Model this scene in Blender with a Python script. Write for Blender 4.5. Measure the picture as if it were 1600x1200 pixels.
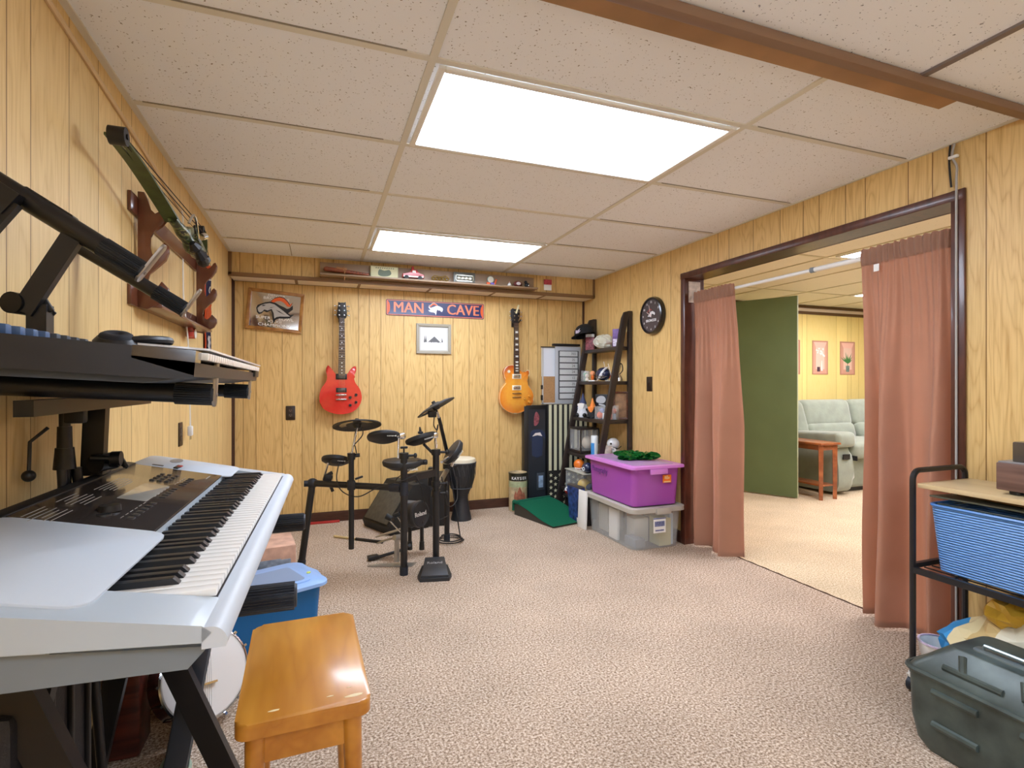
import bpy, bmesh, math, random
from mathutils import Vector, Matrix, Euler
for _o in list(bpy.data.objects): bpy.data.objects.remove(_o)
SC = bpy.context.scene
COL = SC.collection
R = math.radians
# ---------------------------------------------------------------- camera
CAM_H = 1.15; FPX = 823.73; YAW = R(20.21)
cd = bpy.data.cameras.new('camera'); cam = bpy.data.objects.new('camera', cd); COL.objects.link(cam)
cam.location = (0, 0, CAM_H); cam.rotation_euler = (R(90), 0, -YAW)
cd.sensor_width = 36; cd.lens = FPX / 1600 * 36; cd.clip_start = .02
SC.camera = cam
# ---------------------------------------------------------------- world / exposure
w = bpy.data.worlds.new('world'); SC.world = w; w.use_nodes = True
w.node_tree.nodes['Background'].inputs[0].default_value = (.9, .95, 1, 1)
w.node_tree.nodes['Background'].inputs[1].default_value = .3
SC.view_settings.view_transform = 'Standard'; SC.view_settings.look = 'None'
SC.view_settings.exposure = 0.3; SC.view_settings.gamma = 1; SC.view_settings.use_curve_mapping = False
# ceiling lamps: strength of the fluorescent panels (main room, added unseen near panel, far room)
L_MAIN, L_ADDED, L_FAR = 17.0, 17.0, 24.0
L_ADDED_WIN = 16.0           # glow of the added, unseen window behind the camera
# ---------------------------------------------------------------- room numbers
XW, XE, YB, YS, ZC = -.631, 2.471, 4.657, 4.437, 2.143
XO = 2.616            # far face of the right wall
YF = 5.0              # north wall of the far room
_c, _s = math.cos(YAW), math.sin(YAW)
def spot(px, py, X=None, Y=None, Z=None):
    """point of a known plane of the room, read off the photo"""
    a = (px - 800) / FPX; b = -(py - 600) / FPX
    dx, dy, dz = a*_c + _s, -a*_s + _c, b
    t = X/dx if X is not None else (Y/dy if Y is not None else (Z - CAM_H)/dz)
    return Vector((t*dx, t*dy, CAM_H + t*dz))
# ---------------------------------------------------------------- materials
def lin(v):
    v /= 255.0
    return v/12.92 if v <= .04045 else ((v+.055)/1.055)**2.4
def rgb(c):
    if isinstance(c, str): c = tuple(int(c[i:i+2], 16) for i in (0, 2, 4))
    return (lin(c[0]), lin(c[1]), lin(c[2]), 1)
_M = {}
def mat(name, col='808080', rough=.5, metal=0, var=0, vscale=20, bump=0, bscale=80, spec=None, coat=0, trans=0, alpha=1, emit=0, sheen=0, stretch=None, ior=None):
    if name in _M: return _M[name]
    m = bpy.data.materials.new(name); m.use_nodes = True; _M[name] = m
    nt = m.node_tree; N = nt.nodes; L = nt.links; b = N['Principled BSDF']
    c = rgb(col); b.inputs['Base Color'].default_value = c
    b.inputs['Roughness'].default_value = rough; b.inputs['Metallic'].default_value = metal
    if spec is not None: b.inputs['Specular IOR Level'].default_value = spec
    if coat: b.inputs['Coat Weight'].default_value = coat; b.inputs['Coat Roughness'].default_value = .08
    if trans: b.inputs['Transmission Weight'].default_value = trans
    if ior: b.inputs['IOR'].default_value = ior
    if alpha < 1: b.inputs['Alpha'].default_value = alpha
    if sheen: b.inputs['Sheen Weight'].default_value = sheen
    if emit: b.inputs['Emission Color'].default_value = c; b.inputs['Emission Strength'].default_value = emit
    tc = N.new('ShaderNodeTexCoord'); src = tc.outputs['Object']
    if stretch:
        mp = N.new('ShaderNodeMapping'); mp.inputs['Scale'].default_value = stretch; L.new(src, mp.inputs[0]); src = mp.outputs[0]
    if var:
        n = N.new('ShaderNodeTexNoise'); n.inputs['Scale'].default_value = vscale; n.inputs['Detail'].default_value = 5; L.new(src, n.inputs['Vector'])
        r = N.new('ShaderNodeValToRGB'); r.color_ramp.elements[0].position = .3; r.color_ramp.elements[1].position = .7
        r.color_ramp.elements[0].color = tuple(x*(1-var) for x in c[:3]) + (1,)
        r.color_ramp.elements[1].color = tuple(min(1, x*(1+var)) for x in c[:3]) + (1,)
        L.new(n.outputs[0], r.inputs[0]); L.new(r.outputs[0], b.inputs['Base Color'])
    if bump:
        n = N.new('ShaderNodeTexNoise'); n.inputs['Scale'].default_value = bscale; n.inputs['Detail'].default_value = 4; L.new(src, n.inputs['Vector'])
        bp = N.new('ShaderNodeBump'); bp.inputs['Strength'].default_value = bump; bp.inputs['Distance'].default_value = .003
        L.new(n.outputs[0], bp.inputs['Height']); L.new(bp.outputs[0], b.inputs['Normal'])
    return m
def ramp(N, stops, interp='LINEAR'):
    r = N.new('ShaderNodeValToRGB'); cr = r.color_ramp; cr.interpolation = interp
    while len(cr.elements) > 1: cr.elements.remove(cr.elements[-1])
    cr.elements[0].position = stops[0][0]; cr.elements[0].color = stops[0][1]
    for p, c in stops[1:]:
        e = cr.elements.new(p); e.color = c
    return r
def panel_mat(name, axis, lo, hi, grooves, light, dark, groove_col, contrast=1.0):
    """printed wood panelling with dark vertical grooves at given coordinates along X or Y"""
    m = bpy.data.materials.new(name); m.use_nodes = True
    nt = m.node_tree; N = nt.nodes; L = nt.links; b = N['Principled BSDF']; b.inputs['Roughness'].default_value = .48
    tc = N.new('ShaderNodeTexCoord'); sp = N.new('ShaderNodeSeparateXYZ'); L.new(tc.outputs['Object'], sp.inputs[0])
    a = sp.outputs[axis]
    gsum = None; cnt = None
    for g in sorted(grooves):
        if not lo < g < hi: continue
        c1 = N.new('ShaderNodeMath'); c1.operation = 'COMPARE'; c1.inputs[1].default_value = g; c1.inputs[2].default_value = .0021; L.new(a, c1.inputs[0])
        c2 = N.new('ShaderNodeMath'); c2.operation = 'GREATER_THAN'; c2.inputs[1].default_value = g; L.new(a, c2.inputs[0])
        if gsum is None: gsum, cnt = c1, c2
        else:
            q = N.new('ShaderNodeMath'); L.new(gsum.outputs[0], q.inputs[0]); L.new(c1.outputs[0], q.inputs[1]); gsum = q
            q = N.new('ShaderNodeMath'); L.new(cnt.outputs[0], q.inputs[0]); L.new(c2.outputs[0], q.inputs[1]); cnt = q
    gr = gsum
    bo = N.new('ShaderNodeTexWhiteNoise'); bo.noise_dimensions = '1D'; L.new(cnt.outputs[0], bo.inputs['W'])
    # cathedral grain: distorted rings stretched along Z
    cb = N.new('ShaderNodeCombineXYZ'); L.new(a, cb.inputs[0]); L.new(sp.outputs[2], cb.inputs[2])
    off = N.new('ShaderNodeMath'); off.operation = 'MULTIPLY'; off.inputs[1].default_value = 7; L.new(bo.outputs[0], off.inputs[0]); L.new(off.outputs[0], cb.inputs[1])
    mp = N.new('ShaderNodeMapping'); mp.inputs['Scale'].default_value = (7, 1, .9); L.new(cb.outputs[0], mp.inputs[0])
    n1 = N.new('ShaderNodeTexNoise'); n1.inputs['Scale'].default_value = 1.3; n1.inputs['Detail'].default_value = 2; L.new(mp.outputs[0], n1.inputs[0])
    m1 = N.new('ShaderNodeMath'); m1.operation = 'MULTIPLY'; m1.inputs[1].default_value = 26; L.new(n1.outputs[0], m1.inputs[0])
    fr = N.new('ShaderNodeMath'); fr.operation = 'PINGPONG'; fr.inputs[1].default_value = 1; L.new(m1.outputs[0], fr.inputs[0])
    pw = N.new('ShaderNodeMath'); pw.operation = 'POWER'; pw.inputs[1].default_value = 3; L.new(fr.outputs[0], pw.inputs[0])
    mp2 = N.new('ShaderNodeMapping'); mp2.inputs['Scale'].default_value = (170, 1, 6); L.new(cb.outputs[0], mp2.inputs[0])
    n2 = N.new('ShaderNodeTexNoise'); n2.inputs['Scale'].default_value = 1; n2.inputs['Detail'].default_value = 3; L.new(mp2.outputs[0], n2.inputs[0])
    ad = N.new('ShaderNodeMath'); ad.operation = 'MULTIPLY_ADD'; ad.inputs[1].default_value = .45*contrast; L.new(pw.outputs[0], ad.inputs[0])
    m3 = N.new('ShaderNodeMapRange'); m3.inputs[1].default_value = .45; m3.inputs[2].default_value = .75; m3.inputs[4].default_value = .55*contrast; L.new(n2.outputs[0], m3.inputs[0]); L.new(m3.outputs[0], ad.inputs[2])
    cm = ramp(N, [(0, rgb(light)), (1, rgb(dark))]); L.new(ad.outputs[0], cm.inputs[0])
    hs = N.new('ShaderNodeHueSaturation'); L.new(cm.outputs[0], hs.inputs['Color'])
    mv = N.new('ShaderNodeMapRange'); mv.inputs[3].default_value = .95; mv.inputs[4].default_value = 1.05; L.new(bo.outputs[0], mv.inputs[0]); L.new(mv.outputs[0], hs.inputs['Value'])
    mx = N.new('ShaderNodeMix'); mx.data_type = 'RGBA'; L.new(gr.outputs[0], mx.inputs[0]); L.new(hs.outputs[0], mx.inputs[6]); mx.inputs[7].default_value = rgb(groove_col)
    L.new(mx.outputs[2], b.inputs['Base Color'])
    bp = N.new('ShaderNodeBump'); bp.inputs['Strength'].default_value = .5; bp.inputs['Distance'].default_value = .002; bp.invert = True
    L.new(gr.outputs[0], bp.inputs['Height']); L.new(bp.outputs[0], b.inputs['Normal'])
    return m
def tile_mat(name, base, dot, dens=1.0):
    m = bpy.data.materials.new(name); m.use_nodes = True
    nt = m.node_tree; N = nt.nodes; L = nt.links; b = N['Principled BSDF']; b.inputs['Roughness'].default_value = .9
    tc = N.new('ShaderNodeTexCoord')
    def dots(scale, thr, seed):
        mp = N.new('ShaderNodeMapping'); mp.inputs['Location'].default_value = (seed, seed*2, 0); L.new(tc.outputs['Object'], mp.inputs[0])
        nz = N.new('ShaderNodeTexNoise'); nz.inputs['Scale'].default_value = 60; L.new(mp.outputs[0], nz.inputs[0])
        mx = N.new('ShaderNodeMix'); mx.data_type = 'VECTOR'; mx.inputs[0].default_value = .02; L.new(mp.outputs[0], mx.inputs[4]); L.new(nz.outputs['Color'], mx.inputs[5])
        v = N.new('ShaderNodeTexVoronoi'); v.inputs['Scale'].default_value = scale; L.new(mx.outputs[1], v.inputs['Vector'])
        # random keep per cell
        lt = N.new('ShaderNodeMath'); lt.operation = 'LESS_THAN'; lt.inputs[1].default_value = thr; L.new(v.outputs['Distance'], lt.inputs[0])
        s = N.new('ShaderNodeSeparateColor'); L.new(v.outputs['Color'], s.inputs[0])
        k = N.new('ShaderNodeMath'); k.operation = 'LESS_THAN'; k.inputs[1].default_value = .6*dens; L.new(s.outputs[0], k.inputs[0])
        mu = N.new('ShaderNodeMath'); mu.operation = 'MULTIPLY'; L.new(lt.outputs[0], mu.inputs[0]); L.new(k.outputs[0], mu.inputs[1])
        return mu
    d1 = dots(52, .13, 3.1); d2 = dots(100, .15, 9.7)
    mm = N.new('ShaderNodeMath'); mm.operation = 'MAXIMUM'; L.new(d1.outputs[0], mm.inputs[0]); L.new(d2.outputs[0], mm.inputs[1])
    mc = N.new('ShaderNodeMix'); mc.data_type = 'RGBA'; mc.inputs[6].default_value = rgb(base); mc.inputs[7].default_value = rgb(dot)
    sc = N.new('ShaderNodeMath'); sc.operation = 'MULTIPLY'; sc.inputs[1].default_value = .9; L.new(mm.outputs[0], sc.inputs[0]); L.new(sc.outputs[0], mc.inputs[0])
    L.new(mc.outputs[2], b.inputs['Base Color'])
    return m
def carpet_mat(name, a, b_, c_):
    m = bpy.data.materials.new(name); m.use_nodes = True
    nt = m.node_tree; N = nt.nodes; L = nt.links; b = N['Principled BSDF']; b.inputs['Roughness'].default_value = 1; b.inputs['Specular IOR Level'].default_value = .1
    tc = N.new('ShaderNodeTexCoord')
    n = N.new('ShaderNodeTexNoise'); n.inputs['Scale'].default_value = 120; n.inputs['Detail'].default_value = 4; n.inputs['Roughness'].default_value = .75; L.new(tc.outputs['Object'], n.inputs[0])
    r = ramp(N, [(.36, rgb(a)), (.5, rgb(b_)), (.62, rgb(c_))]); L.new(n.outputs[0], r.inputs[0])
    n2 = N.new('ShaderNodeTexNoise'); n2.inputs['Scale'].default_value = 2.6; n2.inputs['Detail'].default_value = 4; L.new(tc.outputs['Object'], n2.inputs[0])
    mr = N.new('ShaderNodeMapRange'); mr.inputs[1].default_value = .3; mr.inputs[2].default_value = .7; mr.inputs[3].default_value = .9; mr.inputs[4].default_value = 1.08; L.new(n2.outputs[0], mr.inputs[0])
    hs = N.new('ShaderNodeHueSaturation'); L.new(r.outputs[0], hs.inputs['Color']); L.new(mr.outputs[0], hs.inputs['Value']); L.new(hs.outputs[0], b.inputs['Base Color'])
    bp = N.new('ShaderNodeBump'); bp.inputs['Strength'].default_value = .8; bp.inputs['Distance'].default_value = .006; L.new(n.outputs[0], bp.inputs['Height']); L.new(bp.outputs[0], b.inputs['Normal'])
    return m
def wood_mat(name, light, dark, scale=(1, 12, 12), rough=.35, coat=.3, rings=10):
    m = bpy.data.materials.new(name); m.use_nodes = True; _M[name] = m
    nt = m.node_tree; N = nt.nodes; L = nt.links; b = N['Principled BSDF']; b.inputs['Roughness'].default_value = rough
    b.inputs['Coat Weight'].default_value = coat; b.inputs['Coat Roughness'].default_value = .15
    tc = N.new('ShaderNodeTexCoord'); mp = N.new('ShaderNodeMapping'); mp.inputs['Scale'].default_value = scale; L.new(tc.outputs['Object'], mp.inputs[0])
    n = N.new('ShaderNodeTexNoise'); n.inputs['Scale'].default_value = 1.2; n.inputs['Detail'].default_value = 3; L.new(mp.outputs[0], n.inputs[0])
    k = N.new('ShaderNodeMath'); k.operation = 'MULTIPLY'; k.inputs[1].default_value = rings; L.new(n.outputs[0], k.inputs[0])
    f = N.new('ShaderNodeMath'); f.operation = 'PINGPONG'; f.inputs[1].default_value = 1; L.new(k.outputs[0], f.inputs[0])
    r = ramp(N, [(0, rgb(light)), (1, rgb(dark))]); L.new(f.outputs[0], r.inputs[0]); L.new(r.outputs[0], b.inputs['Base Color'])
    return m
# ---------------------------------------------------------------- mesh helpers
def basis(o, x, y, z):
    m = Matrix.Identity(4)
    for i, v in enumerate((x, y, z)):
        for j in range(3): m[j][i] = v[j]
    m.translation = Vector(o); return m
def on_back(x, z, y=YB): return basis((x, y, z), (1, 0, 0), (0, 0, 1), (0, -1, 0))
def on_right(y, z, x=XE): return basis((x, y, z), (0, -1, 0), (0, 0, 1), (-1, 0, 0))
def on_left(y, z, x=XW): return basis((x, y, z), (0, 1, 0), (0, 0, 1), (1, 0, 0))
class MB:
    def __init__(s): s.bm = bmesh.new(); s.mi = 0; s.T = None
    def _fin(s, vs, M=None):
        if M is not None: bmesh.ops.transform(s.bm, matrix=M, verts=vs)
        if s.T is not None: bmesh.ops.transform(s.bm, matrix=s.T, verts=vs)
        for f in {f for v in vs for f in v.link_faces}: f.material_index = s.mi
        return s
    def box(s, c, d, rot=None, bev=0, seg=2, taper=None):
        g = bmesh.ops.create_cube(s.bm, size=1)['verts']
        for v in g:
            k = 1
            if taper is not None and v.co.z < 0: k = taper
            v.co = Vector((v.co.x*d[0]*k, v.co.y*d[1]*k, v.co.z*d[2]))
        if bev:
            es = list({e for v in g for e in v.link_edges})
            r = bmesh.ops.bevel(s.bm, geom=es, offset=bev, segments=seg, profile=.5, affect='EDGES')
            g = list({v for v in r['verts']} | {v for f in r['faces'] for v in f.verts})
            st = list(g); seen = set(g)
            while st:
                v = st.pop()
                for e in v.link_edges:
                    o = e.other_vert(v)
                    if o not in seen: seen.add(o); st.append(o)
            g = list(seen)
        M = Matrix.Translation(Vector(c))
        if rot is not None: M = M @ (rot if isinstance(rot, Matrix) else Euler(rot).to_matrix().to_4x4())
        return s._fin(g, M)
    def cyl(s, a, b, r0, r1=None, n=16, cap=True):
        a = Vector(a); b = Vector(b); r1 = r0 if r1 is None else r1; d = b-a
        g = bmesh.ops.create_cone(s.bm, cap_ends=cap, segments=n, radius1=r0, radius2=max(r1, 1e-5), depth=d.length)['verts']
        return s._fin(g, Matrix.Translation((a+b)/2) @ d.to_track_quat('Z', 'Y').to_matrix().to_4x4())
    def sph(s, c, r, n=12, rot=None):
        r = (r, r, r) if not hasattr(r, '__len__') else r
        g = bmesh.ops.create_uvsphere(s.bm, u_segments=n*2, v_segments=n, radius=1)['verts']
        M = Matrix.Translation(Vector(c))
        if rot is not None: M = M @ Euler(rot).to_matrix().to_4x4()
        return s._fin(g, M @ Matrix.Diagonal((*r, 1)))
    def tube(s, pts, r, n=8, closed=False):
        pts = [Vector(p) for p in pts]; k = len(pts)
        rs = r if hasattr(r, '__len__') else [r]*k
        up = None; rings = []
        for i in range(k):
            if closed: t = pts[(i+1) % k]-pts[i-1]
            else: t = pts[min(i+1, k-1)]-pts[max(i-1, 0)]
            if t.length < 1e-9: t = Vector((0, 0, 1))
            t.normalize()
            if up is None: up = t.orthogonal().normalized()
            up = (up - t*up.dot(t))
            up = up.normalized() if up.length > 1e-6 else t.orthogonal().normalized()
            sd = t.cross(up)
            rings.append([s.bm.verts.new(pts[i] + (up*math.cos(2*math.pi*j/n) + sd*math.sin(2*math.pi*j/n))*rs[i]) for j in range(n)])
        m = k if closed else k-1
        for i in range(m):
            A, B = rings[i], rings[(i+1) % k]
            for j in range(n): s.bm.faces.new((A[j], A[(j+1) % n], B[(j+1) % n], B[j]))
        if not closed: s.bm.faces.new(rings[0][::-1]); s.bm.faces.new(rings[-1])
        return s._fin([v for q in rings for v in q])
    def lathe(s, prof, M=None, n=24, a0=0, a1=2*math.pi):
        full = abs(a1-a0-2*math.pi) < 1e-6; cols = []
        m = n if full else n+1
        for i in range(m):
            a = a0+(a1-a0)*i/n
            cols.append([s.bm.verts.new((max(r, 1e-4)*math.cos(a), max(r, 1e-4)*math.sin(a), z)) for r, z in prof])
        for i in range(n):
            A, B = cols[i], cols[(i+1) % m]
            for j in range(len(prof)-1): s.bm.faces.new((A[j], B[j], B[j+1], A[j+1]))
        return s._fin([v for q in cols for v in q], M)
    def prism(s, poly, t, M=None, bev=0, seg=2, z0=0):
        """2D outline extruded from z0 to z0+t"""
        ar = sum(poly[i][0]*poly[(i+1) % len(poly)][1]-poly[(i+1) % len(poly)][0]*poly[i][1] for i in range(len(poly)))
        if ar < 0: poly = poly[::-1]
        A = [s.bm.verts.new((x, y, z0)) for x, y in poly]; B = [s.bm.verts.new((x, y, z0+t)) for x, y in poly]
        n = len(poly); s.bm.faces.new(A[::-1]); top = s.bm.faces.new(B)
        for i in range(n): s.bm.faces.new((A[i], A[(i+1) % n], B[(i+1) % n], B[i]))
        vs = A+B
        if bev:
            es = list(top.edges)
            r = bmesh.ops.bevel(s.bm, geom=es, offset=bev, segments=seg, profile=.5, affect='EDGES')
            vs = [v for v in set(A) | set(v for f in r['faces'] for v in f.verts) if v.is_valid] if True else vs
            seen = {v for v in vs if v.is_valid}; st = list(seen)
            while st:
                v = st.pop()
                for e in v.link_edges:
                    o = e.other_vert(v)
                    if o not in seen: seen.add(o); st.append(o)
            vs = list(seen)
        return s._fin(vs, M)
    def face(s, pts, M=None):
        vs = [s.bm.verts.new(p) for p in pts]; s.bm.faces.new(vs); return s._fin(vs, M)
    def surf(s, fn, nu, nv, cu=False, cv=False, M=None):
        g = [[s.bm.verts.new(fn(i/(nu if cu else nu), j/nv)) for j in range(nv if cv else nv+1)] for i in range(nu if cu else nu+1)]
        for i in range(nu):
            for j in range(nv):
                a = g[i]; b = g[(i+1) % len(g)]; j2 = (j+1) % len(a)
                s.bm.faces.new((a[j], b[j], b[j2], a[j2]))
        return s._fin([v for q in g for v in q], M)
    def text(s, txt, size, M, depth=.0006, align='CENTER', bold=0, sx=1):
        cu = bpy.data.curves.new('t', 'FONT'); cu.body = txt; cu.size = size; cu.align_x = align; cu.align_y = 'CENTER'; cu.extrude = depth; cu.offset = bold; cu.resolution_u = 3
        o = bpy.data.objects.new('t', cu); me = bpy.data.meshes.new_from_object(o)
        n0 = len(s.bm.verts); s.bm.from_mesh(me); s.bm.verts.ensure_lookup_table()
        vs = [s.bm.verts[i] for i in range(n0, len(s.bm.verts))]
        bpy.data.objects.remove(o); bpy.data.curves.remove(cu); bpy.data.meshes.remove(me)
        return s._fin(vs, M @ Matrix.Diagonal((sx, 1, 1, 1)))
def rrect(w, h, r, n=4, cx=0, cy=0):
    out = []
    for qx, qy, a in ((1, 1, 0), (-1, 1, 90), (-1, -1, 180), (1, -1, 270)):
        for k in range(n+1):
            t = R(a+90*k/n); out.append((cx+qx*(w/2-r)+r*math.cos(t), cy+qy*(h/2-r)+r*math.sin(t)))
    return out
def smooth_loop(pts, n=4):
    out = []; k = len(pts)
    for i in range(k):
        p0, p1, p2, p3 = (Vector(pts[(i+j-1) % k]) for j in range(4))
        for q in range(n):
            t = q/n; out.append(tuple(.5*((2*p1)+(-p0+p2)*t+(2*p0-5*p1+4*p2-p3)*t*t+(-p0+3*p1-3*p2+p3)*t**3)))
    return out
def curve(pts, n=8):
    pts = [Vector(p) for p in pts]; P = [pts[0]]+pts+[pts[-1]]; out = []
    for i in range(1, len(P)-2):
        p0, p1, p2, p3 = P[i-1], P[i], P[i+1], P[i+2]
        for q in range(n):
            t = q/n; out.append(.5*((2*p1)+(-p0+p2)*t+(2*p0-5*p1+4*p2-p3)*t*t+(-p0+3*p1-3*p2+p3)*t**3))
    out.append(pts[-1]); return out
def root_matrix(o):
    m = Matrix.Identity(4)
    while o is not None: m = o.matrix_basis @ m; o = o.parent
    return m
def obj(name, mb, mats, parent=None, world=False, sharp=38, flat=False, smooth_mod=0, local=None):
    """one mesh object; world=True: the shapes were given in room coordinates"""
    me = bpy.data.meshes.new(name)
    bmesh.ops.recalc_face_normals(mb.bm, faces=mb.bm.faces)
    if local is not None: bmesh.ops.transform(mb.bm, matrix=local, verts=mb.bm.verts)
    if world and parent is not None: bmesh.ops.transform(mb.bm, matrix=root_matrix(parent).inverted(), verts=mb.bm.verts)
    mb.bm.to_mesh(me); mb.bm.free()
    for m in (mats if isinstance(mats, (list, tuple)) else [mats]): me.materials.append(m)
    if not flat:
        me.polygons.foreach_set('use_smooth', [True]*len(me.polygons)); me.set_sharp_from_angle(angle=R(sharp))
    o = bpy.data.objects.new(name, me); COL.objects.link(o)
    if parent is not None: o.parent = parent
    if smooth_mod:
        md = o.modifiers.new('s', 'SUBSURF'); md.levels = md.render_levels = smooth_mod
    return o
def tag(o, label, cat, group=None, kind=None):
    o['label'] = label; o['category'] = cat
    if group: o['group'] = group
    if kind: o['kind'] = kind
    return o
def thing(name, label, cat, loc=(0, 0, 0), rot=(0, 0, 0), group=None):
    o = bpy.data.objects.new(name, None); COL.objects.link(o); o.empty_display_size = .05
    o.location = loc; o.rotation_euler = rot
    return tag(o, label, cat, group)
def struct(name, mb, mats, parent=None, **k):
    o = obj(name, mb, mats, parent, **k)
    if parent is None: o['kind'] = 'structure'
    return o
def dup(root, loc, rot=None, label=None, group=None):
    r = root.copy(); COL.objects.link(r); r.location = loc
    if rot is not None: r.rotation_euler = rot
    if label: r['label'] = label
    if group: r['group'] = group
    for ch in list(root.children):
        c = ch.copy(); COL.objects.link(c); c.parent = r
        for g in list(ch.children):
            d = g.copy(); COL.objects.link(d); d.parent = c
    return r
# ================================================================ THE SETTING
PH = math.pi/2
m_brown = mat('dark brown trim', '4a2c1f', .45, var=.25, vscale=12, stretch=(1, 1, 8))
m_brown2 = mat('dull brown metal trim', '7a5c3e', .5)
m_cream = mat('cream panel', 'efe2cf', .6)
m_tbar = mat('white T bar', 'dcd6c6', .5)
m_tile = tile_mat('speckled ceiling tile', 'f1f2f4', '857868')
m_tile2 = tile_mat('near ceiling tile', 'f3f5f9', '70707a')
m_tile3 = tile_mat('far ceiling tile', 'eae2cc', 'b0a690', .3)
m_carpet = carpet_mat('pink beige carpet', '6a5646', 'bda48c', 'e8dac8')
m_carpet2 = carpet_mat('beige carpet far room', 'a8906c', 'd3be9c', 'f0e2c6')
LG, DG, GG = 'e0bd7c', 'bd9150', '84602c'
gb = [spot(x, 520, Y=YB).x for x in (380, 400, 441, 472, 492, 520, 560, 577, 595, 631, 665, 692, 708, 733, 758, 780, 826, 840, 855, 878, 900)]
gr_ = [spot(x, y, X=XE).y for x, y in ((950, 440), (985, 430), (1020, 420), (1048, 420), (1122, 380), (1139, 370), (1177, 360), (1219, 350), (1255, 335), (1280, 325), (1321, 310), (1352, 295), (1419, 270), (1457, 250), (1541, 220))] + [1.05, .83, .6]
s0 = spot(190, 500, X=XW).y
gl = []
for k in range(-3, 3):
    for g in (0, .102, .305, .508, .61, .813, 1.016): gl.append(s0+k*1.2192+g)
gl = [g for g in gl if -.2 < g < YB]
m_wb = panel_mat('oak print panelling back', 0, XW-.1, XE+.1, gb, LG, DG, GG)
m_wr = panel_mat('oak print panelling right', 1, -3, 5, gr_, LG, DG, GG)
m_wl = panel_mat('pale print panelling left', 1, -.2, 5, gl, 'e6c78a', 'c9a261', '94703f', .8)
floor = MB().box(((XW-.1+XO)/2, 1.03, -.05), (XO-XW+.1, 7.46, .1)); struct('floor', floor, m_carpet)
f2 = MB().box(((XO+9)/2, 2.0, -.05), (9-XO, 6.2, .1)); struct('floor', f2, m_carpet2)
# carpet seam strip in the doorway
sm = MB(); sm.tube([(XO, y, .001+.0015*math.sin(y*60)) for y in [1.40+k*.0288 for k in range(61)]], .0045, 5)
struct('trim_1', sm, mat('frayed seam', '5a4030', .9))
wl = MB().box((XW-.05, 1.03, 1.1), (.1, 7.46, 2.4)); struct('wall_left', wl, m_wl)
wb = MB().box(((XW+XE)/2, YB+.05, 1.1), (XE-XW+.29, .1, 2.4)); struct('wall_back', wb, m_wb)
YN, YJ2, ZH = 1.42, 3.112, 1.905      # clear opening
wr = MB()
wr.box(((XE+XO)/2, (-2.7+YN-.02)/2, 1.1), (XO-XE, YN-.02+2.7, 2.2))
wr.box(((XE+XO)/2, (YJ2+.02+YB)/2, 1.1), (XO-XE, YB-YJ2-.02, 2.2))
wr.box(((XE+XO)/2, (YN+YJ2)/2, (ZH+.02+2.2)/2), (XO-XE, YJ2-YN+.04, 2.2-ZH-.02))
struct('wall_right', wr, m_wr)
ws = MB().box((3.9, -2.65, 1.1), (13, .1, 2.4)); struct('wall_south', ws, m_wb)
# opening casing and jambs
cs = MB()
t = .012
cs.box((XE-t/2, YN-.024, ZH/2+.02), (t, .052, ZH+.045), bev=.003)
cs.box((XE-t/2, YJ2+.02, ZH/2+.02), (t, .045, ZH+.045), bev=.003)
cs.box((XE-t/2, (YN+YJ2)/2, ZH+.02), (t+.002, YJ2-YN+.09, .042), bev=.003)
cs.box(((XE+XO)/2, YN-.01, ZH/2), (XO-XE, .02, ZH)); cs.box(((XE+XO)/2, YJ2+.01, ZH/2), (XO-XE, .02, ZH))
cs.box(((XE+XO)/2, (YN+YJ2)/2, ZH+.01), (XO-XE, YJ2-YN+.04, .02))
cs.box((XO+t/2, YN-.024, ZH/2+.02), (t, .052, ZH+.045)); cs.box((XO+t/2, YJ2+.02, ZH/2+.02), (t, .045, ZH+.045)); cs.box((XO+t/2, (YN+YJ2)/2, ZH+.02), (t, YJ2-YN+.09, .042))
struct('trim_2', cs, mat('dark walnut casing', '50291c', .35, var=.3, vscale=10, stretch=(4, 4, 1), coat=.2))
pp = MB().box((2.545, YJ2-.002, 1.81), (.1, .006, .15)); struct('trim_3', pp, mat('worn bare patch', 'cbbcae', .8, var=.3, vscale=30))
# corner trims
for i, (x, y) in enumerate(((XW+.008, YB-.008), (XE-.008, YB-.008))):
    struct(f'trim_{4+i}', MB().box((x, y, .985), (.016, .016, 1.97)), m_brown)
ct = MB()
for y in (YB-.045,): ct.box((XW+.004, y, .985), (.008, .012, 1.97))
struct('trim_6', ct, m_brown)
# baseboards
def bb(name, x0, y0, x1, y1, h=.085):
    m = MB(); dx, dy = x1-x0, y1-y0; l = math.hypot(dx, dy); M = basis((x0, y0, 0), (dx/l, dy/l, 0), (0, 0, 1), (dy/l, -dx/l, 0))
    m.T = M; m.prism([(0, 0), (l, 0), (l, h), (0, h)], .01); m.prism([(0, h*.55), (l, h*.55), (l, h*.9), (0, h*.9)], .004, z0=.01)
    struct(name, m, m_brown)
bb('baseboard_back', XW, YB, XE, YB)
bb('baseboard_right', XE, YB, XE, YJ2+.045)
bb('baseboard_right', XE, YN-.05, XE, -2.6)
bb('baseboard_left', XW, -2.6, XW, YB)
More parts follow.
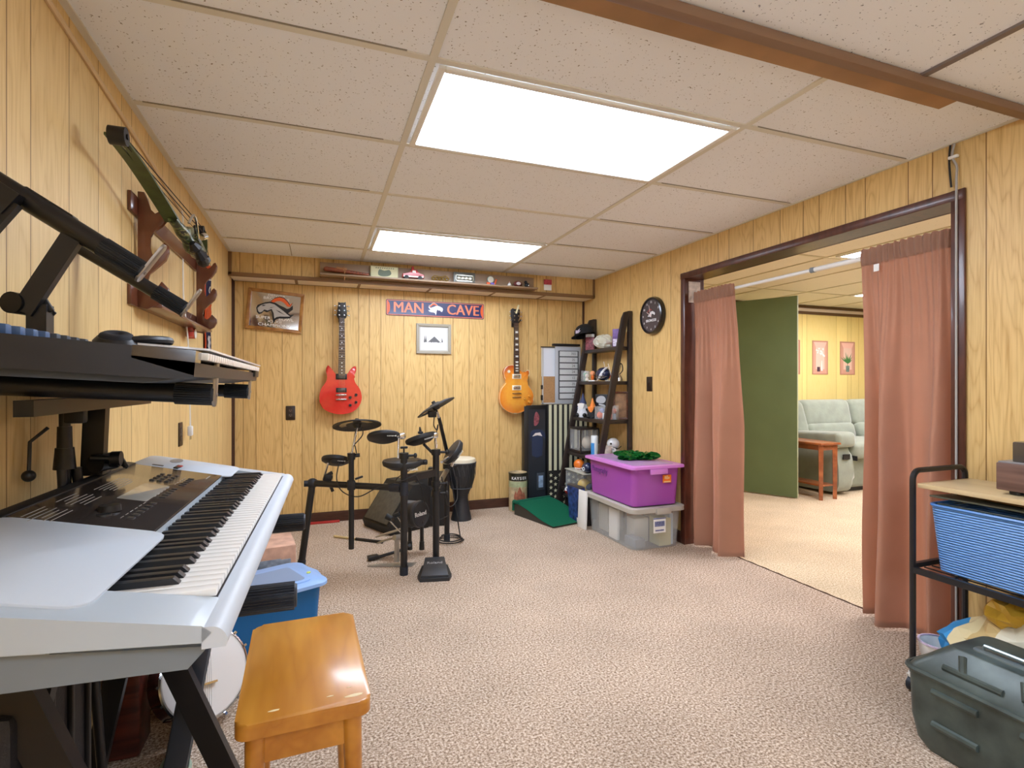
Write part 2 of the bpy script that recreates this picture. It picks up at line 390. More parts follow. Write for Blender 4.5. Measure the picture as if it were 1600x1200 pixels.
# soffit
ZS = 1.972
sf = MB().box(((XW+XE)/2, (YS+YB)/2+.01, (ZS+ZC)/2+.03), (XE-XW, YB-YS-.02, ZC-ZS+.05)); so = struct('wall_soffit', sf, m_wb)
st_ = MB()
st_.box(((XW+XE)/2, YS-.003, ZS+.008), (XE-XW, .012, .022)); st_.box((XW+.012, YS-.003, (ZS+ZC)/2), (.024, .012, ZC-ZS)); st_.box((XE-.009, YS-.003, (ZS+ZC)/2), (.018, .012, ZC-ZS))
xs = [spot(px, 445, Y=YS+.08).x for px in (463, 561, 671, 770, 847)]
for x in xs: st_.box((x, (YS+YB)/2, ZS-.004), (.022, YB-YS, .012))
st_.box(((XW+XE)/2, YB-.008, ZS-.004), (XE-XW, .014, .012)); st_.box(((XW+XE)/2, YS+.006, ZS-.004), (XE-XW, .016, .012))
struct('trim_7', st_, mat('soffit brown strip', '83623f', .5))
sp_ = MB(); e = [XW]+xs+[XE]
for a_, b_ in zip(e[:-1], e[1:]): sp_.box(((a_+b_)/2, (YS+YB)/2, ZS-.004), (b_-a_-.02, YB-YS-.02, .008))
struct('trim_8', sp_, m_cream)
# main ceiling and its grid
Y0R = 1.5994; XL, XR = .330, 1.549
ce = MB().box(((XW+XE)/2, (1.17+YB)/2, ZC+.03), (XE-XW+.1, YB-1.17, .05)); ceil = struct('ceiling', ce, m_tile)
tb = MB(); TW = .024
for x in (XL, XR): tb.box((x, (1.17+YS)/2, ZC+.003), (TW, YS-1.17, .006))
for i in range(5):
    y = Y0R+.6096*i
    for a_, b_ in ((XW, XL-TW/2), (XL+TW/2, XR-TW/2), (XR+TW/2, XE)): tb.box(((a_+b_)/2, y, ZC+.003), (b_-a_, TW, .0055))
tb.box((XW+.01, (1.17+YS)/2, ZC+.002), (.022, YS-1.17, .006)); tb.box((XE-.008, (1.17+YS)/2, ZC+.002), (.016, YS-1.17, .006))
obj('grid_bar', tb, m_tbar, ceil)
dk = MB()
for i in range(5):
    y = Y0R+.6096*i-TW/2-.0015
    for a_, b_ in ((XW+.05, XL-.08), (XR+.05, XE-.03)): dk.box(((a_+b_)/2, y, ZC+.0035), (b_-a_, .003, .004))
dk.box((-.19, 4.24, ZC+.004), (.004, .38, .004))
obj('gap', dk, mat('tile gap', '8f8678', .9), ceil)
# brown strip and near ceiling
n1 = MB().box(((XW+2.08)/2, 1.205, ZC-.006), (2.08-XW, .07, .012)); struct('trim_9', n1, mat('flat brown board', 'a47c52', .55, var=.15, vscale=5))
n2 = MB().box(((XW+XE)/2, 1.150, ZC-.012), (XE-XW, .034, .03), bev=.004); struct('trim_10', n2, mat('brown edge strip', '866850', .5))
cn = MB().box(((XW+XE)/2, (1.14-2.65)/2, ZC+.03), (XE-XW+.1, 3.79, .05)); c2 = struct('ceiling', cn, m_tile2)
tg = MB()
for x in (1.828-1.2192*2, 1.828-1.2192, 1.828): tg.box((x, (1.14-2.6)/2, ZC+.001), (.024, 3.74, .009))
for k in range(6):
    y = .56-.6096*k
    tg.box(((XW+XE)/2, y, ZC+.002), (XE-XW, .024, .006))
obj('grid_bar', tg, mat('grey brown bar', '7d6f68', .5), c2)
# far room
g5 = [2.7+k*1.2192+g for k in range(5) for g in (0, .2, .27, .41, .62, .70)][:30]
m_wy = panel_mat('yellow painted panelling', 0, 2.6, 9.1, g5, 'edd78a', 'e2c96f', 'a98b3c', .5)
struct('wall_north', MB().box(((XO+9)/2, YF+.05, 1.15), (9-XO+.2, .1, 2.5)), m_wy)
struct('wall_east', MB().box((9.05, 1.2, 1.15), (.1, 7.8, 2.5)), panel_mat('yellow painted panelling east', 1, -3, 5, [k*.41 for k in range(-6, 12)], 'edd78a', 'e2c96f', 'a98b3c', .5))
ZF = 2.143
cf = MB().box(((XO+9)/2, 1.2, ZF+.03), (9-XO+.1, 7.7, .05)); c3 = struct('ceiling', cf, m_tile3)
tf = MB()
for k in range(10): tf.box((3.755+.6096*(k-1), 1.2, ZF+.002), (.02, 7.6, .006))
for k in range(6): tf.box(((XO+9)/2, 4.26-1.2192*k+.0, ZF+.002), (9-XO, .02, .0055))
obj('grid_bar', tf, mat('cream T bar', 'cfc5a6', .5), c3)
nt_ = MB(); nt_.box(((XO+9)/2, YF-.02, 2.128), (9-XO, .04, .03)); nt_.box(((XO+9)/2, YF-.008, 2.055), (9-XO, .016, .035))
struct('trim_11', nt_, mat('far brown moulding', '5f4426', .5))
struct('trim_12', MB().box(((XO+9)/2, YF-.004, 2.095), (9-XO, .008, .045)), m_cream)
bb('baseboard_north', XO, YF, 9, YF)
struct('wall_closet', MB().box((4.10, 4.84, 1.07), (.09, .34, 2.14)), m_wy)
# ---------------------------------------------------------------- ceiling lamps
m_fix = mat('lamp frame', 'e6e2d8', .4)
def diff_mat(name, col, e):
    m = bpy.data.materials.new(name); m.use_nodes = True; nt = m.node_tree; N = nt.nodes; b = N['Principled BSDF']
    b.inputs['Base Color'].default_value = (.9, .9, .88, 1); b.inputs['Roughness'].default_value = .3
    b.inputs['Emission Color'].default_value = rgb(col)
    b.inputs['Emission Strength'].default_value = e
    return m
md_main = diff_mat('prismatic diffuser', 'e0ecff', L_MAIN)
md_added = diff_mat('added panel diffuser', 'dfeaff', L_ADDED)
md_far = diff_mat('prismatic diffuser far', 'f6f3ff', L_FAR)
def lamp(x, y, lx, ly, m, label, group, z=ZC):
    t = thing('ceiling_light', label, 'ceiling light', (x, y, z), group=group)
    f = MB(); b = .022
    for sx in (-1, 1): f.box((sx*(lx/2-b/2), 0, -.004), (b, ly, .012), bev=.002)
    for sy in (-1, 1): f.box((0, sy*(ly/2-b/2), -.004), (lx-2*b, b, .012), bev=.002)
    obj('frame', f, m_fix, t)
    d = MB().box((0, 0, -.002), (lx-2*b, ly-2*b, .006)); obj('diffuser', d, m, t)
    return t
lamp((XL+XR)/2, Y0R+.3048, 1.17, .575, md_main, 'large lit fluorescent ceiling panel nearer the camera, in the middle of the room', 'ceiling panels of the main room')
lamp((XL+XR)/2, Y0R+.3048+.6096*3, 1.17, .575, md_main, 'lit fluorescent ceiling panel close to the back wall, above the sign', 'ceiling panels of the main room')
lamp(.95, -1.2, 1.17, .575, md_added, 'added unseen ceiling panel behind the camera that brightens the room', 'added ceiling panels behind the camera')  # extra panel out of view, added to lift the room's brightness
lamp(4.06, 2.39, .575, 1.17, md_far, 'lit ceiling panel of the far room, above the right curtain', 'ceiling panels of the far room', ZF)
lamp(5.89, 3.65, .575, 1.17, md_far, 'small far lit ceiling panel beside the green door top', 'ceiling panels of the far room', ZF)
# unseen window added in the left wall, its glowing pane brightens the room
wf = MB()
for dy in (-.72, 0, .72): wf.box((XW+.02, -1.5+dy, 1.65), (.04, .05, .72))
for dz in (-.345, .345): wf.box((XW+.02, -1.5, 1.65+dz), (.04, 1.49, .05))
win = struct('added_window_1', wf, mat('added window frame', 'e4e4e0', .5))
obj('pane', MB().box((XW+.006, -1.5, 1.65), (.006, 1.44, .68)), diff_mat('added light pane', 'd4e6ff', L_ADDED_WIN), win)
lamp(5.89, 1.0, .575, 1.17, md_far, 'ceiling panel of the far room hidden behind the curtain', 'ceiling panels of the far room', ZF)
# ================================================================ LEFT SIDE
m_blk = mat('black satin metal', '17171a', .38, spec=.5)
m_blkp = mat('black plastic', '151517', .45)
m_rub = mat('ribbed blue black rubber', '1c222c', .5)
m_silver = mat('silver white plastic', 'b9c4cc', .35, coat=.15)
m_silver2 = mat('pale silver plastic', 'ccd5de', .4)
m_grey = mat('grey plastic', '7d868d', .45)
m_chrome = mat('chrome', 'd8dade', .15, 1)
m_white = mat('white plastic', 'ecebe6', .4)
m_whk = mat('white key', 'f4f3ee', .22, coat=.3)
m_bkk = mat('black key', '15171b', .4)
# ---- the silver keyboard
def KB(l, d, z=0): return Matrix.Translation((l, d, z))
kb = thing('electronic_keyboard', 'long silver electronic keyboard on the lower tier of the stand', 'keyboard', (-.11, .77, .83), (0, 0, math.atan2(.9997, .025)))
LK, DK = 1.215, .415
def ktop(d): return .002+.205*d
def prof_prism(prof, l0, l1, name, m, parent, bev=0):
    b = MB(); b.prism(prof, l1-l0, basis((l0, 0, 0), (0, 1, 0), (0, 0, 1), (1, 0, 0)), bev=bev); return obj(name, b, m, parent, sharp=32)
lip = [(.030, .008)] + [(.020-.020*math.sin(a), .008-.022+.022*math.cos(a)) for a in [R(q) for q in range(0, 100, 15)]] + [(.002, -.020), (.03, -.020)]
low = [(.012, -.018), (.42, .02), (.425, ktop(.42)-.004), (.40, ktop(.40)+.001), (.19, ktop(.19)-.002), (.19, -.002), (.032, -.006), (.03, -.018)]
prof_prism(low, .004, LK-.004, 'body', m_silver, kb)
prof_prism([(.05, -.052), (.38, -.045), (.425, .005), (.42, .021), (.025, -.016), (.03, -.030)], .02, LK-.02, 'base_housing', m_grey, kb)
prof_prism(lip, .0, LK, 'front_lip', m_silver2, kb)
# end blocks beside the keys
for l0, l1 in ((.0, .098), (LK-.053, LK)):
    prof_prism([(.018, .0), (.030, .010), (.19, ktop(.19)), (.415, ktop(.415)), (.415, .02), (.03, -.012)], l0, l1, 'end_block', m_silver, kb)
# speaker covers
def plate(l0, l1, d0, d1, h, m, name, parent, r=.02, th=.004):
    b = MB(); a = math.atan(.205)
    M = basis(((l0+l1)/2, (d0+d1)/2, ktop((d0+d1)/2)+h), (1, 0, 0), (0, math.cos(a), math.sin(a)), (0, -math.sin(a), math.cos(a)))
    b.prism(rrect(l1-l0, (d1-d0)/math.cos(a), r), th, M, bev=min(.0015, th*.4)); return obj(name, b, m, parent)
plate(.03, .385, .165, .42, .0, m_silver2, 'speaker_cover', kb, .03)
plate(1.02, LK-.005, .165, .42, .0, m_silver2, 'speaker_cover', kb, .03)
pan = plate(.385, 1.02, .188, .418, .0, mat('glossy dark brown control panel', '37302c', .22, coat=.5), 'control_panel', kb, .004)
plate(.37, 1.03, .410, .432, .002, m_blkp, 'rear_strip', kb, .005)
scr = plate(.60, .78, .262, .318, .0035, mat('pale lcd glass', '9a968c', .2, coat=.6), 'screen', kb, .003, .0015)
def buttons(l0, l1, d0, d1, nl, nd, m, name='button', s=.62):
    for i in range(nl):
        for j in range(nd):
            wl_, wd = (l1-l0)/nl, (d1-d0)/nd
            plate(l0+wl_*(i+.5-s/2), l0+wl_*(i+.5+s/2), d0+wd*(j+.5-s/2), d0+wd*(j+.5+s/2), .0035, m, name, kb, .0015, .002)
m_btn = mat('grey button', '8b8d92', .4); m_btd = mat('dark button', '1e1f22', .4)
buttons(.44, .60, .236, .256, 6, 1, m_btd); buttons(.645, .77, .236, .256, 5, 1, m_btd); buttons(.80, .915, .232, .254, 5, 1, m_btd)
buttons(.82, .94, .275, .325, 4, 3, m_btd, s=.55)
b = MB(); a = math.atan(.205)
for l, d, r, h in ((.495, .295, .020, .012), (.452, .290, .013, .004)):
    b.cyl((l, d, ktop(d)+.003), (l, d, ktop(d)+.003+h), r, r*.93, 24)
obj('dial', b, m_blkp, kb)
b = MB(); Mt = basis((0, 0, 0), (1, 0, 0), (0, math.cos(a), math.sin(a)), (0, -math.sin(a), math.cos(a))); rnd = random.Random(3)
b.bm.free()
m_leg = mat('pale print', 'a9a49a', .5)
def kt(l, d, w_, h_):
    b.box((l, d, ktop(d)+.0042), (w_, h_, .0004), rot=(a, 0, 0))
def legend(rows):
    global b
    b = MB()
    for r_ in rows: kt(*r_)
    obj('printed_legend', b, m_leg, pan)
for cidx in range(2): legend([(.42+.13*cidx+rnd.random()*.01, .345+row*.009, .06+rnd.random()*.05, .0016) for row in range(6)])
legend([(.72+rnd.random()*.02, .345+row*.008, .12+rnd.random()*.04, .0014) for row in range(5)])
for r_ in ([(.455+q*.026, .261, .016, .0012) for q in range(6)], [(.66+q*.025, .261, .015, .0012) for q in range(5)], [(.815+q*.023, .259, .014, .0012) for q in range(5)], [(.96, .212, .05, .003)]): legend(r_)
b = MB(); b.box((1.05, .31, ktop(.31)+.006), (.05, .012, .004), rot=(a, 0, 0)); b.box((1.045, .36, ktop(.36)+.0045), (.012, .028, .001), rot=(a, 0, 0)); obj('slide_switch', b, m_blkp, kb)
b = MB(); b.box((1.055, .305, ktop(.305)+.0085), (.02, .012, .001), rot=(a, 0, 0)); obj('red_sticker', b, mat('red sticker', 'b8342c', .5), kb)
b = MB(); b.prism([(.04*math.cos(t/12*math.pi), .016*math.sin(t/12*math.pi)) for t in range(24)], .001, basis((1.16, .34, ktop(.34)+.004), (1, 0, 0), (0, math.cos(a), math.sin(a)), (0, -math.sin(a), math.cos(a)))); obj('oval_badge', b, mat('badge grey', '8f9aa8', .3, .5), kb)
# keys: 45 white and 31 black
K0, KP = .1, .02350
kr = MB(); kr.box((K0+45*KP/2, .11, .004), (45*KP, .16, .01)); obj('key_bed', kr, m_blkp, kb)
b = MB(); b.box((0, -.003, 0), (KP-.0012, .157, .011), bev=.0014)
wk = obj('white_key', b, m_whk, kb); wk.location = (K0+KP*.5, .113, .016)
b = MB(); b.prism([(0, 0), (.098, 0), (.098, .012), (.008, .012), (.0, .004)], .0142, basis((-.0071, .088, .019), (0, 1, 0), (0, 0, 1), (1, 0, 0)), bev=.001)
bk = obj('black_key', b, m_bkk, kb); bk.location = (0, 0, 0)
firstb = True
for i in range(45):
    if i:
        c = wk.copy(); COL.objects.link(c); c.location = (K0+KP*(i+.5), .113, .016); c.parent = kb
    note = (i+2) % 7          # starts on E
    if note in (0, 1, 3, 4, 5) and i < 44:
        c = bk if firstb else bk.copy()
        if not firstb: COL.objects.link(c); c.parent = kb
        firstb = False
        c.location = (K0+KP*(i+1)+{0: -.002, 1: .002, 3: -.003, 4: 0, 5: .003}[note], 0, 0)
# ---- keyboard stand
ks = thing('keyboard_stand', 'black tiered metal keyboard stand with ribbed grips, along the left wall', 'keyboard stand', (-.45, 1.4, 0))
def W(name, b, m, parent, **k): return obj(name, b, m, parent, world=True, **k)
m_hook = mat('bare metal hook plate', '9a938c', .35, .8)
def grip(parent, p0, p1, r=.0225):
    p0, p1 = Vector(p0), Vector(p1); ax = (p1-p0).normalized(); u = ax.orthogonal().normalized(); v = ax.cross(u)
    n = 28; poly = []
    for i in range(n*4):
        t = 2*math.pi*i/(n*4); rr = r if i % 4 in (0, 1) else r*.90
        poly.append((rr*math.cos(t), rr*math.sin(t)))
    b = MB(); b.prism(poly, (p1-p0).length, basis(p0, u, v, ax)); b.cyl(p1, p1+ax*.004, r*.85, r*.8, 24)
    return W('grip', b, m_rub, parent, sharp=50)
def arm(p0, p1, r=.019, gl_=.085, gr2=.0225, hook=True, hl=.075):
    p0, p1 = Vector(p0), Vector(p1); ax = (p1-p0).normalized()
    b = MB(); b.cyl(p0, p1-ax*gl_*.5, r, n=20); o = W('arm', b, m_blk, ks)
    g = grip(o, p1-ax*gl_, p1, gr2)
    if hook:
        up = Vector((0, 0, 1)); up = (up-ax*up.dot(ax)).normalized(); sd = ax.cross(up)
        poly = [(.013*math.cos(R(q)), .013*math.sin(R(q))-.012) for q in range(180, 361, 20)]+[(.013*math.cos(R(q)), .013*math.sin(R(q))+hl-.012) for q in range(0, 181, 20)]
        b = MB(); b.prism(poly, .006, basis(p1+ax*.002, sd, up, ax), bev=.002); b.cyl(p1+ax*.008, p1+ax*.010, .004, n=10)
        W('hook', b, m_hook, o)
    return o
arm((-.62, 1.361, 1.566), (-.362, 1.361, 1.397), r=.021)
arm((-.62, 1.80, 1.53), (-.372, 1.80, 1.372), r=.019)
arm((-.62, 1.237, 1.152), (-.205, 1.237, 1.128), gl_=.065)
arm((-.62, 1.867, 1.146), (-.210, 1.867, 1.126), gl_=.065)
arm((-.56, 1.093, .748), (-.042, 1.093, .745), gl_=.13, gr2=.026, hook=False)
arm((-.56, 1.691, .742), (-.039, 1.691, .739), gl_=.13, gr2=.026, hook=False)
def bar(p0, p1, w_, t_, name='brace', m=None, parent=None, side=None):
    p0, p1 = Vector(p0), Vector(p1); ax = (p1-p0).normalized(); s_ = Vector(side) if side else Vector((0, 1, 0)); s_ = (s_-ax*s_.dot(ax)).normalized(); o_ = ax.cross(s_)
    b = MB(); b.prism([(-w_/2, -t_/2), (w_/2, -t_/2), (w_/2, t_/2), (-w_/2, t_/2)], (p1-p0).length, basis(p0, o_, s_, ax), bev=0)
    return W(name, b, m or m_blk, parent or ks, flat=True)
bar(spot(113, 372, Y=1.36), spot(36, 488, Y=1.36), .036, .02)
bar((-.545, 1.375, 1.315), (-.545, 1.375, 1.15), .034, .034, 'post')
bar((-.50, 1.2, 1.105), (-.50, 1.92, 1.105), .03, .03, 'rail', side=(0, 0, 1))
bar((-.50, 1.1, .70), (-.50, 1.72, .70), .035, .035, 'rail', side=(0, 0, 1))
bar(spot(152, 617, Y=1.6), spot(146, 742, Y=1.6), .046, .03)
bar(spot(158, 735, Y=1.63), spot(152, 800, Y=1.63)*1+Vector((0, 0, -.1)), .034, .03, 'post')
for p in (spot(38, 476, Y=1.38), spot(163, 722, Y=1.6)):
    b = MB(); b.cyl(p+Vector((-.01, -.03, 0)), p+Vector((.01, .03, 0)), .022, n=20); b.cyl(p+Vector((.014, -.01, 0)), p+Vector((.035, -.01, -.004)), .012, .009); b.box(p+Vector((.04, -.01, .004)), (.012, .008, .04), rot=(0, -.5, 0), bev=.002); b.box(p+Vector((.036, .01, -.008)), (.01, .008, .03), rot=(0, -.9, 0), bev=.002)
    W('knob', b, m_blkp, ks)
b = MB(); p = spot(75, 322, Y=1.35); b.prism([(-.055, 0), (.055, 0), (.045, .008), (-.045, .008)], .03, basis(spot(79, 322, Y=1.37)+Vector((0, -.015, 0)), Vector((.837, 0, -.548)), Vector((.548, 0, .837)), (0, 1, 0))); W('strap', b, m_blk, ks)
bar(spot(-12, 300, Y=1.33), spot(22, 322, Y=1.33), .05, .03)
bar(spot(25, 318, Y=1.33), spot(-15, 362, Y=1.33), .018, .02)
for Y in (1.093, 1.66):
    bar((-.50, Y, .735), (-.215, Y, .0), .056, .032, 'leg')
    bar((-.44, Y+.045, .70), (-.585, Y+.045, .0), .05, .03, 'leg')
# ---- the black upper keyboard, seen from its end and from below
m_uk = mat('blue black keyboard shell', '1b1e26', .42); m_uk2 = mat('slate underside', '3a424d', .5)
uk = thing('electronic_keyboard', 'slim black keyboard on the middle tier of the stand, seen from its end', 'keyboard', (-.195, 1.01, 1.15))
tl = R(4.2)
Mu = basis((-.195, 1.01, 1.156), (0, 1, 0), (-math.cos(tl), 0, math.sin(tl)), (math.sin(tl), 0, math.cos(tl)))
LU = .955
b = MB(); b.prism([(.0, .006), (.0, .030), (.09, .034), (.09, .050), (.41, .054), (.41, .012), (.37, .0), (.02, .0)], LU, Mu @ basis((0, 0, 0), (0, 1, 0), (0, 0, 1), (1, 0, 0)), bev=.0); W('shell', b, m_uk, uk, flat=True)
b = MB(); b.prism([(.03, .0), (.38, .004), (.34, -.014), (.08, -.010)], LU-.04, Mu @ basis((.02, 0, 0), (0, 1, 0), (0, 0, 1), (1, 0, 0))); W('underside', b, m_uk2, uk, flat=True)
b = MB(); b.prism([(.0, .008), (.09, .030), (.09, .051), (.0, .050)], .045, Mu @ basis((0, 0, 0), (0, 1, 0), (0, 0, 1), (1, 0, 0))); W('end_cheek', b, mat('brownish gloss end', '3b3026', .15, coat=.6), uk, flat=True)
b = MB()
b.box((.05+.43, .048, .0405), (.86, .002, .004)); bu = MB()
first = None
for i in range(36):
    if first is None:
        q = MB(); q.box((0, 0, 0), (.0228, .10, .013), bev=.001); first = obj('white_key', q, m_whk, uk, local=Mu.to_3x3().to_4x4()); o = first
    else:
        o = first.copy(); COL.objects.link(o); o.parent = uk
    pt = Mu @ Vector((.06+.0243*(i+.5), .042, .043)); o.location = pt-uk.location
b.bm.free()
b = MB(); b.prism(rrect(.885, .11, .003), .0035, Mu @ Matrix.Translation((.5, .045, .054))); W('key_cover', b, mat('white glossy key cover', 'e8eaf0', .2, coat=.4), uk)
b = MB(); b.box((.885, .002, .028), (.05, .01, .02)); W('control_block', MB() if False else (lambda q: (setattr(q, 'T', Mu), q.box((.9, .0, .03), (.1, .012, .026), bev=.002), q)[-1])(MB()), m_blkp, uk); b.bm.free()
m_bk = mat('blue rubber knob', '3f5f8a', .45)
for i in range(9):
    q = MB(); q.T = Mu; d = .305; x = .05+i*.045; q.box((x, d, .062), (.018, .03, .02), bev=.003, taper=1.1); W('slider_knob', q, m_bk if i < 5 else m_uk2, uk)
# headphones on the black keyboard
hp = thing('headphones', 'black padded headphones lying on top of the black keyboard', 'headphones', (-.40, 1.46, 1.222))
for dy in (-.075, .05):
    q = MB(); q.lathe([(.0, .0), (.036, .0), (.042, .008), (.042, .02), (.034, .03), (.0, .033)], Matrix.Translation((.0+dy*.2, dy, .002)) @ Euler((.3, .1, 0)).to_matrix().to_4x4(), 24); o = obj('ear_cup', q, m_blkp, hp)
    q = MB(); q.lathe([(.020+.012*math.cos(t), .034+.010*math.sin(t)) for t in [i*math.pi/5 for i in range(11)]], Matrix.Translation((.0+dy*.2, dy, -.002)) @ Euler((.3, .1, 0)).to_matrix().to_4x4(), 24); obj('ear_pad', q, mat('soft black pad', '20242c', .8), hp)
q = MB(); q.tube([(.0+.07*math.sin(t), -.0125-.075*math.cos(t), .022+.008*math.sin(t)) for t in [math.pi*i/14 for i in range(15)]], .009, 8); obj('headband', q, m_blkp, hp)
# ---- folded tripod stand
ts = thing('tripod_stand', 'folded black tripod stand with clamps standing behind the silver keyboard', 'stand', (-.56, 1.53, 0))
q = MB(); q.cyl((0, 0, .0), (0, 0, 1.10), .011); obj('pole', q, m_blk, ts)
for k, (dx, dy, x0) in enumerate(((.03, -.05, 0), (.045, .06, .03), (-.03, .03, 0))):
    q = MB(); q.cyl((x0*.6, dy*.25, .95), (dx+.02, dy, .02), .0105, n=12); o = obj('leg', q, m_blk, ts)
    q = MB(); q.cyl((dx+.02, dy, 0), (dx+.02, dy, .04), .014, .011); obj('rubber_foot', q, m_rub, o)
q = MB(); q.cyl((0, 0, .95), (0, 0, 1.0), .022, .018, 20); q.cyl((0, 0, 1.0), (0, 0, 1.05), .015, .014, 16); q.box((.025, -.01, 1.075), (.04, .03, .035), bev=.006); obj('collar', q, m_blkp, ts)
q = MB(); q.tube([(-.02, -.03, 1.05), (-.045, -.05, 1.02), (-.045, -.055, .95)], .004); q.sph((-.045, -.055, .945), .013); obj('clamp_screw', q, m_blkp, ts); q = MB(); q.cyl((.04, .03, .97), (.085, .04, .965), .007); q.cyl((.08, .04, .965), (.10, .04, .965), .018, n=12); obj('clamp_screw', q, m_blkp, ts)
# ---- banjo and cases under the keyboard
bj = thing('banjo', 'banjo with a white drum head and metal rim, on the carpet under the silver keyboard', 'banjo', (-.36, 2.03, .17), (R(68), R(8), R(35)))
q = MB(); q.lathe([(.0, .012), (.135, .012)], n=40); q.lathe([(.135, .013), (.14, .010), (.14, 0)], n=40); obj('head', q, mat('white drum skin', 'ecebe9', .45), bj)
q = MB(); q.lathe([(.140, .014), (.146, .012), (.146, -.03), (.150, -.055), (.14, -.06), (.0, -.065)], n=40); obj('rim', q, m_chrome, bj)
for k in range(16):
    t = 2*math.pi*k/16; q = MB(); q.cyl((.151*math.cos(t), .151*math.sin(t), .012), (.151*math.cos(t), .151*math.sin(t), -.05), .0025, n=6); q.box((.149*math.cos(t), .149*math.sin(t), .013), (.008, .008, .006), rot=(0, 0, t)); obj('tension_bracket', q, m_chrome, bj)
q = MB(); q.box((0, .42, .012), (.032, .58, .016), bev=.004); obj('neck', q, wood_mat('dark neck wood', '5b3524', '3c2218', (10, 1, 10)), bj)
q = MB()
for k in range(4): q.tube([(-.011+.0072*k, .69, .024), (-.009+.006*k, .0, .027), (-.009+.006*k, -.13, .016)], .0006, 4)
obj('strings', q, m_chrome, bj)
q = MB(); q.box((0, -.03, .019), (.06, .006, .012)); obj('bridge', q, mat('maple', 'c9a468', .5), bj)
dr = thing('drum', 'cream round drum lying on the carpet behind the banjo', 'drum', (-.46, 2.20, .165), (R(80), 0, R(12)))
q = MB(); q.lathe([(0, .06), (.15, .06), (.155, .055)], n=36); obj('head', q, mat('cream drum skin', 'dcdac8', .5), dr)
q = MB(); q.lathe([(.155, .062), (.16, .058), (.16, -.05), (.155, -.055), (0, -.055)], n=36); obj('shell', q, mat('cream shell', 'cfccb4', .5), dr)
q = MB(); q.cyl((.12, -.10, .075), (.05, .08, .08), .010); q.cyl((.13, -.10, .075), (.11, -.06, .075), .014); obj('chrome_lug', q, m_chrome, dr)
m_case = mat('black vinyl case', '15151b', .55, bump=.3, bscale=300)
cs1 = thing('instrument_case', 'black instrument case standing upright under the silver keyboard against the left wall', 'case', (-.5, 1.22, 0))
q = MB(); q.box((0, 0, .31), (.09, .32, .62), bev=.02); obj('body', q, m_case, cs1)
q = MB()
for y in (-.12, -.04, .04, .12): q.box((.048, y, .31), (.012, .012, .60), bev=.003)
obj('ridge', q, m_blk, cs1)
cs2 = thing('instrument_case', 'slate blue instrument case leaning beside the black one under the keyboard', 'case', (-.40, 1.82, 0), (0, R(10), R(6)))
q = MB(); q.box((0, 0, .26), (.06, .2, .50), bev=.012); obj('body', q, mat('slate case', '39424f', .5), cs2)
q = MB(); q.box((.032, 0, .26), (.004, .014, .5)); q.box((.034, .03, .1), (.006, .012, .012)); obj('edge_strip', q, m_grey, cs2)
cl = MB(); rr_ = random.Random(5)
pts = [Vector((-.40+.045*math.sin(k*.9)*(1-.03*k), 1.80+.06*math.cos(k*.9), .006+.0022*k)) for k in range(18)]
cl.tube(curve(pts, 5), .005, 6)
tag(obj('cable', cl, mat('pale green cable', '9fae98', .5)), 'pale green cable coiled on the carpet beside the banjo', 'cable')
gt = thing('wooden_box', 'dark red wooden box on the floor behind the stand leg', 'box', (-.565, 1.98, 0), (0, 0, 0))
q = MB(); q.box((0, 0, .16), (.1, .12, .32), bev=.01); obj('body', q, wood_mat('dark red wood', '6b2f22', '431a14'), gt)
q = MB(); q.box((0, 0, .325), (.104, .124, .012), bev=.003); obj('lid', q, wood_mat('dark red wood', '6b2f22', '431a14') if 'dark red wood' not in _M else _M['dark red wood'], gt)
# ---- piano bench
m_hon = wood_mat('honey orange varnished wood', 'cf8f34', 'b57423', (9, 1.4, 9), .3, .5, 6)
st = thing('bench', 'honey coloured wooden bench with worn corners, front of the picture', 'bench', (-.03, 1.385, 0), (0, 0, R(1.5)))
q = MB(); q.prism(rrect(.262, .47, .025, 5), .03, Matrix.Translation((0, 0, .45)), bev=.008, seg=3); obj('seat', q, m_hon, st)
q = MB()
for sx in (-1, 1): q.box((sx*.095, 0, .41), (.016, .36, .08))
for sy in (-1, 1): q.box((0, sy*.18, .41), (.19, .016, .08))
obj('apron', q, m_hon, st)
for sx in (-1, 1):
    for sy in (-1, 1):
        q = MB(); q.cyl((sx*.095, sy*.18, .45), (sx*.105, sy*.19, 0), .021, .014, 14); obj('leg', q, m_hon, st)
q = MB()
for x, y, r in ((.098, -.205, .016), (.05, -.19, .006), (-.06, -.2, .009), (.09, -.17, .004)):
    q.prism([(x+r*(1+.4*math.sin(t*2.3))*math.cos(t), y+r*.35*math.sin(t)) for t in [i*math.pi/6 for i in range(12)]], .0006, Matrix.Translation((0, 0, .4799)))
obj('worn_spot', q, mat('pale worn wood', 'e6cfa0', .6), st)
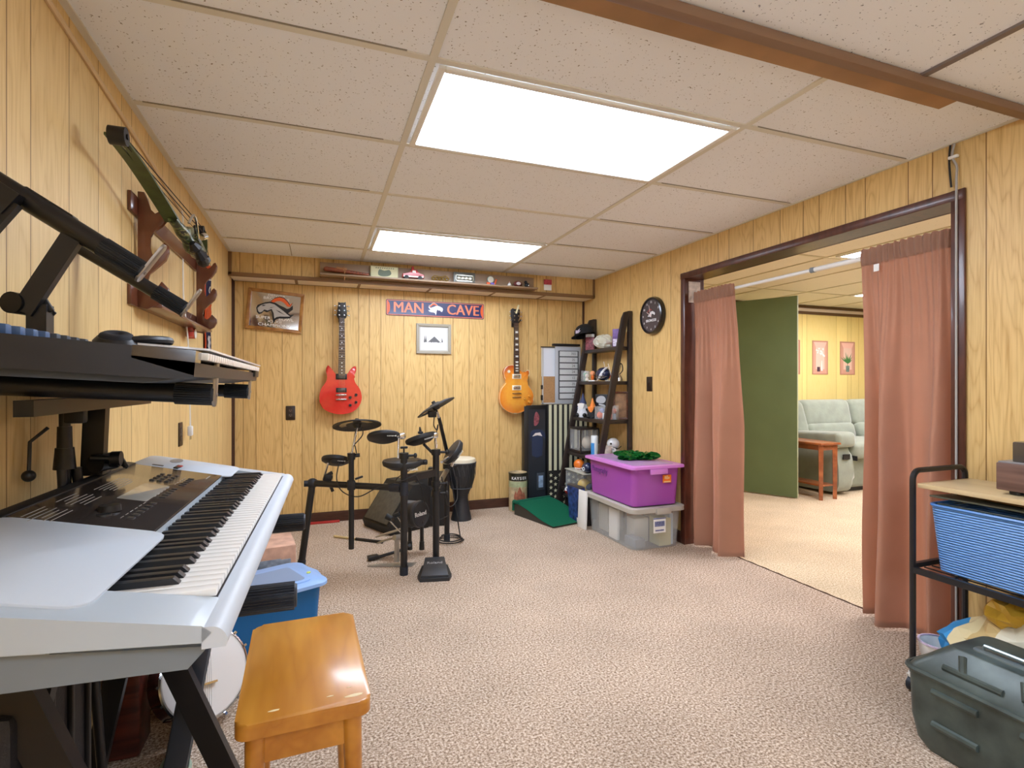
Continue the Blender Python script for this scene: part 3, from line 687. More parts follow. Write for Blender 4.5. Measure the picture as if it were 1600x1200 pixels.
# ---- blue tub
m_tubb = mat('translucent blue plastic', '2a7fc4', .25, trans=.45, alpha=1, ior=1.3)
m_tlid = mat('pale blue lid', '8fb4e6', .35)
tu = thing('storage_tub', 'blue plastic storage tub with a pale blue lid between the keyboard and the bench', 'storage tub', (-.235, 2.49, 0), (0, 0, R(24)))
def tub(parent, lx, ly, h, m, r=.04, top=1.1, th=.004, name='body'):
    o1, o2 = [], []
    prof = [(1, 0), (1+(top-1)*.5, h*.5), (top, h)]
    q = MB(); base = rrect(lx/top, ly/top, r, 5)
    def ring(s_, z, inset=0):
        return [q.bm.verts.new((x*s_-inset*(1 if x > 0 else -1), y*s_-inset*(1 if y > 0 else -1), z)) for x, y in base]
    rs = [ring(s_, z) for s_, z in prof]+[ring(top, h, th), ring(1, th, th)]
    n = len(base)
    for A, B in zip(rs[:-1], rs[1:]):
        for i in range(n): q.bm.faces.new((A[i], A[(i+1) % n], B[(i+1) % n], B[i]))
    q.bm.faces.new(rs[0][::-1]); q.bm.faces.new(rs[-1])
    return obj(name, q, m, parent)
tub(tu, .43, .31, .285, m_tubb)
q = MB(); q.prism(rrect(.475, .355, .05, 6), .014, Matrix.Translation((0, 0, .282)), bev=.004); q.prism(rrect(.36, .24, .03), .006, Matrix.Translation((0, 0, .296)), bev=.003)
ld = obj('lid', q, m_tlid, tu)
q = MB(); q.prism(rrect(.32, .20, .02), .001, Matrix.Translation((0, 0, .302))); obj('lid_recess', q, mat('greyish blue recess', '8296b4', .5), ld)
for sx in (-1, 1):
    q = MB(); q.prism([(sx*.20, -.09), (sx*.245, -.06), (sx*.255, 0), (sx*.245, .06), (sx*.20, .09)], .012, Matrix.Translation((0, 0, .281)), bev=.003); obj('handle', q, m_tlid, tu)
q = MB(); q.cyl((.205, -.02, .296), (.205, -.02, .3), .009); obj('sticker', q, mat('yellow green sticker', 'cfdc6a', .5), ld)
q = MB(); rr_ = random.Random(8)
for k in range(7): q.box((rr_.uniform(-.13, .1), rr_.uniform(-.07, .07), .05+.028*k), (.16, .11, .024), rot=(0, 0, rr_.uniform(-.5, .5)), bev=.006)
tag(W('folded_clothes', q, mat('teal fabric', '2f9a96', .9, var=.5, vscale=30), tu), '', '') if False else None
fc = obj('folded_cloth', q, mat('teal patterned fabric', '3fa5a0', .9, var=.5, vscale=30)); fc.matrix_world = Matrix.Translation((-.235, 2.49, .01)) @ Matrix.Rotation(R(24), 4, 'Z')
tag(fc, 'teal patterned folded cloth inside the blue tub', 'cloth')
# ---- carton with books behind the tub
cb_ = thing('carton', 'pinkish worn carton standing behind the blue tub', 'box', (-.27, 2.98, 0), (0, 0, R(8)))
q = MB(); q.box((0, 0, .17), (.3, .26, .34), bev=.004); obj('body', q, mat('pinkish cardboard', 'c9a08a', .8, var=.25, vscale=14), cb_)
q = MB(); q.box((.02, -.131, .20), (.12, .003, .16)); q.box((.10, -.132, .25), (.05, .003, .05)); obj('printed_label', q, mat('grey blue print', '8b97a8', .6, var=.4, vscale=30), cb_)
q = MB(); q.box((.151, .0, .17), (.003, .24, .30)); obj('torn_side', q, mat('cream torn paper', 'ddd2c0', .8, var=.3, vscale=40), cb_)
wk_ = thing('caster_foot', 'small black rubber caster on the carpet beside the pinkish carton', 'caster', (-.09, 3.10, .0))
q = MB(); q.sph((0, 0, .02), (.028, .022, .02)); obj('wheel', q, m_rub, wk_)
q = MB(); q.cyl((0, 0, .03), (-.02, .01, .14), .007); obj('stem', q, m_blk, wk_)
# ================================================================ LEFT WALL
m_mah = wood_mat('red brown stained wood', '70402a', '5a3020', (1, 1, 5), .3, .4, 5)
rk = thing('wall_rack', 'red-brown wooden rack with curved hooks on the left wall', 'wall rack', (-.63, 2.28, 1.43))
out = [(0, 0), (.03, -.005), (.055, .01), (.085, .03), (.098, .055), (.097, .075), (.075, .10), (.062, .075), (.05, .068), (.036, .078), (.030, .10), (.036, .125), (.06, .15), (.088, .18), (.098, .21), (.095, .235), (.085, .245), (.075, .235), (.062, .205), (.05, .19), (.042, .20), (.037, .225), (.038, .26), (.05, .285), (.075, .305), (.095, .335), (.1, .365), (.092, .385), (.082, .38), (.07, .355), (.055, .345), (.04, .36), (.03, .40), (.02, .425), (0, .425)]
for Y in (2.28, 3.27):
    q = MB(); q.prism(out, .02, basis((XW+.012, Y+.02, 1.43), (1, 0, 0), (0, 0, 1), (0, -1, 0)), bev=.003); W('upright', q, m_mah, rk)
q = MB(); q.box((XW+.006, 2.76, 1.80), (.012, 1.10, .07), bev=.002); q.box((XW+.006, 2.76, 1.475), (.012, 1.10, .085), bev=.002); W('back_rail', q, m_mah, rk)
q = MB(); q.box((XW+.05, 2.78, 1.438), (.075, .98, .012), bev=.002); W('bottom_board', q, m_mah, rk)
# compound bow
def camo(name):
    m = bpy.data.materials.new(name); m.use_nodes = True; nt = m.node_tree; N = nt.nodes; L = nt.links; b = N['Principled BSDF']; b.inputs['Roughness'].default_value = .35
    tc = N.new('ShaderNodeTexCoord'); n = N.new('ShaderNodeTexNoise'); n.inputs['Scale'].default_value = 28; n.inputs['Distortion'].default_value = 1.2; L.new(tc.outputs['Object'], n.inputs[0])
    r = ramp(N, [(0, rgb('2a2e1c')), (.42, rgb('3d4a28')), (.50, rgb('66703f')), (.56, rgb('8a7f52')), (.62, rgb('2b2a20'))], 'CONSTANT'); L.new(n.outputs[0], r.inputs[0]); L.new(r.outputs[0], b.inputs['Base Color']); return m
m_camo = camo('camouflage print'); m_olive = mat('olive green limb', '414d26', .4, var=.2, vscale=30)
bw = thing('compound_bow', 'camouflage green compound bow lying across the top hooks of the wall rack', 'bow', (-.53, 2.3, 1.75))
def limb(pts, w0, w1, name):
    pts = curve(pts, 6); n = len(pts)
    for sgn in (-1, 1):
        q = MB(); rows = []
        for i, p in enumerate(pts):
            t = i/(n-1); w_ = w0+(w1-w0)*t; inner = 0 if t > .3 else .010*(1-t/.3)
            t0 = (pts[min(i+1, n-1)]-pts[max(i-1, 0)]).normalized(); nn = t0.cross(Vector((1, 0, 0))).normalized()*.004
            a_, b_ = Vector((sgn*inner, 0, 0)), Vector((sgn*w_/2, 0, 0))
            rows.append([q.bm.verts.new(p+a_+nn), q.bm.verts.new(p+b_+nn), q.bm.verts.new(p+b_-nn), q.bm.verts.new(p+a_-nn)])
        for A, B in zip(rows[:-1], rows[1:]):
            for j in range(4): q.bm.faces.new((A[j], A[(j+1) % 4], B[(j+1) % 4], B[j]))
        q.bm.faces.new(rows[0]); q.bm.faces.new(rows[-1][::-1])
        W(name, q, m_olive, bw)
limb([(-.54, 1.78, 1.853), (-.53, 1.92, 1.835), (-.52, 2.10, 1.80), (-.505, 2.27, 1.752)], .046, .05, 'limb')
limb([(-.53, 2.90, 1.885), (-.52, 2.87, 1.84), (-.51, 2.81, 1.78), (-.50, 2.72, 1.735)], .046, .05, 'limb')
q = MB()
rp = curve([(-.50, 2.24, 1.755), (-.49, 2.34, 1.735), (-.475, 2.44, 1.70), (-.48, 2.54, 1.715), (-.50, 2.66, 1.725), (-.50, 2.75, 1.745)], 5); rs_ = [.016+.016*math.sin(i/len(rp)*math.pi)*(.7+.3*math.cos(i*1.3)) for i in range(len(rp))]
q.tube(rp, rs_, 10); q.box((-.485, 2.40, 1.745), (.03, .12, .05), rot=(.3, 0, 0), bev=.008); q.box((-.475, 2.56, 1.74), (.03, .15, .03), rot=(-.2, 0, 0), bev=.006); W('riser', q, m_camo, bw)
q = MB(); q.tube(curve([(-.46, 2.36, 1.70), (-.44, 2.42, 1.665), (-.45, 2.50, 1.66), (-.46, 2.58, 1.675), (-.47, 2.66, 1.70)], 5), [.012+.006*(k % 3) for k in range(21)], 8); W('grip', q, m_blkp, bw)
q = MB(); q.tube(curve([(-.46, 2.30, 1.76), (-.45, 2.33, 1.80), (-.45, 2.38, 1.79), (-.455, 2.44, 1.74)], 5), .005, 6); q.cyl((-.45, 2.48, 1.755), (-.44, 2.50, 1.765), .014, n=14); W('sight', q, m_chrome, bw)
for Y, Z in ((1.80, 1.858), (2.895, 1.885)):
    q = MB(); q.cyl((-.556, Y, Z), (-.514, Y, Z), .026, n=20); q.cyl((-.56, Y, Z), (-.51, Y, Z), .008, n=10); W('cam_wheel', q, m_blkp, bw)
q = MB(); q.tube([(-.535, 1.82, 1.878), (-.525, 2.89, 1.905)], .002, 5); q.tube([(-.52, 1.83, 1.84), (-.51, 2.88, 1.868)], .002, 5); q.tube([(-.545, 1.85, 1.86), (-.54, 2.88, 1.875)], .0015, 5); W('string', q, mat('dark bow string', '2c211b', .8), bw)
# pennant scarf
pn = thing('hanging_banner', 'narrow orange and navy banner hanging from a cord on the left wall near the corner', 'banner', (-.625, 3.62, 1.35))
def strip(z0, z1, y0, y1, m, name, x=XW+.006):
    q = MB(); q.surf(lambda u, v: Vector((x+.004*math.sin(u*9)+.002*math.sin(v*14), y0+(y1-y0)*u, z0+(z1-z0)*v)), 6, 10)
    q2 = MB(); q2.bm.free(); q2 = q
    bmesh.ops.solidify(q.bm, geom=list(q.bm.faces), thickness=.002)
    return W(name, q, m, pn)
m_or = mat('orange fabric', 'e2632c', .8); m_nv = mat('navy fabric', '252b52', .8); m_wf = mat('white fabric', 'e3ddd6', .8)
strip(1.80, 1.875, 3.52, 3.72, m_or, 'orange_top'); strip(1.34, 1.80, 3.52, 3.72, m_nv, 'banner_cloth'); strip(1.53, 1.64, 3.54, 3.70, m_or, 'orange_patch', XW+.011); strip(1.35, 1.44, 3.60, 3.66, m_wf, 'white_streak', XW+.012)
strip(1.34, 1.80, 3.515, 3.535, m_or, 'orange_edge', XW+.010)
q = MB(); q.tube([(XW+.01, 3.54, 1.875), (XW+.004, 3.62, 1.965), (XW+.01, 3.70, 1.875)], .0015, 5); W('hanging_cord', q, m_blkp, pn)
q = MB(); q.tube(curve([(XW+.017, 3.64, 1.74), (XW+.017, 3.60, 1.71), (XW+.017, 3.65, 1.69), (XW+.017, 3.60, 1.66)], 6), .003, 5); q.tube(curve([(XW+.017, 3.60, 1.775), (XW+.017, 3.66, 1.785)], 3), .004, 5); W('embroidery', q, m_wf, pn)
# little red drum ornament
od = thing('drum_ornament', 'tiny red toy drum set hanging below the wall rack', 'ornament', (-.60, 3.07, 1.37))
q = MB(); q.cyl((.015, 0, .035), (-.015, .0, .035), .026, n=20); q.cyl((.0, -.035, .07), (.0, -.035, .045), .014); q.cyl((.0, .03, .075), (.0, .03, .05), .014); q.cyl((0, -.045, .04), (0, -.045, .015), .017); obj('drum', q, mat('glossy red', 'b52a20', .25, coat=.5), od)
q = MB(); q.cyl((.0155, 0, .035), (.0175, 0, .035), .024, n=20); q.cyl((0, .0, .09), (0, .0, .092), .018); obj('drum_head', q, m_white, od)
q = MB(); q.tube([(0, 0, .07), (-.01, 0, .10), (0, 0, .14)], .001, 4); obj('hanging_loop', q, m_chrome, od)
# loose cord along the top of the wall and down to a plug
q = MB(); cpt = [(XW+.006, 1.35, 2.115), (XW+.006, 1.78, 2.085), (XW+.006, 2.4, 2.04), (XW+.006, 2.95, 1.992)]
q.tube(curve(cpt, 6), .008, 6)
rc = thing('extension_cord', 'pale extension cord along the top of the left wall with a dangling plug', 'cord', (-.62, 2.99, 1.0))
W('cover_strip', q, mat('pale wood cover strip', 'd9bd92', .5), rc)
q = MB(); q.tube(curve([(XW+.008, 2.95, 1.995), (XW+.008, 2.99, 1.95), (XW+.01, 2.99, 1.60), (XW+.03, 2.99, 1.36), (XW+.03, 3.03, 1.05), (XW+.03, 3.04, .94)], 6), .004, 6); W('cable', q, m_white, rc)
q = MB(); q.box((XW+.03, 3.04, .915), (.022, .03, .05), bev=.006); W('plug', q, m_white, rc)
q = MB(); q.box((XW+.03, 3.032, .882), (.006, .002, .022)); q.box((XW+.03, 3.048, .882), (.006, .002, .022)); W('prong', q, m_chrome, rc)
# outlets and switch
m_plate = mat('dark brown cover plate', '2a1c14', .35)
def plate_thing(M, label, cat, kind, name):
    t = thing(name, label, cat, M.translation)
    q = MB(); q.prism(rrect(.072, .116, .006), .005, M, bev=.002); W('cover_plate', q, m_plate, t)
    q = MB()
    if kind == 'outlet':
        for s_ in (-1, 1):
            q.prism(rrect(.034, .028, .010), .002, M @ Matrix.Translation((0, s_*.0195, .005)))
        q2 = MB()
        for s_ in (-1, 1):
            for dx in (-.006, .006): q2.box((0, 0, 0), (.002, .008, .001)); 
        q2.bm.free(); q2 = MB(); q2.T = M
        for s_ in (-1, 1):
            for dx in (-.006, .006): q2.box((dx, s_*.0195+.003, .0072), (.0022, .008, .0006))
            q2.cyl((0, s_*.0195-.007, .007), (0, s_*.0195-.007, .0076), .0025, n=8)
        W('socket', q, mat('brown socket', '3a2a20', .4), t); W('slot', q2, mat('slot glint', '8d8478', .4), t)
    else:
        q.T = M; q.box((0, 0, .006), (.012, .024, .006)); q.box((0, .004, .011), (.007, .010, .012), rot=(.4, 0, 0)); W('toggle', q, mat('brown socket', '3a2a20', .4), t)
    return t
plate_thing(on_back(-.21, .914), 'dark brown double outlet on the back wall below the framed mirror', 'outlet', 'outlet', 'wall_outlet')
plate_thing(on_left(2.97, .905), 'dark brown outlet on the left wall beside the hanging plug', 'outlet', 'outlet', 'wall_outlet')
plate_thing(on_right(3.55, 1.15), 'dark brown light switch on the right wall below the clock', 'switch', 'switch', 'light_switch')
# ================================================================ BACK WALL
def pl(pts, Y, o):
    """outline points of a wall-mounted thing -> local (x, z) about o"""
    return [(spot(x, y, Y=Y).x-o[0], spot(x, y, Y=Y).z-o[1]) for x, y in pts]
m_frt = mat('rosewood fingerboard', '3a2a26', .4); m_pearl = mat('pearl inlay', 'e4e6e0', .25); m_pk = mat('pickup black', '1b1b1d', .35)
m_gold = mat('worn brass metal', 'b8935a', .3, .9)
def burst(name, c0, c1, c2, R0, stretch=1):
    m = bpy.data.materials.new(name); m.use_nodes = True; nt = m.node_tree; N = nt.nodes; L = nt.links; b = N['Principled BSDF']
    b.inputs['Roughness'].default_value = .18; b.inputs['Coat Weight'].default_value = .7
    tc = N.new('ShaderNodeTexCoord'); mp = N.new('ShaderNodeMapping'); mp.inputs['Scale'].default_value = (1/R0[0], .01, 1/R0[1]); mp.inputs['Location'].default_value = (0, 0, R0[2]/R0[1]); L.new(tc.outputs['Object'], mp.inputs[0])
    g = N.new('ShaderNodeTexGradient'); g.gradient_type = 'SPHERICAL'; L.new(mp.outputs[0], g.inputs[0])
    r = ramp(N, [(.0, rgb(c2)), (.22, rgb(c1)), (.55, rgb(c0)), (1, rgb(c0))]); L.new(g.outputs[0], r.inputs[0])
    n = N.new('ShaderNodeTexNoise'); n.inputs['Scale'].default_value = 40; L.new(tc.outputs['Object'], n.inputs[0])
    mx = N.new('ShaderNodeMix'); mx.data_type = 'RGBA'; mx.blend_type = 'OVERLAY'; mx.inputs[0].default_value = .15; L.new(r.outputs[0], mx.inputs[6]); L.new(n.outputs[0], mx.inputs[7]); L.new(mx.outputs[2], b.inputs['Base Color']); return m
def guitar(o, label, body, bmat, rim, neck, head, neckm, pick, pickm, bridge, knobs, knobm, toggle=None, cream=False):
    YG = YB-.065
    t = thing('electric_guitar', label, 'guitar', (o[0], YG, o[1]), group=None)
    F = basis((0, 0, 0), (1, 0, 0), (0, 0, 1), (0, -1, 0))
    q = MB(); q.prism(smooth_loop(pl(body, YG, o), 4), .042, F @ Matrix.Translation((0, 0, -.022)), bev=.009, seg=3); b = obj('body', q, bmat, t, sharp=60)
    if rim:
        q = MB(); lp = smooth_loop(pl(body, YG, o), 4); q.tube([(x, -.0165, z) for x, z in lp], .0028, 6, closed=True); obj('binding', q, rim, t)
    (nx0, ny0), (nx1, ny1) = neck; P0 = spot(nx0, ny0, Y=YG); P1 = spot(nx1, ny1, Y=YG); z0, z1 = P0.z-o[1], P1.z-o[1]; xa, xb = P0.x-o[0], P1.x-o[0]
    q = MB(); q.prism([(xa-.0215, z0), (xa+.0215, z0), (xb+.028, z1), (xb-.028, z1)], .014, F @ Matrix.Translation((0, 0, .012)), bev=.003); nk = obj('neck', q, neckm, t)
    q = MB(); q.prism([(xa-.020, z0), (xa+.020, z0), (xb+.0265, z1), (xb-.0265, z1)], .004, F @ Matrix.Translation((0, 0, .026))); fb = obj('fingerboard', q, m_frt, t)
    q = MB(); q2 = MB(); Ls = (z0-z1)*1.36
    for k in range(1, 23):
        zz = z0-Ls*(1-2**(-k/12)); 
        if zz < z1: break
        xx = xa+(xb-xa)*(z0-zz)/(z0-z1); q.box((xx, -.0305, zz), (.042+.010*(z0-zz)/(z0-z1), .0012, .0016))
        if k in (3, 5, 7, 9, 12, 15, 17, 19, 21):
            zm = z0-Ls*(1-2**(-(k-.5)/12)); q2.box((xx, -.0302, zm), (.026 if cream else .010, .0008, (.018 if cream else .009)*(1-.015*k)))
    obj('frets', q, m_chrome, fb); obj('inlays', q2, m_pearl, fb)
    q = MB(); q.prism(pl(head, YG, o), .015, F @ Matrix.Translation((0, 0, .006)), bev=.003); hd = obj('headstock', q, m_blkp, t)
    hz = [p[1] for p in pl(head, YG, o)]; h0, h1 = min(hz), max(hz)
    for k in range(3):
        for s_ in (-1, 1):
            zz = h0+(h1-h0)*(.2+.27*k); q = MB(); q.cyl((xa+s_*.02, -.020, zz), (xa+s_*.02, -.030, zz), .0055, n=10); q.cyl((xa+s_*.028, -.012, zz), (xa+s_*.052, -.012, zz), .0035, n=8); q.sph((xa+s_*.055, -.012, zz), (.008, .004, .006), 6); obj('tuning_peg', q, m_chrome, hd)
    for (x0, y0, x1, y1) in pick:
        A = spot(x0, y0, Y=YG); B = spot(x1, y1, Y=YG); cx, cz = (A.x+B.x)/2-o[0], (A.z+B.z)/2-o[1]; w_, h_ = abs(B.x-A.x), abs(A.z-B.z)
        q = MB(); q.box((cx, -.023, cz), (w_, .006, h_), bev=.002); pk = obj('pickup', q, pickm, t)
        q = MB(); q.box((cx, -.027, cz), (w_*.74, .004, h_*.62), bev=.001); obj('pickup_cover', q, m_chrome if cream else mat('dark chrome', '5a5c60', .3, .9), pk)
    for (x, y) in bridge:
        A = spot(x, y, Y=YG); q = MB(); q.box((A.x-o[0], -.028, A.z-o[1]), (.085, .012, .012), bev=.003); obj('bridge', q, m_gold if cream else m_chrome, t)
    for (x, y) in knobs:
        A = spot(x, y, Y=YG); q = MB(); q.cyl((A.x-o[0], -.019, A.z-o[1]), (A.x-o[0], -.036, A.z-o[1]), .0125, .010, 16); obj('knob', q, knobm, t)
    if toggle:
        A = spot(*toggle, Y=YG); q = MB(); q.cyl((A.x-o[0], -.019, A.z-o[1]), (A.x-o[0], -.022, A.z-o[1]), .014, n=18); q.cyl((A.x-o[0], -.022, A.z-o[1]), (A.x-o[0], -.034, A.z-o[1]), .004); obj('toggle_switch', q, mat('cream plastic', 'e8dcb8', .4), t)
    q = MB(); zb = spot(*bridge[-1], Y=YG).z-o[1]
    for k in range(6): q.tube([(xa-.015+.006*k, -.033, z0), (xb-.023+.0092*k, -.035, zb)], .0005, 3)
    obj('strings', q, m_chrome, t)
    hg = thing('guitar_hanger', label.split(' electric')[0].replace('glossy ', '')+' guitar hangs from this black wall hook', 'wall hook', (o[0], YB-.01, o[1]+z0+.01))
    q = MB(); q.box((0, 0, 0), (.045, .02, .08), bev=.004); obj('back_plate', q, m_blkp, hg)
    q = MB(); q.tube([(-.035, -.085, .018), (-.033, -.05, .0), (0, -.025, -.004), (.033, -.05, .0), (.035, -.085, .018)], .006, 8); q.cyl((0, -.01, -.004), (0, -.03, -.004), .007); obj('fork', q, m_blkp, hg)
    return t
body1 = [(512, 571), (509, 578), (511, 588), (509, 597), (502, 607), (499, 620), (501, 633), (509, 641), (522, 646), (536, 647), (551, 643), (561, 634), (565, 621), (562, 608), (555, 598), (553, 589), (556, 580), (556, 573), (552, 573), (546, 579), (541, 587), (534, 588), (527, 587), (521, 580), (515, 573)]
m_red = burst('cherry red gloss', 'd8342a', 'cf2a22', 'b01c18', (.3, .3, .05))
c1 = spot(534, 612, Y=YB-.065)
guitar((c1.x, c1.z), 'glossy cherry red electric guitar with two horns, hanging left of the sign', body1, m_red, None, ((534, 497), (534, 588)), [(528, 498), (526.5, 489), (528.5, 472), (531, 474), (534, 473), (537, 474), (540, 472), (542, 489), (540, 498)], mat('dark neck', '3b2a22', .4), [(524.5, 584, 542, 593), (525, 606, 541.5, 613)], m_pk, [(533, 617), (533, 624)], [(547, 621), (556, 617), (547, 633), (556, 628.5)], m_blkp)
body2 = [(786.6, 580), (790.5, 573.5), (799, 571), (808, 574), (812, 581.5), (817.6, 582), (824.5, 578.5), (825.5, 585), (822, 592), (822.5, 600), (830, 611), (832.5, 623), (828, 634.5), (817.6, 642), (804.5, 645.8), (790.5, 641.5), (782, 632), (780, 620), (783, 608), (789, 600), (790.5, 595), (787.5, 589)]
m_sb = burst('honey sunburst', 'f2a83c', 'e88a2e', 'b54a1c', (.21, .25, .0))
c2_ = spot(806, 613, Y=YB-.065)
guitar((c2_.x, c2_.z), 'sunburst orange electric guitar with a single cutaway, hanging right of the sign', body2, m_sb, mat('cream binding', 'e9d5a6', .4), ((805.5, 505), (806, 584)), [(800, 505), (797.5, 494), (797.5, 484), (800, 482), (804, 484), (808, 482), (811.5, 485), (811, 495), (808.5, 505)], mat('dark neck', '3b2a22', .4), [(799, 584.5, 813, 592), (799, 602, 813, 609.5)], mat('cream ring', 'ece0c0', .4), [(806, 614.5), (806, 620.5)], [(818.5, 623), (826, 618.8), (818.5, 632.8), (825.3, 628)], mat('amber knob', 'd8963a', .25, coat=.6), toggle=(794, 580.6), cream=True)
tgp = spot(808.5, 483, Y=YB-.09)
q = MB(); q.box((0, 0, .0), (.016, .004, .085), rot=(0, .35, 0)); tg_ = obj('paper_tag', q, mat('cream paper', 'e3d9ac', .7)); tg_.location = tgp; tag(tg_, 'narrow cream paper tag hanging on the sunburst guitar headstock', 'tag')
# horse head emblem in unit box, nose to the left
HB = [(0, .30), (.03, .17), (.08, .12), (.15, .15), (.2, .22), (.28, .20), (.38, .26), (.42, .18), (.44, .05), (.48, -.12), (.53, .02), (.62, .06), (.75, .07), (.9, .10), (1.0, .22), (.9, .20), (.84, .24), (.96, .36), (.95, .48), (.86, .38), (.80, .36), (.72, .40), (.6, .44), (.48, .50), (.36, .52), (.22, .48), (.10, .42), (.03, .38)]
HW = [(.03, .29), (.06, .2), (.10, .17), (.16, .20), (.21, .27), (.30, .25), (.40, .31), (.46, .2), (.49, .04), (.54, .09), (.64, .12), (.76, .13), (.90, .15), (.80, .22), (.72, .28), (.60, .36), (.46, .45), (.34, .47), (.20, .43), (.10, .37)]
HO = [(.36, .52), (.46, .62), (.58, .67), (.70, .65), (.80, .56), (.86, .48), (.93, .55), (.88, .43), (.80, .43), (.72, .52), (.62, .565), (.52, .55), (.44, .50)]
def horse(parent, M, s, mats_, flip=False, z=.0, body=HW):
    f = -1 if flip else 1
    def tr(P): return [((x-.5)*s*f, (y-.28)*s) for x, y in P]
    q = MB(); q.prism(tr(HB), .0008, M, z0=z); q.prism([( (x-.5)*s*f, (y-.28)*s) for x, y in [(a+.0, b_+.0) for a, b_ in HO]], .0007, M @ Matrix.Diagonal((1.04, 1.06, 1, 1)), z0=z-.0001); W('emblem_outline', q, mats_[0], parent)
    q = MB(); q.prism(tr(body), .0006, M, z0=z+.0008); W('emblem_face', q, mats_[1], parent)
    q = MB(); q.prism(tr(HO), .0006, M, z0=z+.0008); W('emblem_mane', q, mats_[2], parent)
    q = MB(); q.prism(tr([(.13, .36), (.20, .37), (.24, .40), (.17, .40)]), .0005, M, z0=z+.0015); q.prism(tr([(.30, .25), (.36, .33), (.48, .38), (.37, .35)]), .0005, M, z0=z+.0015); q.prism(tr([(.5, .3), (.6, .24), (.78, .17), (.6, .27)]), .0005, M, z0=z+.0015); W('emblem_line', q, mats_[0], parent)
m_navy = mat('navy enamel', '232a5e', .3, coat=.3); m_oran = mat('orange enamel', 'f0865e', .35); m_ora2 = mat('strong orange', 'e8632a', .4); m_wht = mat('white enamel', 'eeeef0', .35); m_ink = mat('black ink', '141418', .5)
# framed mirror
fm = thing('framed_mirror', 'wooden framed mirror with a horse head emblem, tilted on the back wall', 'framed mirror', (-.322, YB-.012, 1.738))
Mm = on_back(-.322, 1.738, YB-.002) @ Matrix.Rotation(R(-4.5), 4, 'Z')
def frame(parent, M, w_, h_, bw_, th, m, name='frame', z0=0):
    q = MB()
    for a_, b_, c_, d_ in (((-w_/2, -h_/2), (w_/2, -h_/2), (w_/2-bw_, -h_/2+bw_), (-w_/2+bw_, -h_/2+bw_)), ((w_/2, -h_/2), (w_/2, h_/2), (w_/2-bw_, h_/2-bw_), (w_/2-bw_, -h_/2+bw_)), ((w_/2, h_/2), (-w_/2, h_/2), (-w_/2+bw_, h_/2-bw_), (w_/2-bw_, h_/2-bw_)), ((-w_/2, h_/2), (-w_/2, -h_/2), (-w_/2+bw_, -h_/2+bw_), (-w_/2+bw_, h_/2-bw_))):
        q.prism([a_, b_, c_, d_], th, M, bev=min(.003, bw_/5), z0=z0)
    return W(name, q, m, parent)
m_oak = wood_mat('golden oak frame', 'b8823f', '8e5c28', (6, 6, 6), .35, .4, 6)
frame(fm, Mm, .415, .325, .026, .022, m_oak)
q = MB(); q.prism([(-.185, -.14), (.185, -.14), (.185, .14), (-.185, .14)], .006, Mm, z0=.004); W('mirror', q, mat('silvered mirror', 'd6d2cc', .06, .95), fm)
m_etch = mat('frosted lettering', 'f6f5f2', .6)
for txt, y, s_ in (('DENVER', .122, .026), ('BRONCOS', .097, .030), ('XXXII', -.088, .030), ('CHAMPIONS', -.117, .031)):
    q = MB(); q.text(txt, s_, Mm @ Matrix.Translation((0, y, .0104)), .0003, sx=1.35); W('lettering', q, m_etch, fm)
for txt, x in (('SUPER', -.085), ('BOWL', .085)):
    q = MB(); q.text(txt, .031, Mm @ Matrix.Translation((x, -.062, .0104)), .0003, sx=1.25); W('lettering', q, m_etch, fm)
horse(fm, Mm @ Matrix.Translation((0, .005, .0104)), .28, (m_ink, mat('grey emblem', 'b9b6b2', .4), m_ora2))
# MAN CAVE sign
A = spot(603, 466.5, Y=YB); B = spot(756, 499.5, Y=YB); sx_, sz_ = (A.x+B.x)/2, 1.8165; SW, SH = .885, .14
sg = thing('metal_sign', 'long navy and orange metal sign on the back wall reading MAN CAVE', 'sign', (sx_, YB-.006, sz_))
Ms = on_back(sx_, sz_, YB-.001)
q = MB(); q.prism(rrect(SW, SH, .014), .004, Ms, bev=.001); W('plate', q, m_navy, sg)
q = MB(); q.prism(rrect(SW-.010, SH-.010, .012), .0005, Ms, z0=.004); q2 = MB(); q2.prism(rrect(SW-.022, SH-.022, .009), .0006, Ms, z0=.0045); W('border_line', q, m_oran, sg); W('field', q2, m_navy, sg)
for txt, x in (('MAN', -.247), ('CAVE', .244)):
    q = MB()
    for dx in (-.0028, 0, .0028): q.text(txt, .130, Ms @ Matrix.Translation((x+dx, -.001, .0056+dx*.01)), .0007, sx=.94)
    W('lettering', q, m_oran, sg)
for s_ in (-1, 1):
    arc = [(s_*(SW/2-.012), .055*math.sin(R(t))) for t in (-90, 90)]+[(s_*(SW/2-.012)-s_*.022*math.cos(R(t)), .055*math.sin(R(t))) for t in range(75, -76, -15)]
    q = MB(); q.prism(arc, .0007, Ms, z0=.0052); W('end_arc', q, m_ora2, sg)
horse(sg, Ms @ Matrix.Translation((-.01, .0, .006)), .135, (m_wht, m_wht, m_ora2), flip=True)
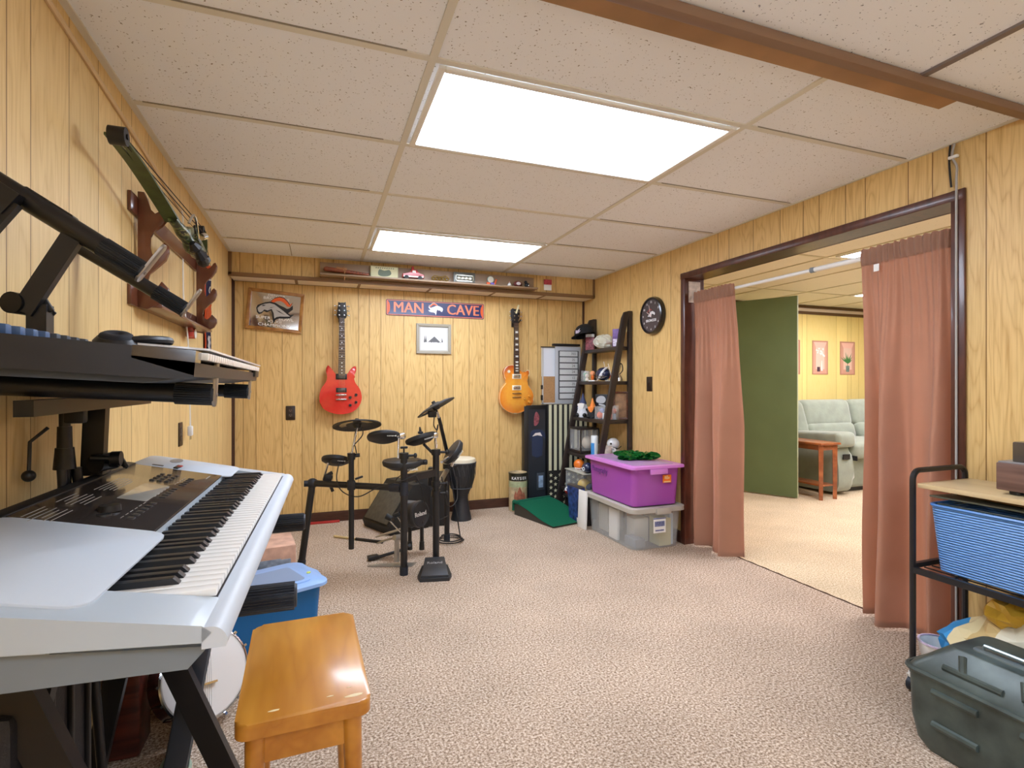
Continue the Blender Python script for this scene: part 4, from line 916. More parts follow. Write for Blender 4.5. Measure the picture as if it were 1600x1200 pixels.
# framed print
fp = thing('framed_print', 'small grey framed pencil drawing of a gabled house, below the sign', 'framed picture', (.97, YB-.01, 1.552))
Mp = on_back(.969, 1.552, YB-.001); frame(fp, Mp, .312, .266, .026, .018, mat('grey beige frame', 'a29a88', .5))
q = MB(); q.prism([(-.14, -.12), (.14, -.12), (.14, .12), (-.14, .12)], .004, Mp, z0=.003); W('mat_board', q, mat('pale grey mat', 'c3c0b8', .7), fp)
q = MB(); q.prism([(-.118, -.098), (.118, -.098), (.118, .098), (-.118, .098)], .001, Mp, z0=.007); W('paper', q, mat('white paper', 'eeece6', .7), fp)
q = MB(); z_ = .0081
q.prism([(-.055, -.03), (.06, -.03), (.005, .022)], .0003, Mp, z0=z_); 
for k in range(9): q.prism([(-.09+k*.02, -.034), (-.075+k*.021, -.034), (-.08+k*.02, -.024-.006*(k % 3))], .0003, Mp, z0=z_)
for x in (-.082, -.07, .075): q.prism([(x-.008, -.03), (x+.008, -.03), (x, .035-.02*(x > 0))], .0003, Mp, z0=z_)
W('drawing', q, mat('pencil grey', '6a6a6c', .8), fp)
q = MB(); q.box((.02, 0, 0), (.002, .0004, .03)); q.prism([(-.012, -.03), (.016, -.03), (.005, -.006), (-.008, -.006)], .0004, Mp, z0=z_+.0003); W('drawing_detail', q, mat('dark pencil', '4d4d50', .8), fp) if False else None
# ---------------------------------------------------------------- shelf on the soffit with its things
YSH = YS-.055
x0, x1 = .015, 1.838; zt = 2.008
sh = thing('wall_shelf', 'long thin brown shelf on the soffit above the guitars', 'shelf', ((x0+x1)/2, YS, zt))
m_shw = wood_mat('dull taupe shelf wood', '9a7f63', '8a6f55', (1, 8, 8), .5, .1, 5)
q = MB(); q.box(((x0+x1)/2, YS-.064, zt-.007), (x1-x0, .11, .014), bev=.002); W('shelf_board', q, m_shw, sh)
q = MB(); q.box(((x0+x1)/2, YS-.012, zt+.052), (x1-x0, .006, .105)); W('back_board', q, m_shw, sh)
def on_shelf(name, label, cat, px): 
    x = spot(px, 440, Y=YSH).x; return thing(name, label, cat, (x, YSH, zt)), x
fl, x = on_shelf('carved_flute', 'reddish carved wooden flute lying at the left end of the high shelf', 'flute', 542)
q = MB(); q.cyl((-.15, 0, .045), (.17, 0, .020), .0195, .012, 14); q.sph((-.15, 0, .045), (.026, .02, .02), 8); obj('tube', q, wood_mat('reddish wood', '9a4f2c', '7b3a20', (8, 2, 2)), fl)
q = MB(); q.box((-.04, -.004, .052), (.08, .02, .022), rot=(0, .08, 0), bev=.004); q.tube([(-.02, -.022, .03), (-.02, -.045, .0), (-.02, -.055, -.045)], .003, 5); q.tube(curve([(-.02, -.02, .07), (-.03, -.024, .04), (-.01, -.024, .03), (-.02, -.022, .02)], 4), .003, 5); obj('leather_tie', q, mat('tan leather', 'b07a4a', .7), fl)
q = MB()
for k in range(6): q.cyl((.03+k*.022, -.013, .034-k*.0017), (.03+k*.022, -.016, .034-k*.0017), .0035, n=8)
obj('finger_holes', q, m_ink, fl)
nb, x = on_shelf('printed_box', 'pale green printed card box standing on the high shelf', 'box', 600.5)
q = MB(); q.box((0, .01, .05), (.222, .03, .095), bev=.002); obj('box_body', q, mat('pale green card', 'b6b08a', .7), nb)
q = MB(); M_ = basis((0, -.006, .05), (1, 0, 0), (0, 0, 1), (0, -1, 0))
q.prism(smooth_loop([(-.05, -.02), (-.02, -.035), (.03, -.03), (.055, -.01), (.04, .02), (.0, .012), (-.04, .02)], 3), .0006, M_)
for k in range(9): q.prism([(-.07+.017*k, .028), (-.06+.017*k, .028), (-.06+.017*k, .038), (-.07+.017*k, .034)], .0006, M_)
obj('printed_picture', q, mat('grey green print', '6f7a6a', .8), nb)
q = MB(); q.prism([(-.104, -.043), (.104, -.043), (.104, .043), (-.104, .043)], .0004, M_); obj('printed_field', q, mat('pale field', 'd2cda4', .7), nb)
tk, x = on_shelf('toy_truck', 'small red and white toy pickup truck on the high shelf', 'toy truck', 645)
m_tr = mat('toy red', 'c24545', .3, coat=.4); m_tw = mat('toy white', 'e9e9e2', .35)
q = MB(); q.prism([(-.085, .02), (.09, .02), (.09, .05), (.045, .055), (.03, .085), (-.015, .085), (-.03, .055), (-.085, .05)], .05, basis((0, .025, 0), (1, 0, 0), (0, 0, 1), (0, -1, 0)), bev=.005); obj('cab_body', q, m_tr, tk)
q = MB(); q.prism([(-.08, .022), (.085, .022), (.085, .034), (-.08, .034)], .052, basis((0, .026, 0), (1, 0, 0), (0, 0, 1), (0, -1, 0))); q.prism([(-.008, .06), (.022, .06), (.018, .078), (-.006, .078)], .0525, basis((0, .026, 0), (1, 0, 0), (0, 0, 1), (0, -1, 0))); obj('white_stripe', q, m_tw, tk)
for sx in (-.055, .055):
    for sy in (-.03, .022):
        q = MB(); q.cyl((sx, sy, .018), (sx, sy+.010, .018), .018, n=16); q.cyl((sx, sy-.001, .018), (sx, sy+.011, .018), .008, n=12); obj('wheel', q, mat('toy tyre', '2a2a2a', .6), tk)
q = MB(); q.sph((0, 0, .10), (.012, .012, .018), 8); q.cyl((0, 0, .083), (0, 0, .095), .008); obj('beacon', q, m_tr, tk)
gw, x = on_shelf('word_ornament', 'gold coloured cut-out ornament on the high shelf between the truck and the metal plate', 'ornament', 688)
m_gp = mat('old gold', '9a7a2c', .4, .6)
q = MB(); M_ = basis((0, 0, .0), (1, 0, 0), (0, 0, 1), (0, -1, 0))
for k in range(5): q.lathe([(.012+.004*math.cos(t), .006*math.sin(t)) for t in [i*math.pi/4 for i in range(9)]], M_ @ Matrix.Translation((-.056+.028*k, .026+.003*(k % 2), 0)), 14)
q.box((0, 0, .006), (.16, .02, .008), bev=.002); q.tube(curve([(-.075, 0, .03), (-.05, 0, .052), (0, 0, .046), (.05, 0, .054), (.078, 0, .03)], 4), .004, 6); obj('scroll', q, m_gp, gw)
mp_, x = on_shelf('metal_plate', 'dark square metal plate with silver rings on the high shelf', 'plaque', 726)
q = MB(); q.box((0, .012, .05), (.19, .014, .10), bev=.003); obj('back_plate', q, mat('gunmetal', '6f716c', .4, .5), mp_)
q = MB(); M_ = basis((0, .002, .048), (1, 0, 0), (0, 0, 1), (0, -1, 0))
for k in range(4): q.lathe([(.011+.006*math.cos(t), .005*math.sin(t)) for t in [i*math.pi/4 for i in range(9)]], M_ @ Matrix.Translation((-.048+.032*k, 0, 0)), 16); q.cyl((-.048+.032*k, .004, .048), (-.048+.032*k, -.004, .048), .006)
for s_ in (-1, 1): q.tube([(s_*.062, 0, .02), (s_*.078, 0, .035), (s_*.075, 0, .075)], .005, 6)
q.box((0, 0, .072), (.14, .008, .006)); q.box((0, 0, .024), (.14, .008, .006)); obj('silver_rings', q, mat('bright pewter', 'd6d6c6', .3, .7), mp_)
tc_, x = on_shelf('toy_clock', 'small round toy with blue, purple and orange pieces on the high shelf', 'toy', 768)
q = MB(); q.cyl((-.01, .005, .052), (-.01, -.008, .052), .027, n=20); obj('round_face', q, mat('pale face', 'cfc9b4', .5), tc_)
q = MB(); q.lathe([(.026+.004*math.cos(t), .004*math.sin(t)) for t in [i*math.pi/4 for i in range(9)]], basis((-.01, -.004, .052), (1, 0, 0), (0, 0, 1), (0, -1, 0)), 20); obj('face_ring', q, mat('teal ring', '4e9aa0', .4), tc_)
q = MB(); q.box((-.03, 0, .014), (.03, .02, .028), bev=.003); q.box((.034, 0, .03), (.012, .012, .06), rot=(0, .35, 0), bev=.002); obj('orange_piece', q, m_ora2, tc_)
q = MB(); q.box((.006, -.002, .013), (.034, .024, .026), bev=.004); obj('purple_piece', q, mat('purple plastic', '6a5ec0', .4), tc_)
sb_, x = on_shelf('shell', 'small white shell ornament on the high shelf', 'ornament', 796)
q = MB(); q.lathe([(0, 0), (.018, .002), (.02, .012), (.012, .03), (.004, .038), (0, .04)], n=14); q.cyl((.012, 0, .0), (.022, 0, .012), .008); 
q.bm.free(); q = MB(); q.lathe([(0, 0), (.018, .002), (.02, .012), (.012, .03), (.004, .038), (0, .04)], n=14); sb_o = obj('shell_body', q, m_white, sb_)
q = MB(); q.lathe([(0, .0), (.006, .004), (.003, .012), (0, .014)], Matrix.Translation((0, 0, .038)), 10); obj('shell_tip', q, mat('pink plastic', 'd8a0a0', .4), sb_)
fb_, x = on_shelf('toy_football', 'small brown toy football with a white print on the high shelf', 'football', 809)
q = MB(); q.lathe([(.001, -.042), (.016, -.032), (.026, -.014), (.029, 0), (.026, .014), (.016, .032), (.001, .042)], Matrix.Translation((0, 0, .031)) @ Matrix.Rotation(PH, 4, 'Y'), 20); obj('ball', q, mat('brown leather', '6b2f2a', .5), fb_)
q = MB(); q.sph((0, -.021, .031), (.022, .010, .015), 8); obj('white_print', q, mat('white print', 'e8dcd8', .5), fb_)
bl, x = on_shelf('bulldog_figure', 'small black figurine at the right end of the high shelf', 'figurine', 823)
q = MB(); q.sph((0, 0, .026), (.022, .02, .024), 8); q.sph((-.012, -.006, .05), (.015, .014, .014), 8); obj('figure_body', q, m_blkp, bl)
q = MB(); q.sph((.014, -.012, .020), (.009, .009, .012), 6); obj('figure_paw', q, m_chrome, bl)
# tag on the soffit
tx = spot(855, 445, Y=YS).x
tg2 = thing('price_card', 'small red and white card stuck on the soffit, right of the shelf', 'card', (tx, YS-.01, 2.06))
q = MB(); q.box((tx, YS-.012, 2.085), (.078, .004, .045)); W('red_part', q, mat('red print', 'b0404a', .6, var=.5, vscale=90), tg2)
q = MB(); q.box((tx, YS-.012, 2.035), (.075, .004, .05)); W('white_part', q, m_white, tg2)
# ================================================================ DRUM KIT
dk_ = thing('drum_rack_kit', 'black electronic drum kit on a tubular rack in front of the back wall', 'drum kit', (.4, 3.5, 0))
m_tube = mat('black powder coat', '1a1a1b', .4, spec=.5); m_pad = mat('dark rubber pad', '232426', .5); m_padr = mat('pad edge', '34363a', .4)
def D(name, q, m, parent=None, **k): return obj(name, q, m, parent or dk_, world=True, **k)
def atd(px, py, d):   # point at known depth from the camera plane
    r = (px-800)/FPX*d; return Vector((r*_c+d*_s, -r*_s+d*_c, CAM_H-(py-600)/FPX*d))
def post(x, y, z0, z1, r=.021, foot=True, p0=None, p1=None):
    a_ = Vector(p0) if p0 else Vector((x, y, z0)); b_ = Vector(p1) if p1 else Vector((x, y, z1))
    q = MB(); q.cyl(a_, b_, r, n=20); o = D('post', q, m_tube)
    if foot:
        ax = (b_-a_).normalized(); q = MB(); q.cyl(a_, a_+ax*.05, r*1.22, r*1.18, 20); D('rubber_foot', q, m_rub, o)
    return o
P1 = Vector((.487, 3.21, 0)); P2 = Vector((.703, 3.306, 0)); P3 = Vector((.887, 3.79, 0)); PL = Vector((-.10, 3.55, 0)); PB = Vector((-.033, 3.58, .52))
post(P1.x, P1.y, 0, .706); post(P2.x, P2.y, 0, .73); post(P3.x, P3.y, 0, .56, r=.019)
post(0, 0, 0, 0, p0=PL, p1=PB)
def bar2(a_, b_, r, m=m_tube, name='crossbar'):
    q = MB(); q.cyl(a_, b_, r, n=18); return D(name, q, m)
b1 = bar2(PB, P1+Vector((0, 0, .521)), .020)
q = MB(); v = P1+Vector((0, 0, .521)); q.cyl(v+(PB-v).normalized()*.02, v+(PB-v).normalized()*.09, .026, n=18); q.cyl(P1+Vector((0, 0, .48)), P1+Vector((0, 0, .56)), .026, n=18); D('clamp', q, m_rub)
q = MB(); q.sph(PB, (.036, .032, .032), 8); q.cyl(PB+Vector((-.05, .0, 0)), PB+Vector((.03, 0, 0)), .02); D('joint', q, m_rub)
q = MB(); a_ = P1+Vector((.0, 0, .578)); b_ = P2+Vector((0, 0, .59)); ax = (b_-a_).normalized(); q.prism([(-.016, -.022), (.016, -.022), (.016, .022), (-.016, .022)], (b_-a_).length, basis(a_, ax.cross(Vector((0, 0, 1))), (0, 0, 1), ax)); D('crossbar', q, m_tube, flat=True)
bar2(P2+Vector((0, 0, .48)), P3+Vector((0, 0, .52)), .018, mat('dull steel', '7d7c78', .35, .8))
for p in (P1+Vector((0, 0, .70)), P2+Vector((0, 0, .70)), P2+Vector((0, 0, .50)), P3+Vector((0, 0, .53)), P2+Vector((0, 0, .44))):
    q = MB(); q.cyl(p, p+Vector((0, 0, .035)), .028, n=18); q.cyl(p+Vector((.02, -.01, .018)), p+Vector((.06, -.02, .018)), .008); q.sph(p+Vector((.065, -.02, .018)), (.012, .012, .016), 6); D('clamp', q, m_blkp)
q = MB(); p = P1+Vector((0, 0, .735)); q.cyl(p, p+Vector((0, 0, .025)), .005); q.box(p+Vector((0, 0, .032)), (.045, .014, .014), bev=.004); D('wing_nut', q, m_blkp)
# hanging pole through the bar, carrying cymbal one
pc = PB.lerp(P1+Vector((0, 0, .521)), .435)
q = MB(); q.cyl((pc.x, pc.y-.03, .135), (pc.x, pc.y-.03, .70), .0165, n=16); D('post', q, m_tube)
q = MB(); q.cyl((pc.x, pc.y-.03, .685), (pc.x, pc.y-.03, .725), .024, n=16); q.cyl((pc.x-.02, pc.y-.03, .705), (pc.x+.05, pc.y-.03, .71), .012); q.box((pc.x, pc.y-.015, .525), (.05, .06, .06), bev=.01); q.box((pc.x+.045, pc.y-.03, .57), (.05, .02, .012), rot=(0, -.3, 0), bev=.004); D('clamp', q, m_blkp)
def cymbal(c, r, tilt, name='cymbal_pad', rod=None, brown=True):
    M = Matrix.Translation(c) @ Euler(tilt).to_matrix().to_4x4()
    q = MB(); q.lathe([(0, .018), (.03, .016), (.04, .008), (r*.7, .003), (r, -.010), (r, -.016), (r*.7, -.006), (.03, -.006), (0, -.006)], M, 40); o = D(name, q, m_pad)
    q = MB(); q.lathe([(r*.30, -.0045), (r*.72, -.0085)], M, 20, R(150), R(330)); D('underside_panel', q, mat('brown glossy sensor', '4d3f33', .25, coat=.5), o)
    q = MB(); q.T = M; q.cyl((0, 0, .014), (0, 0, .032), .014, .012); q.cyl((0, 0, -.03), (0, 0, -.004), .02, .028, 16); q.T = None; D('mount', q, m_blkp, o)
    return o
cc = atd(558, 662, 3.31)
cymbal(cc, .148, (R(-18), R(-1), 0))
q = MB(); q.cyl((pc.x, pc.y-.03, .715), cc-Vector((0, 0, .02)), .0075, n=12); D('rod', q, m_chrome)
q = MB(); q.tube(curve([cc+Vector((.03, -.02, -.02)), cc+Vector((.03, -.03, -.07)), cc+Vector((-.02, -.03, -.13)), Vector((pc.x+.02, pc.y-.06, .77)), Vector((pc.x+.03, pc.y-.05, .72))], 6), .0035, 6); D('cable', q, m_blkp)
c2c = atd(680, 634, 3.45)
cymbal(c2c, .135, (R(-10), R(-28), R(-6)))
q = MB(); pe = c2c+Vector((.01, 0, -.035)); pj = P3+Vector((-.0, -.06, .60)); mid = atd(686, 653, 3.5); q.cyl(pe, mid, .008, n=12); D('rod', q, m_chrome)
q = MB(); q.cyl(mid, pj, .012, .014, n=14); D('boom_arm', q, m_tube)
q = MB(); q.box(c2c+Vector((-.02, 0, -.055)), (.05, .04, .04), bev=.004); D('trigger_box', q, m_blkp)
q = MB(); q.tube(curve([c2c+Vector((-.01, -.02, -.07)), atd(678, 665, 3.45), atd(683, 672, 3.42), atd(684, 664, 3.44), atd(679, 690, 3.4)], 6), .0035, 6); D('cable', q, m_blkp)
# pads
def padd(c, r, tilt, h=.03, name='drum_pad', arm_=True):
    M = Matrix.Translation(c) @ Euler(tilt).to_matrix().to_4x4()
    q = MB(); q.lathe([(0, .004), (r*.9, .004), (r, .001), (r*1.02, -.006), (r*.98, -h*.5), (r*.6, -h), (0, -h)], M, 36); o = D(name, q, m_pad)
    q = MB(); q.lathe([(r*.88, .0045), (r*.98, .005), (r*1.0, .0)], M, 36); D('rim', q, m_padr, o)
    q = MB(); q.T = M; q.text('Roland', r*.20, basis((r*.35, -r*.80, -h*.78), (1, 0, 0), (0, .55, .83), (0, -.83, .55)), .0008); q.T = None; D('lettering', q, m_white, o)
    return o
p = atd(600, 681, 3.35); padd(p, .104, (R(-24), R(2), 0), .035)
q = MB(); q.box(atd(628, 681, 3.33), (.04, .05, .04), bev=.008); q.cyl(atd(621, 682, 3.33), atd(634, 680, 3.33), .014); D('pad_joint', q, m_chrome)
q = MB(); q.cyl(atd(623, 684, 3.33), atd(622, 716, 3.31), .0075, n=12); D('rod', q, m_chrome)
p = atd(657, 683, 3.38); padd(p, .100, (R(-16), R(-14), 0), .04)
q = MB(); q.cyl(atd(657, 676, 3.36), atd(656, 667, 3.36), .011, .004); q.box(atd(657, 676, 3.36), (.03, .03, .015), bev=.003); D('wing_nut', q, m_blkp)
q = MB(); q.cyl(atd(680, 678, 3.38), atd(682, 700, 3.36), .0065); q.box(atd(680, 680, 3.37), (.035, .04, .035), bev=.006); D('rod', q, m_chrome)
q = MB(); q.cyl(atd(662, 694, 3.37), atd(680, 712, 3.34), .009); D('support', q, m_tube)
p = atd(629, 720, 3.28); padd(p, .122, (R(1), R(0), 0), .05, 'snare_pad')
q = MB(); q.box(atd(660, 722, 3.27), (.06, .04, .03), bev=.006); q.sph(atd(664, 722, 3.26), (.016, .012, .014), 6); D('pad_joint', q, m_blkp)
p = atd(525, 717, 3.4); padd(p, .088, (R(-22), R(8), 0), .035, 'hi_hat_pad')
q = MB(); q.box(atd(528, 719, 3.36), (.09, .06, .045), rot=(0, R(8), 0), bev=.012); q.cyl(atd(536, 716, 3.36), atd(552, 719, 3.34), .014, .012); D('pad_joint', q, m_blkp)
q = MB(); q.cyl(atd(514, 718, 3.36), atd(507, 742, 3.38), .0075); D('rod', q, m_chrome)
q = MB(); q.box(atd(512, 747, 3.36), (.055, .05, .05), rot=(0, .3, 0), bev=.01); q.cyl(atd(514, 752, 3.33), atd(520, 768, 3.33), .010); q.box(atd(516, 740, 3.36), (.03, .03, .02), rot=(0, -.5, 0)); D('clamp', q, m_blkp)
p = atd(706, 705, 3.68); padd(p, .095, (R(15), R(-52), R(-20)), .05)
q = MB(); q.cyl(atd(700, 715, 3.6), atd(690, 722, 3.5), .010); q.cyl(atd(712, 712, 3.7), atd(706, 728, 3.75), .010); D('support', q, m_chrome)
q = MB(); q.cyl((P2.x, P2.y, .73), (P2.x-.005, P2.y, .79), .008); D('rod', q, m_chrome)
# sound module arm, dark grey box under
q = MB(); q.box(atd(674, 744, 3.5), (.04, .06, .12), rot=(0, 0, -.3), bev=.006); D('sound_module', q, m_blkp)
# kick tower
kc = atd(657, 803, 3.55); kn = Vector((.62, -.76, .1)).normalized(); ku = Vector((0, 0, 1)); ku = (ku-kn*ku.dot(kn)).normalized(); Mk = basis(kc, ku.cross(kn), ku, kn)
q = MB(); q.lathe([(.0, -.06), (.082, -.06), (.088, -.02), (.088, .0), (.078, .006), (.070, .0), (0, .0)], Mk, 36); kk = D('kick_pad', q, m_pad)
q = MB(); q.lathe([(.078, .002), (.088, .003), (.090, -.012)], Mk, 36); D('rim', q, m_padr, kk)
q = MB(); q.text('Roland', .040, Mk @ Matrix.Translation((0, .0, .0015)), .0006, bold=.0006, sx=1.05); D('lettering', q, m_white, kk)
q = MB(); v = kc-kn*.08; q.box(v+Vector((0, 0, .05)), (.11, .08, .07), rot=(0, 0, -.7), bev=.02); q.box(v+Vector((-.02, .0, -.02)), (.10, .06, .14), rot=(0, 0, -.7), bev=.02); D('kick_housing', q, mat('slate housing', '45494f', .5), kk)
for px_ in (641, 660):
    v = atd(px_, 815, 3.55); 
    q = MB(); q.cyl((v.x, v.y+.02, .04), (v.x, v.y+.02, v.z), .013, n=14); q.cyl((v.x, v.y+.02, .03), (v.x, v.y+.02, .085), .019, .016, 14); D('kick_leg', q, m_tube)
# hi-hat pedal (black wedge)
hh = thing('hi_hat_pedal', 'black wedge foot controller on the carpet under the drum rack', 'pedal', (.66, 3.14, 0), (0, 0, R(-12)))
q = MB(); q.prism([(-.085, -.11), (.085, -.11), (.10, -.05), (.08, .12), (-.08, .12), (-.10, -.05)], .022, Matrix.Identity(4), bev=.004); obj('base', q, m_pad, hh)
q = MB(); q.prism([(-.08, -.10), (.08, -.10), (.06, .115), (-.06, .115)], .02, Matrix.Translation((0, 0, .034)) @ Matrix.Rotation(R(11), 4, 'X'), bev=.006); fpd = obj('footboard', q, mat('grey black footboard', '303236', .45), hh)
q = MB(); q.box((0, .10, .045), (.12, .03, .05), bev=.006); obj('hinge_block', q, m_pad, hh)
q = MB(); q.text('Roland', .034, Matrix.Translation((0, .035, .0625)) @ Matrix.Rotation(R(11), 4, 'X'), .0006); obj('lettering', q, mat('grey lettering', 'a8a8a8', .5), fpd)
# double kick pedal in chrome
kp = thing('kick_pedal', 'chrome double kick drum pedal on the carpet in front of the kick pad', 'kick pedal', (.47, 3.42, 0))
m_al = mat('brushed aluminium', 'b4b2ac', .35, .85)
def K(n, q, m): return obj(n, q, m, kp, world=True)
q = MB(); q.prism([(0, 0), (.26, -.10), (.30, -.04), (.06, .02)], .006, Matrix.Translation((.29, 3.42, .003))); K('base_plate', q, m_al)
q = MB(); a_ = spot(583, 873, Z=.01); b_ = spot(632, 858, Z=.03); q.tube([a_, b_, spot(640, 852, Z=.1)], .011, 8); K('frame_rail', q, m_blkp)
q = MB(); q.box(a_+Vector((0, 0, .01)), (.07, .05, .025), rot=(0, 0, .2), bev=.006); K('foot_block', q, m_blkp)
for dy, dz, px0, py0, px1, py1 in ((0, 0, 593, 838, 638, 824), (0, -.03, 594, 848, 636, 834)):
    a_ = atd(px0, py0, 3.5); b_ = atd(px1, py1, 3.45); ax = (b_-a_).normalized(); s_ = ax.cross(Vector((0, 0, 1))).normalized(); u_ = s_.cross(ax)
    q = MB(); q.prism([(-.03, 0), (-.018, -.02), (.018, -.02), (.03, 0), (.035, .19), (-.035, .19)], .008, basis(a_, s_, ax, u_), bev=.002); K('footboard', q, m_al)
q = MB(); a_ = atd(619, 845, 3.35); q.cyl(atd(620, 842, 3.35), atd(620, 877, 3.35), .015, .018, 16); q.cyl(atd(616, 840, 3.33), atd(625, 840, 3.37), .018, n=18); K('pedal_post', q, m_al)
q = MB(); q.cyl(atd(632, 838, 3.38), atd(609, 814, 3.42), .0045); q.cyl(atd(634, 828, 3.45), atd(620, 805, 3.5), .0045); K('beater_rod', q, m_chrome)
q = MB(); q.cyl(atd(612, 811, 3.42), atd(603, 806, 3.42), .018, .02, 16); q.cyl(atd(624, 803, 3.5), atd(617, 806, 3.5), .016, n=16); K('beater', q, m_pad)
# floor monitor wedges
m_grl = mat('speaker cloth', '4f4a3e', .7, var=.2, vscale=30)
def wedge(name, label, base, grille=True, logo=True, h=.3):
    t = thing(name, label, 'speaker', base[0])
    return t
fmn = thing('floor_monitor', 'black wedge-shaped floor speaker behind the drum rack against the back wall', 'speaker', (.62, 4.32, 0), (0, 0, R(24)))
q = MB(); q.prism([(-.20, 0), (.14, 0), (.16, .02), (.16, .32), (.10, .36), (-.0, .36), (-.22, .06)], .40, basis((0, .2, 0), (1, 0, 0), (0, 0, 1), (0, -1, 0)), bev=.006); bd = obj('cabinet', q, mat('black cabinet vinyl', '1c1b19', .6, bump=.3, bscale=200), fmn)
ang = math.atan2(.30, .22); q = MB(); q.box((-.125, 0, .205), (.012, .34, .31), rot=(0, math.pi/2-ang, 0), bev=.004); obj('grille', q, m_grl, fmn)
q = MB(); q.text('Roland', .04, Matrix.Translation((-.17, .06, .115)) @ Euler((0, 0, 0)).to_matrix().to_4x4() @ basis((0, 0, 0), (0, -1, 0), (.59, 0, .8), (-.8, 0, .59)), .0008); obj('lettering', q, m_white, fmn)
sp2 = thing('amplifier', 'black amplifier box standing between the floor speaker and the small hand drum', 'amplifier', (.885, 4.36, 0), (0, 0, R(-8)))
q = MB(); q.box((0, 0, .2), (.26, .3, .40), bev=.012); obj('cabinet', q, mat('black cabinet vinyl', '1c1b19', .6) if False else _M['black cabinet vinyl'], sp2)
q = MB(); q.box((0, -.152, .17), (.22, .004, .28)); obj('grille', q, mat('black cloth', '23211f', .8), sp2)
# djembe
dj = thing('djembe', 'black carved goblet hand drum with a cream head, at the back wall', 'djembe', (1.145, 4.36, 0))
m_dj = mat('black carved wood', '26272a', .5, bump=.6, bscale=60)
q = MB(); q.lathe([(0, 0), (.088, 0), (.085, .02), (.068, .10), (.058, .18), (.060, .21), (.085, .27), (.108, .34), (.118, .42), (.12, .50), (.112, .505), (0, .505)], n=40); obj('shell', q, m_dj, dj)
q = MB(); q.lathe([(0, .524), (.10, .524), (.118, .518), (.124, .505), (.123, .48)], n=40); obj('head', q, mat('cream goat skin', 'd9cfb6', .6), dj)
for k in range(18):
    t0, t1 = 2*math.pi*k/18, 2*math.pi*(k+.5)/18
    q = MB(); q.tube([(.125*math.cos(t0), .125*math.sin(t0), .485), (.121*math.cos(t1), .121*math.sin(t1), .38), (.09*math.cos(t1), .09*math.sin(t1), .27), (.125*math.cos(t0+.35), .125*math.sin(t0+.35), .485)], .0022, 4); obj('rope', q, mat('dark rope', '46484a', .8), dj)
q = MB(); q.tube([(.125*math.cos(t), .125*math.sin(t), .485) for t in [2*math.pi*i/40 for i in range(40)]], .0045, 6, closed=True); q.tube([(.09*math.cos(t), .09*math.sin(t), .272) for t in [2*math.pi*i/40 for i in range(40)]], .0045, 6, closed=True); obj('ring', q, mat('dark rope', '46484a', .8), dj)
# loose cables, sticks
m_cab = mat('black cable', '1b1b1c', .5)
def loose(name, label, paths, m, r, cat='cable'):
    q = MB()
    for p_ in paths: q.tube(curve(p_, 6), r, 6)
    return tag(obj(name, q, m), label, cat)
heap = [P3+Vector((.02+.10*math.cos(t)*(1-.02*t), -.03+.09*math.sin(t), .006+.002*t)) for t in [i*.6 for i in range(26)]]
heap = [P3+Vector((.02, -.05, .45)), P3+Vector((.06, -.06, .2)), P3+Vector((.09, -.05, .03))]+heap
loose('cable', 'black cable coiled on the carpet at the foot of the right drum rack post', [heap], m_cab, .0045)
for p_ in [[atd(530, 722, 3.33), atd(526, 748, 3.3), atd(535, 768, 3.2), atd(560, 776, 3.15), atd(590, 762, 3.15), atd(625, 752, 3.14), atd(650, 742, 3.16)], [atd(650, 742, 3.16), atd(658, 762, 3.3), atd(665, 790, 3.35), atd(680, 812, 3.4), atd(700, 806, 3.5)], [atd(690, 745, 3.4), atd(700, 790, 3.5), atd(714, 780, 3.6), atd(713, 745, 3.65)], [atd(640, 735, 3.25), atd(628, 742, 3.25), atd(620, 748, 3.3), atd(615, 760, 3.35)]]:
    q = MB(); q.tube(curve(p_, 6), .0035, 6); D('cable', q, m_cab)
ds = thing('drumstick', 'pale drumstick with a black grip lying on the carpet left of the kick pedal', 'drumstick', (.12, 4.1, .009))
a_ = spot(523, 838, Z=.01); m_ = spot(556, 842, Z=.01); b_ = spot(598, 847, Z=.01)
q = MB(); q.cyl(a_, m_, .0095); q.sph(a_, .010, 6); obj('shaft', q, mat('pale hickory', 'cdb583', .5), ds, world=True)
q = MB(); q.cyl(m_, b_, .011); obj('grip', q, m_blkp, ds, world=True)
rl = MB(); a_ = Vector((-.08, YB-.04, .006)); rl.box((.0, YB-.035, .008), (.34, .03, .016), rot=(0, 0, 0), bev=.002); tag(obj('red_ruler', rl, mat('red painted stick', 'b8322c', .45)), 'red stick lying on the carpet along the back baseboard', 'stick')
# ================================================================ RIGHT SIDE
# wall clock
ck = thing('wall_clock', 'round dark wall clock with a white horse head on the right wall', 'clock', (XE-.02, 3.49, 1.684))
Mc = on_right(3.49, 1.684, XE)
q = MB(); q.lathe([(0, 0), (.148, 0), (.150, .012), (.142, .036), (.130, .040), (.126, .028), (0, .026)], Mc, 48); W('case', q, mat('black clock case', '161518', .25, coat=.4), ck)
q = MB(); q.lathe([(0, .0285), (.1255, .0285)], Mc, 48); W('dial', q, mat('brown black dial', '4b4244', .4), ck)
for k in range(12):
    if k in (3,): continue
    t = R(90-30*k if k else 90); q = MB(); s_ = str(k if k else 12); q.text(s_, .022, Mc @ Matrix.Translation((.106*math.cos(t), .106*math.sin(t), .0292)), .0003, bold=.0004); W('numeral', q, m_wht, ck)
q = MB(); q.text('BRONCOS', .027, Mc @ Matrix.Translation((.0, -.038, .0292)), .0004, bold=.0008, sx=1.05); W('lettering', q, m_wht, ck)
horse(ck, Mc @ Matrix.Translation((.0, .012, .0292)), .115, (m_ink, m_wht, mat('dull red', '9a4a48', .5)), flip=True)
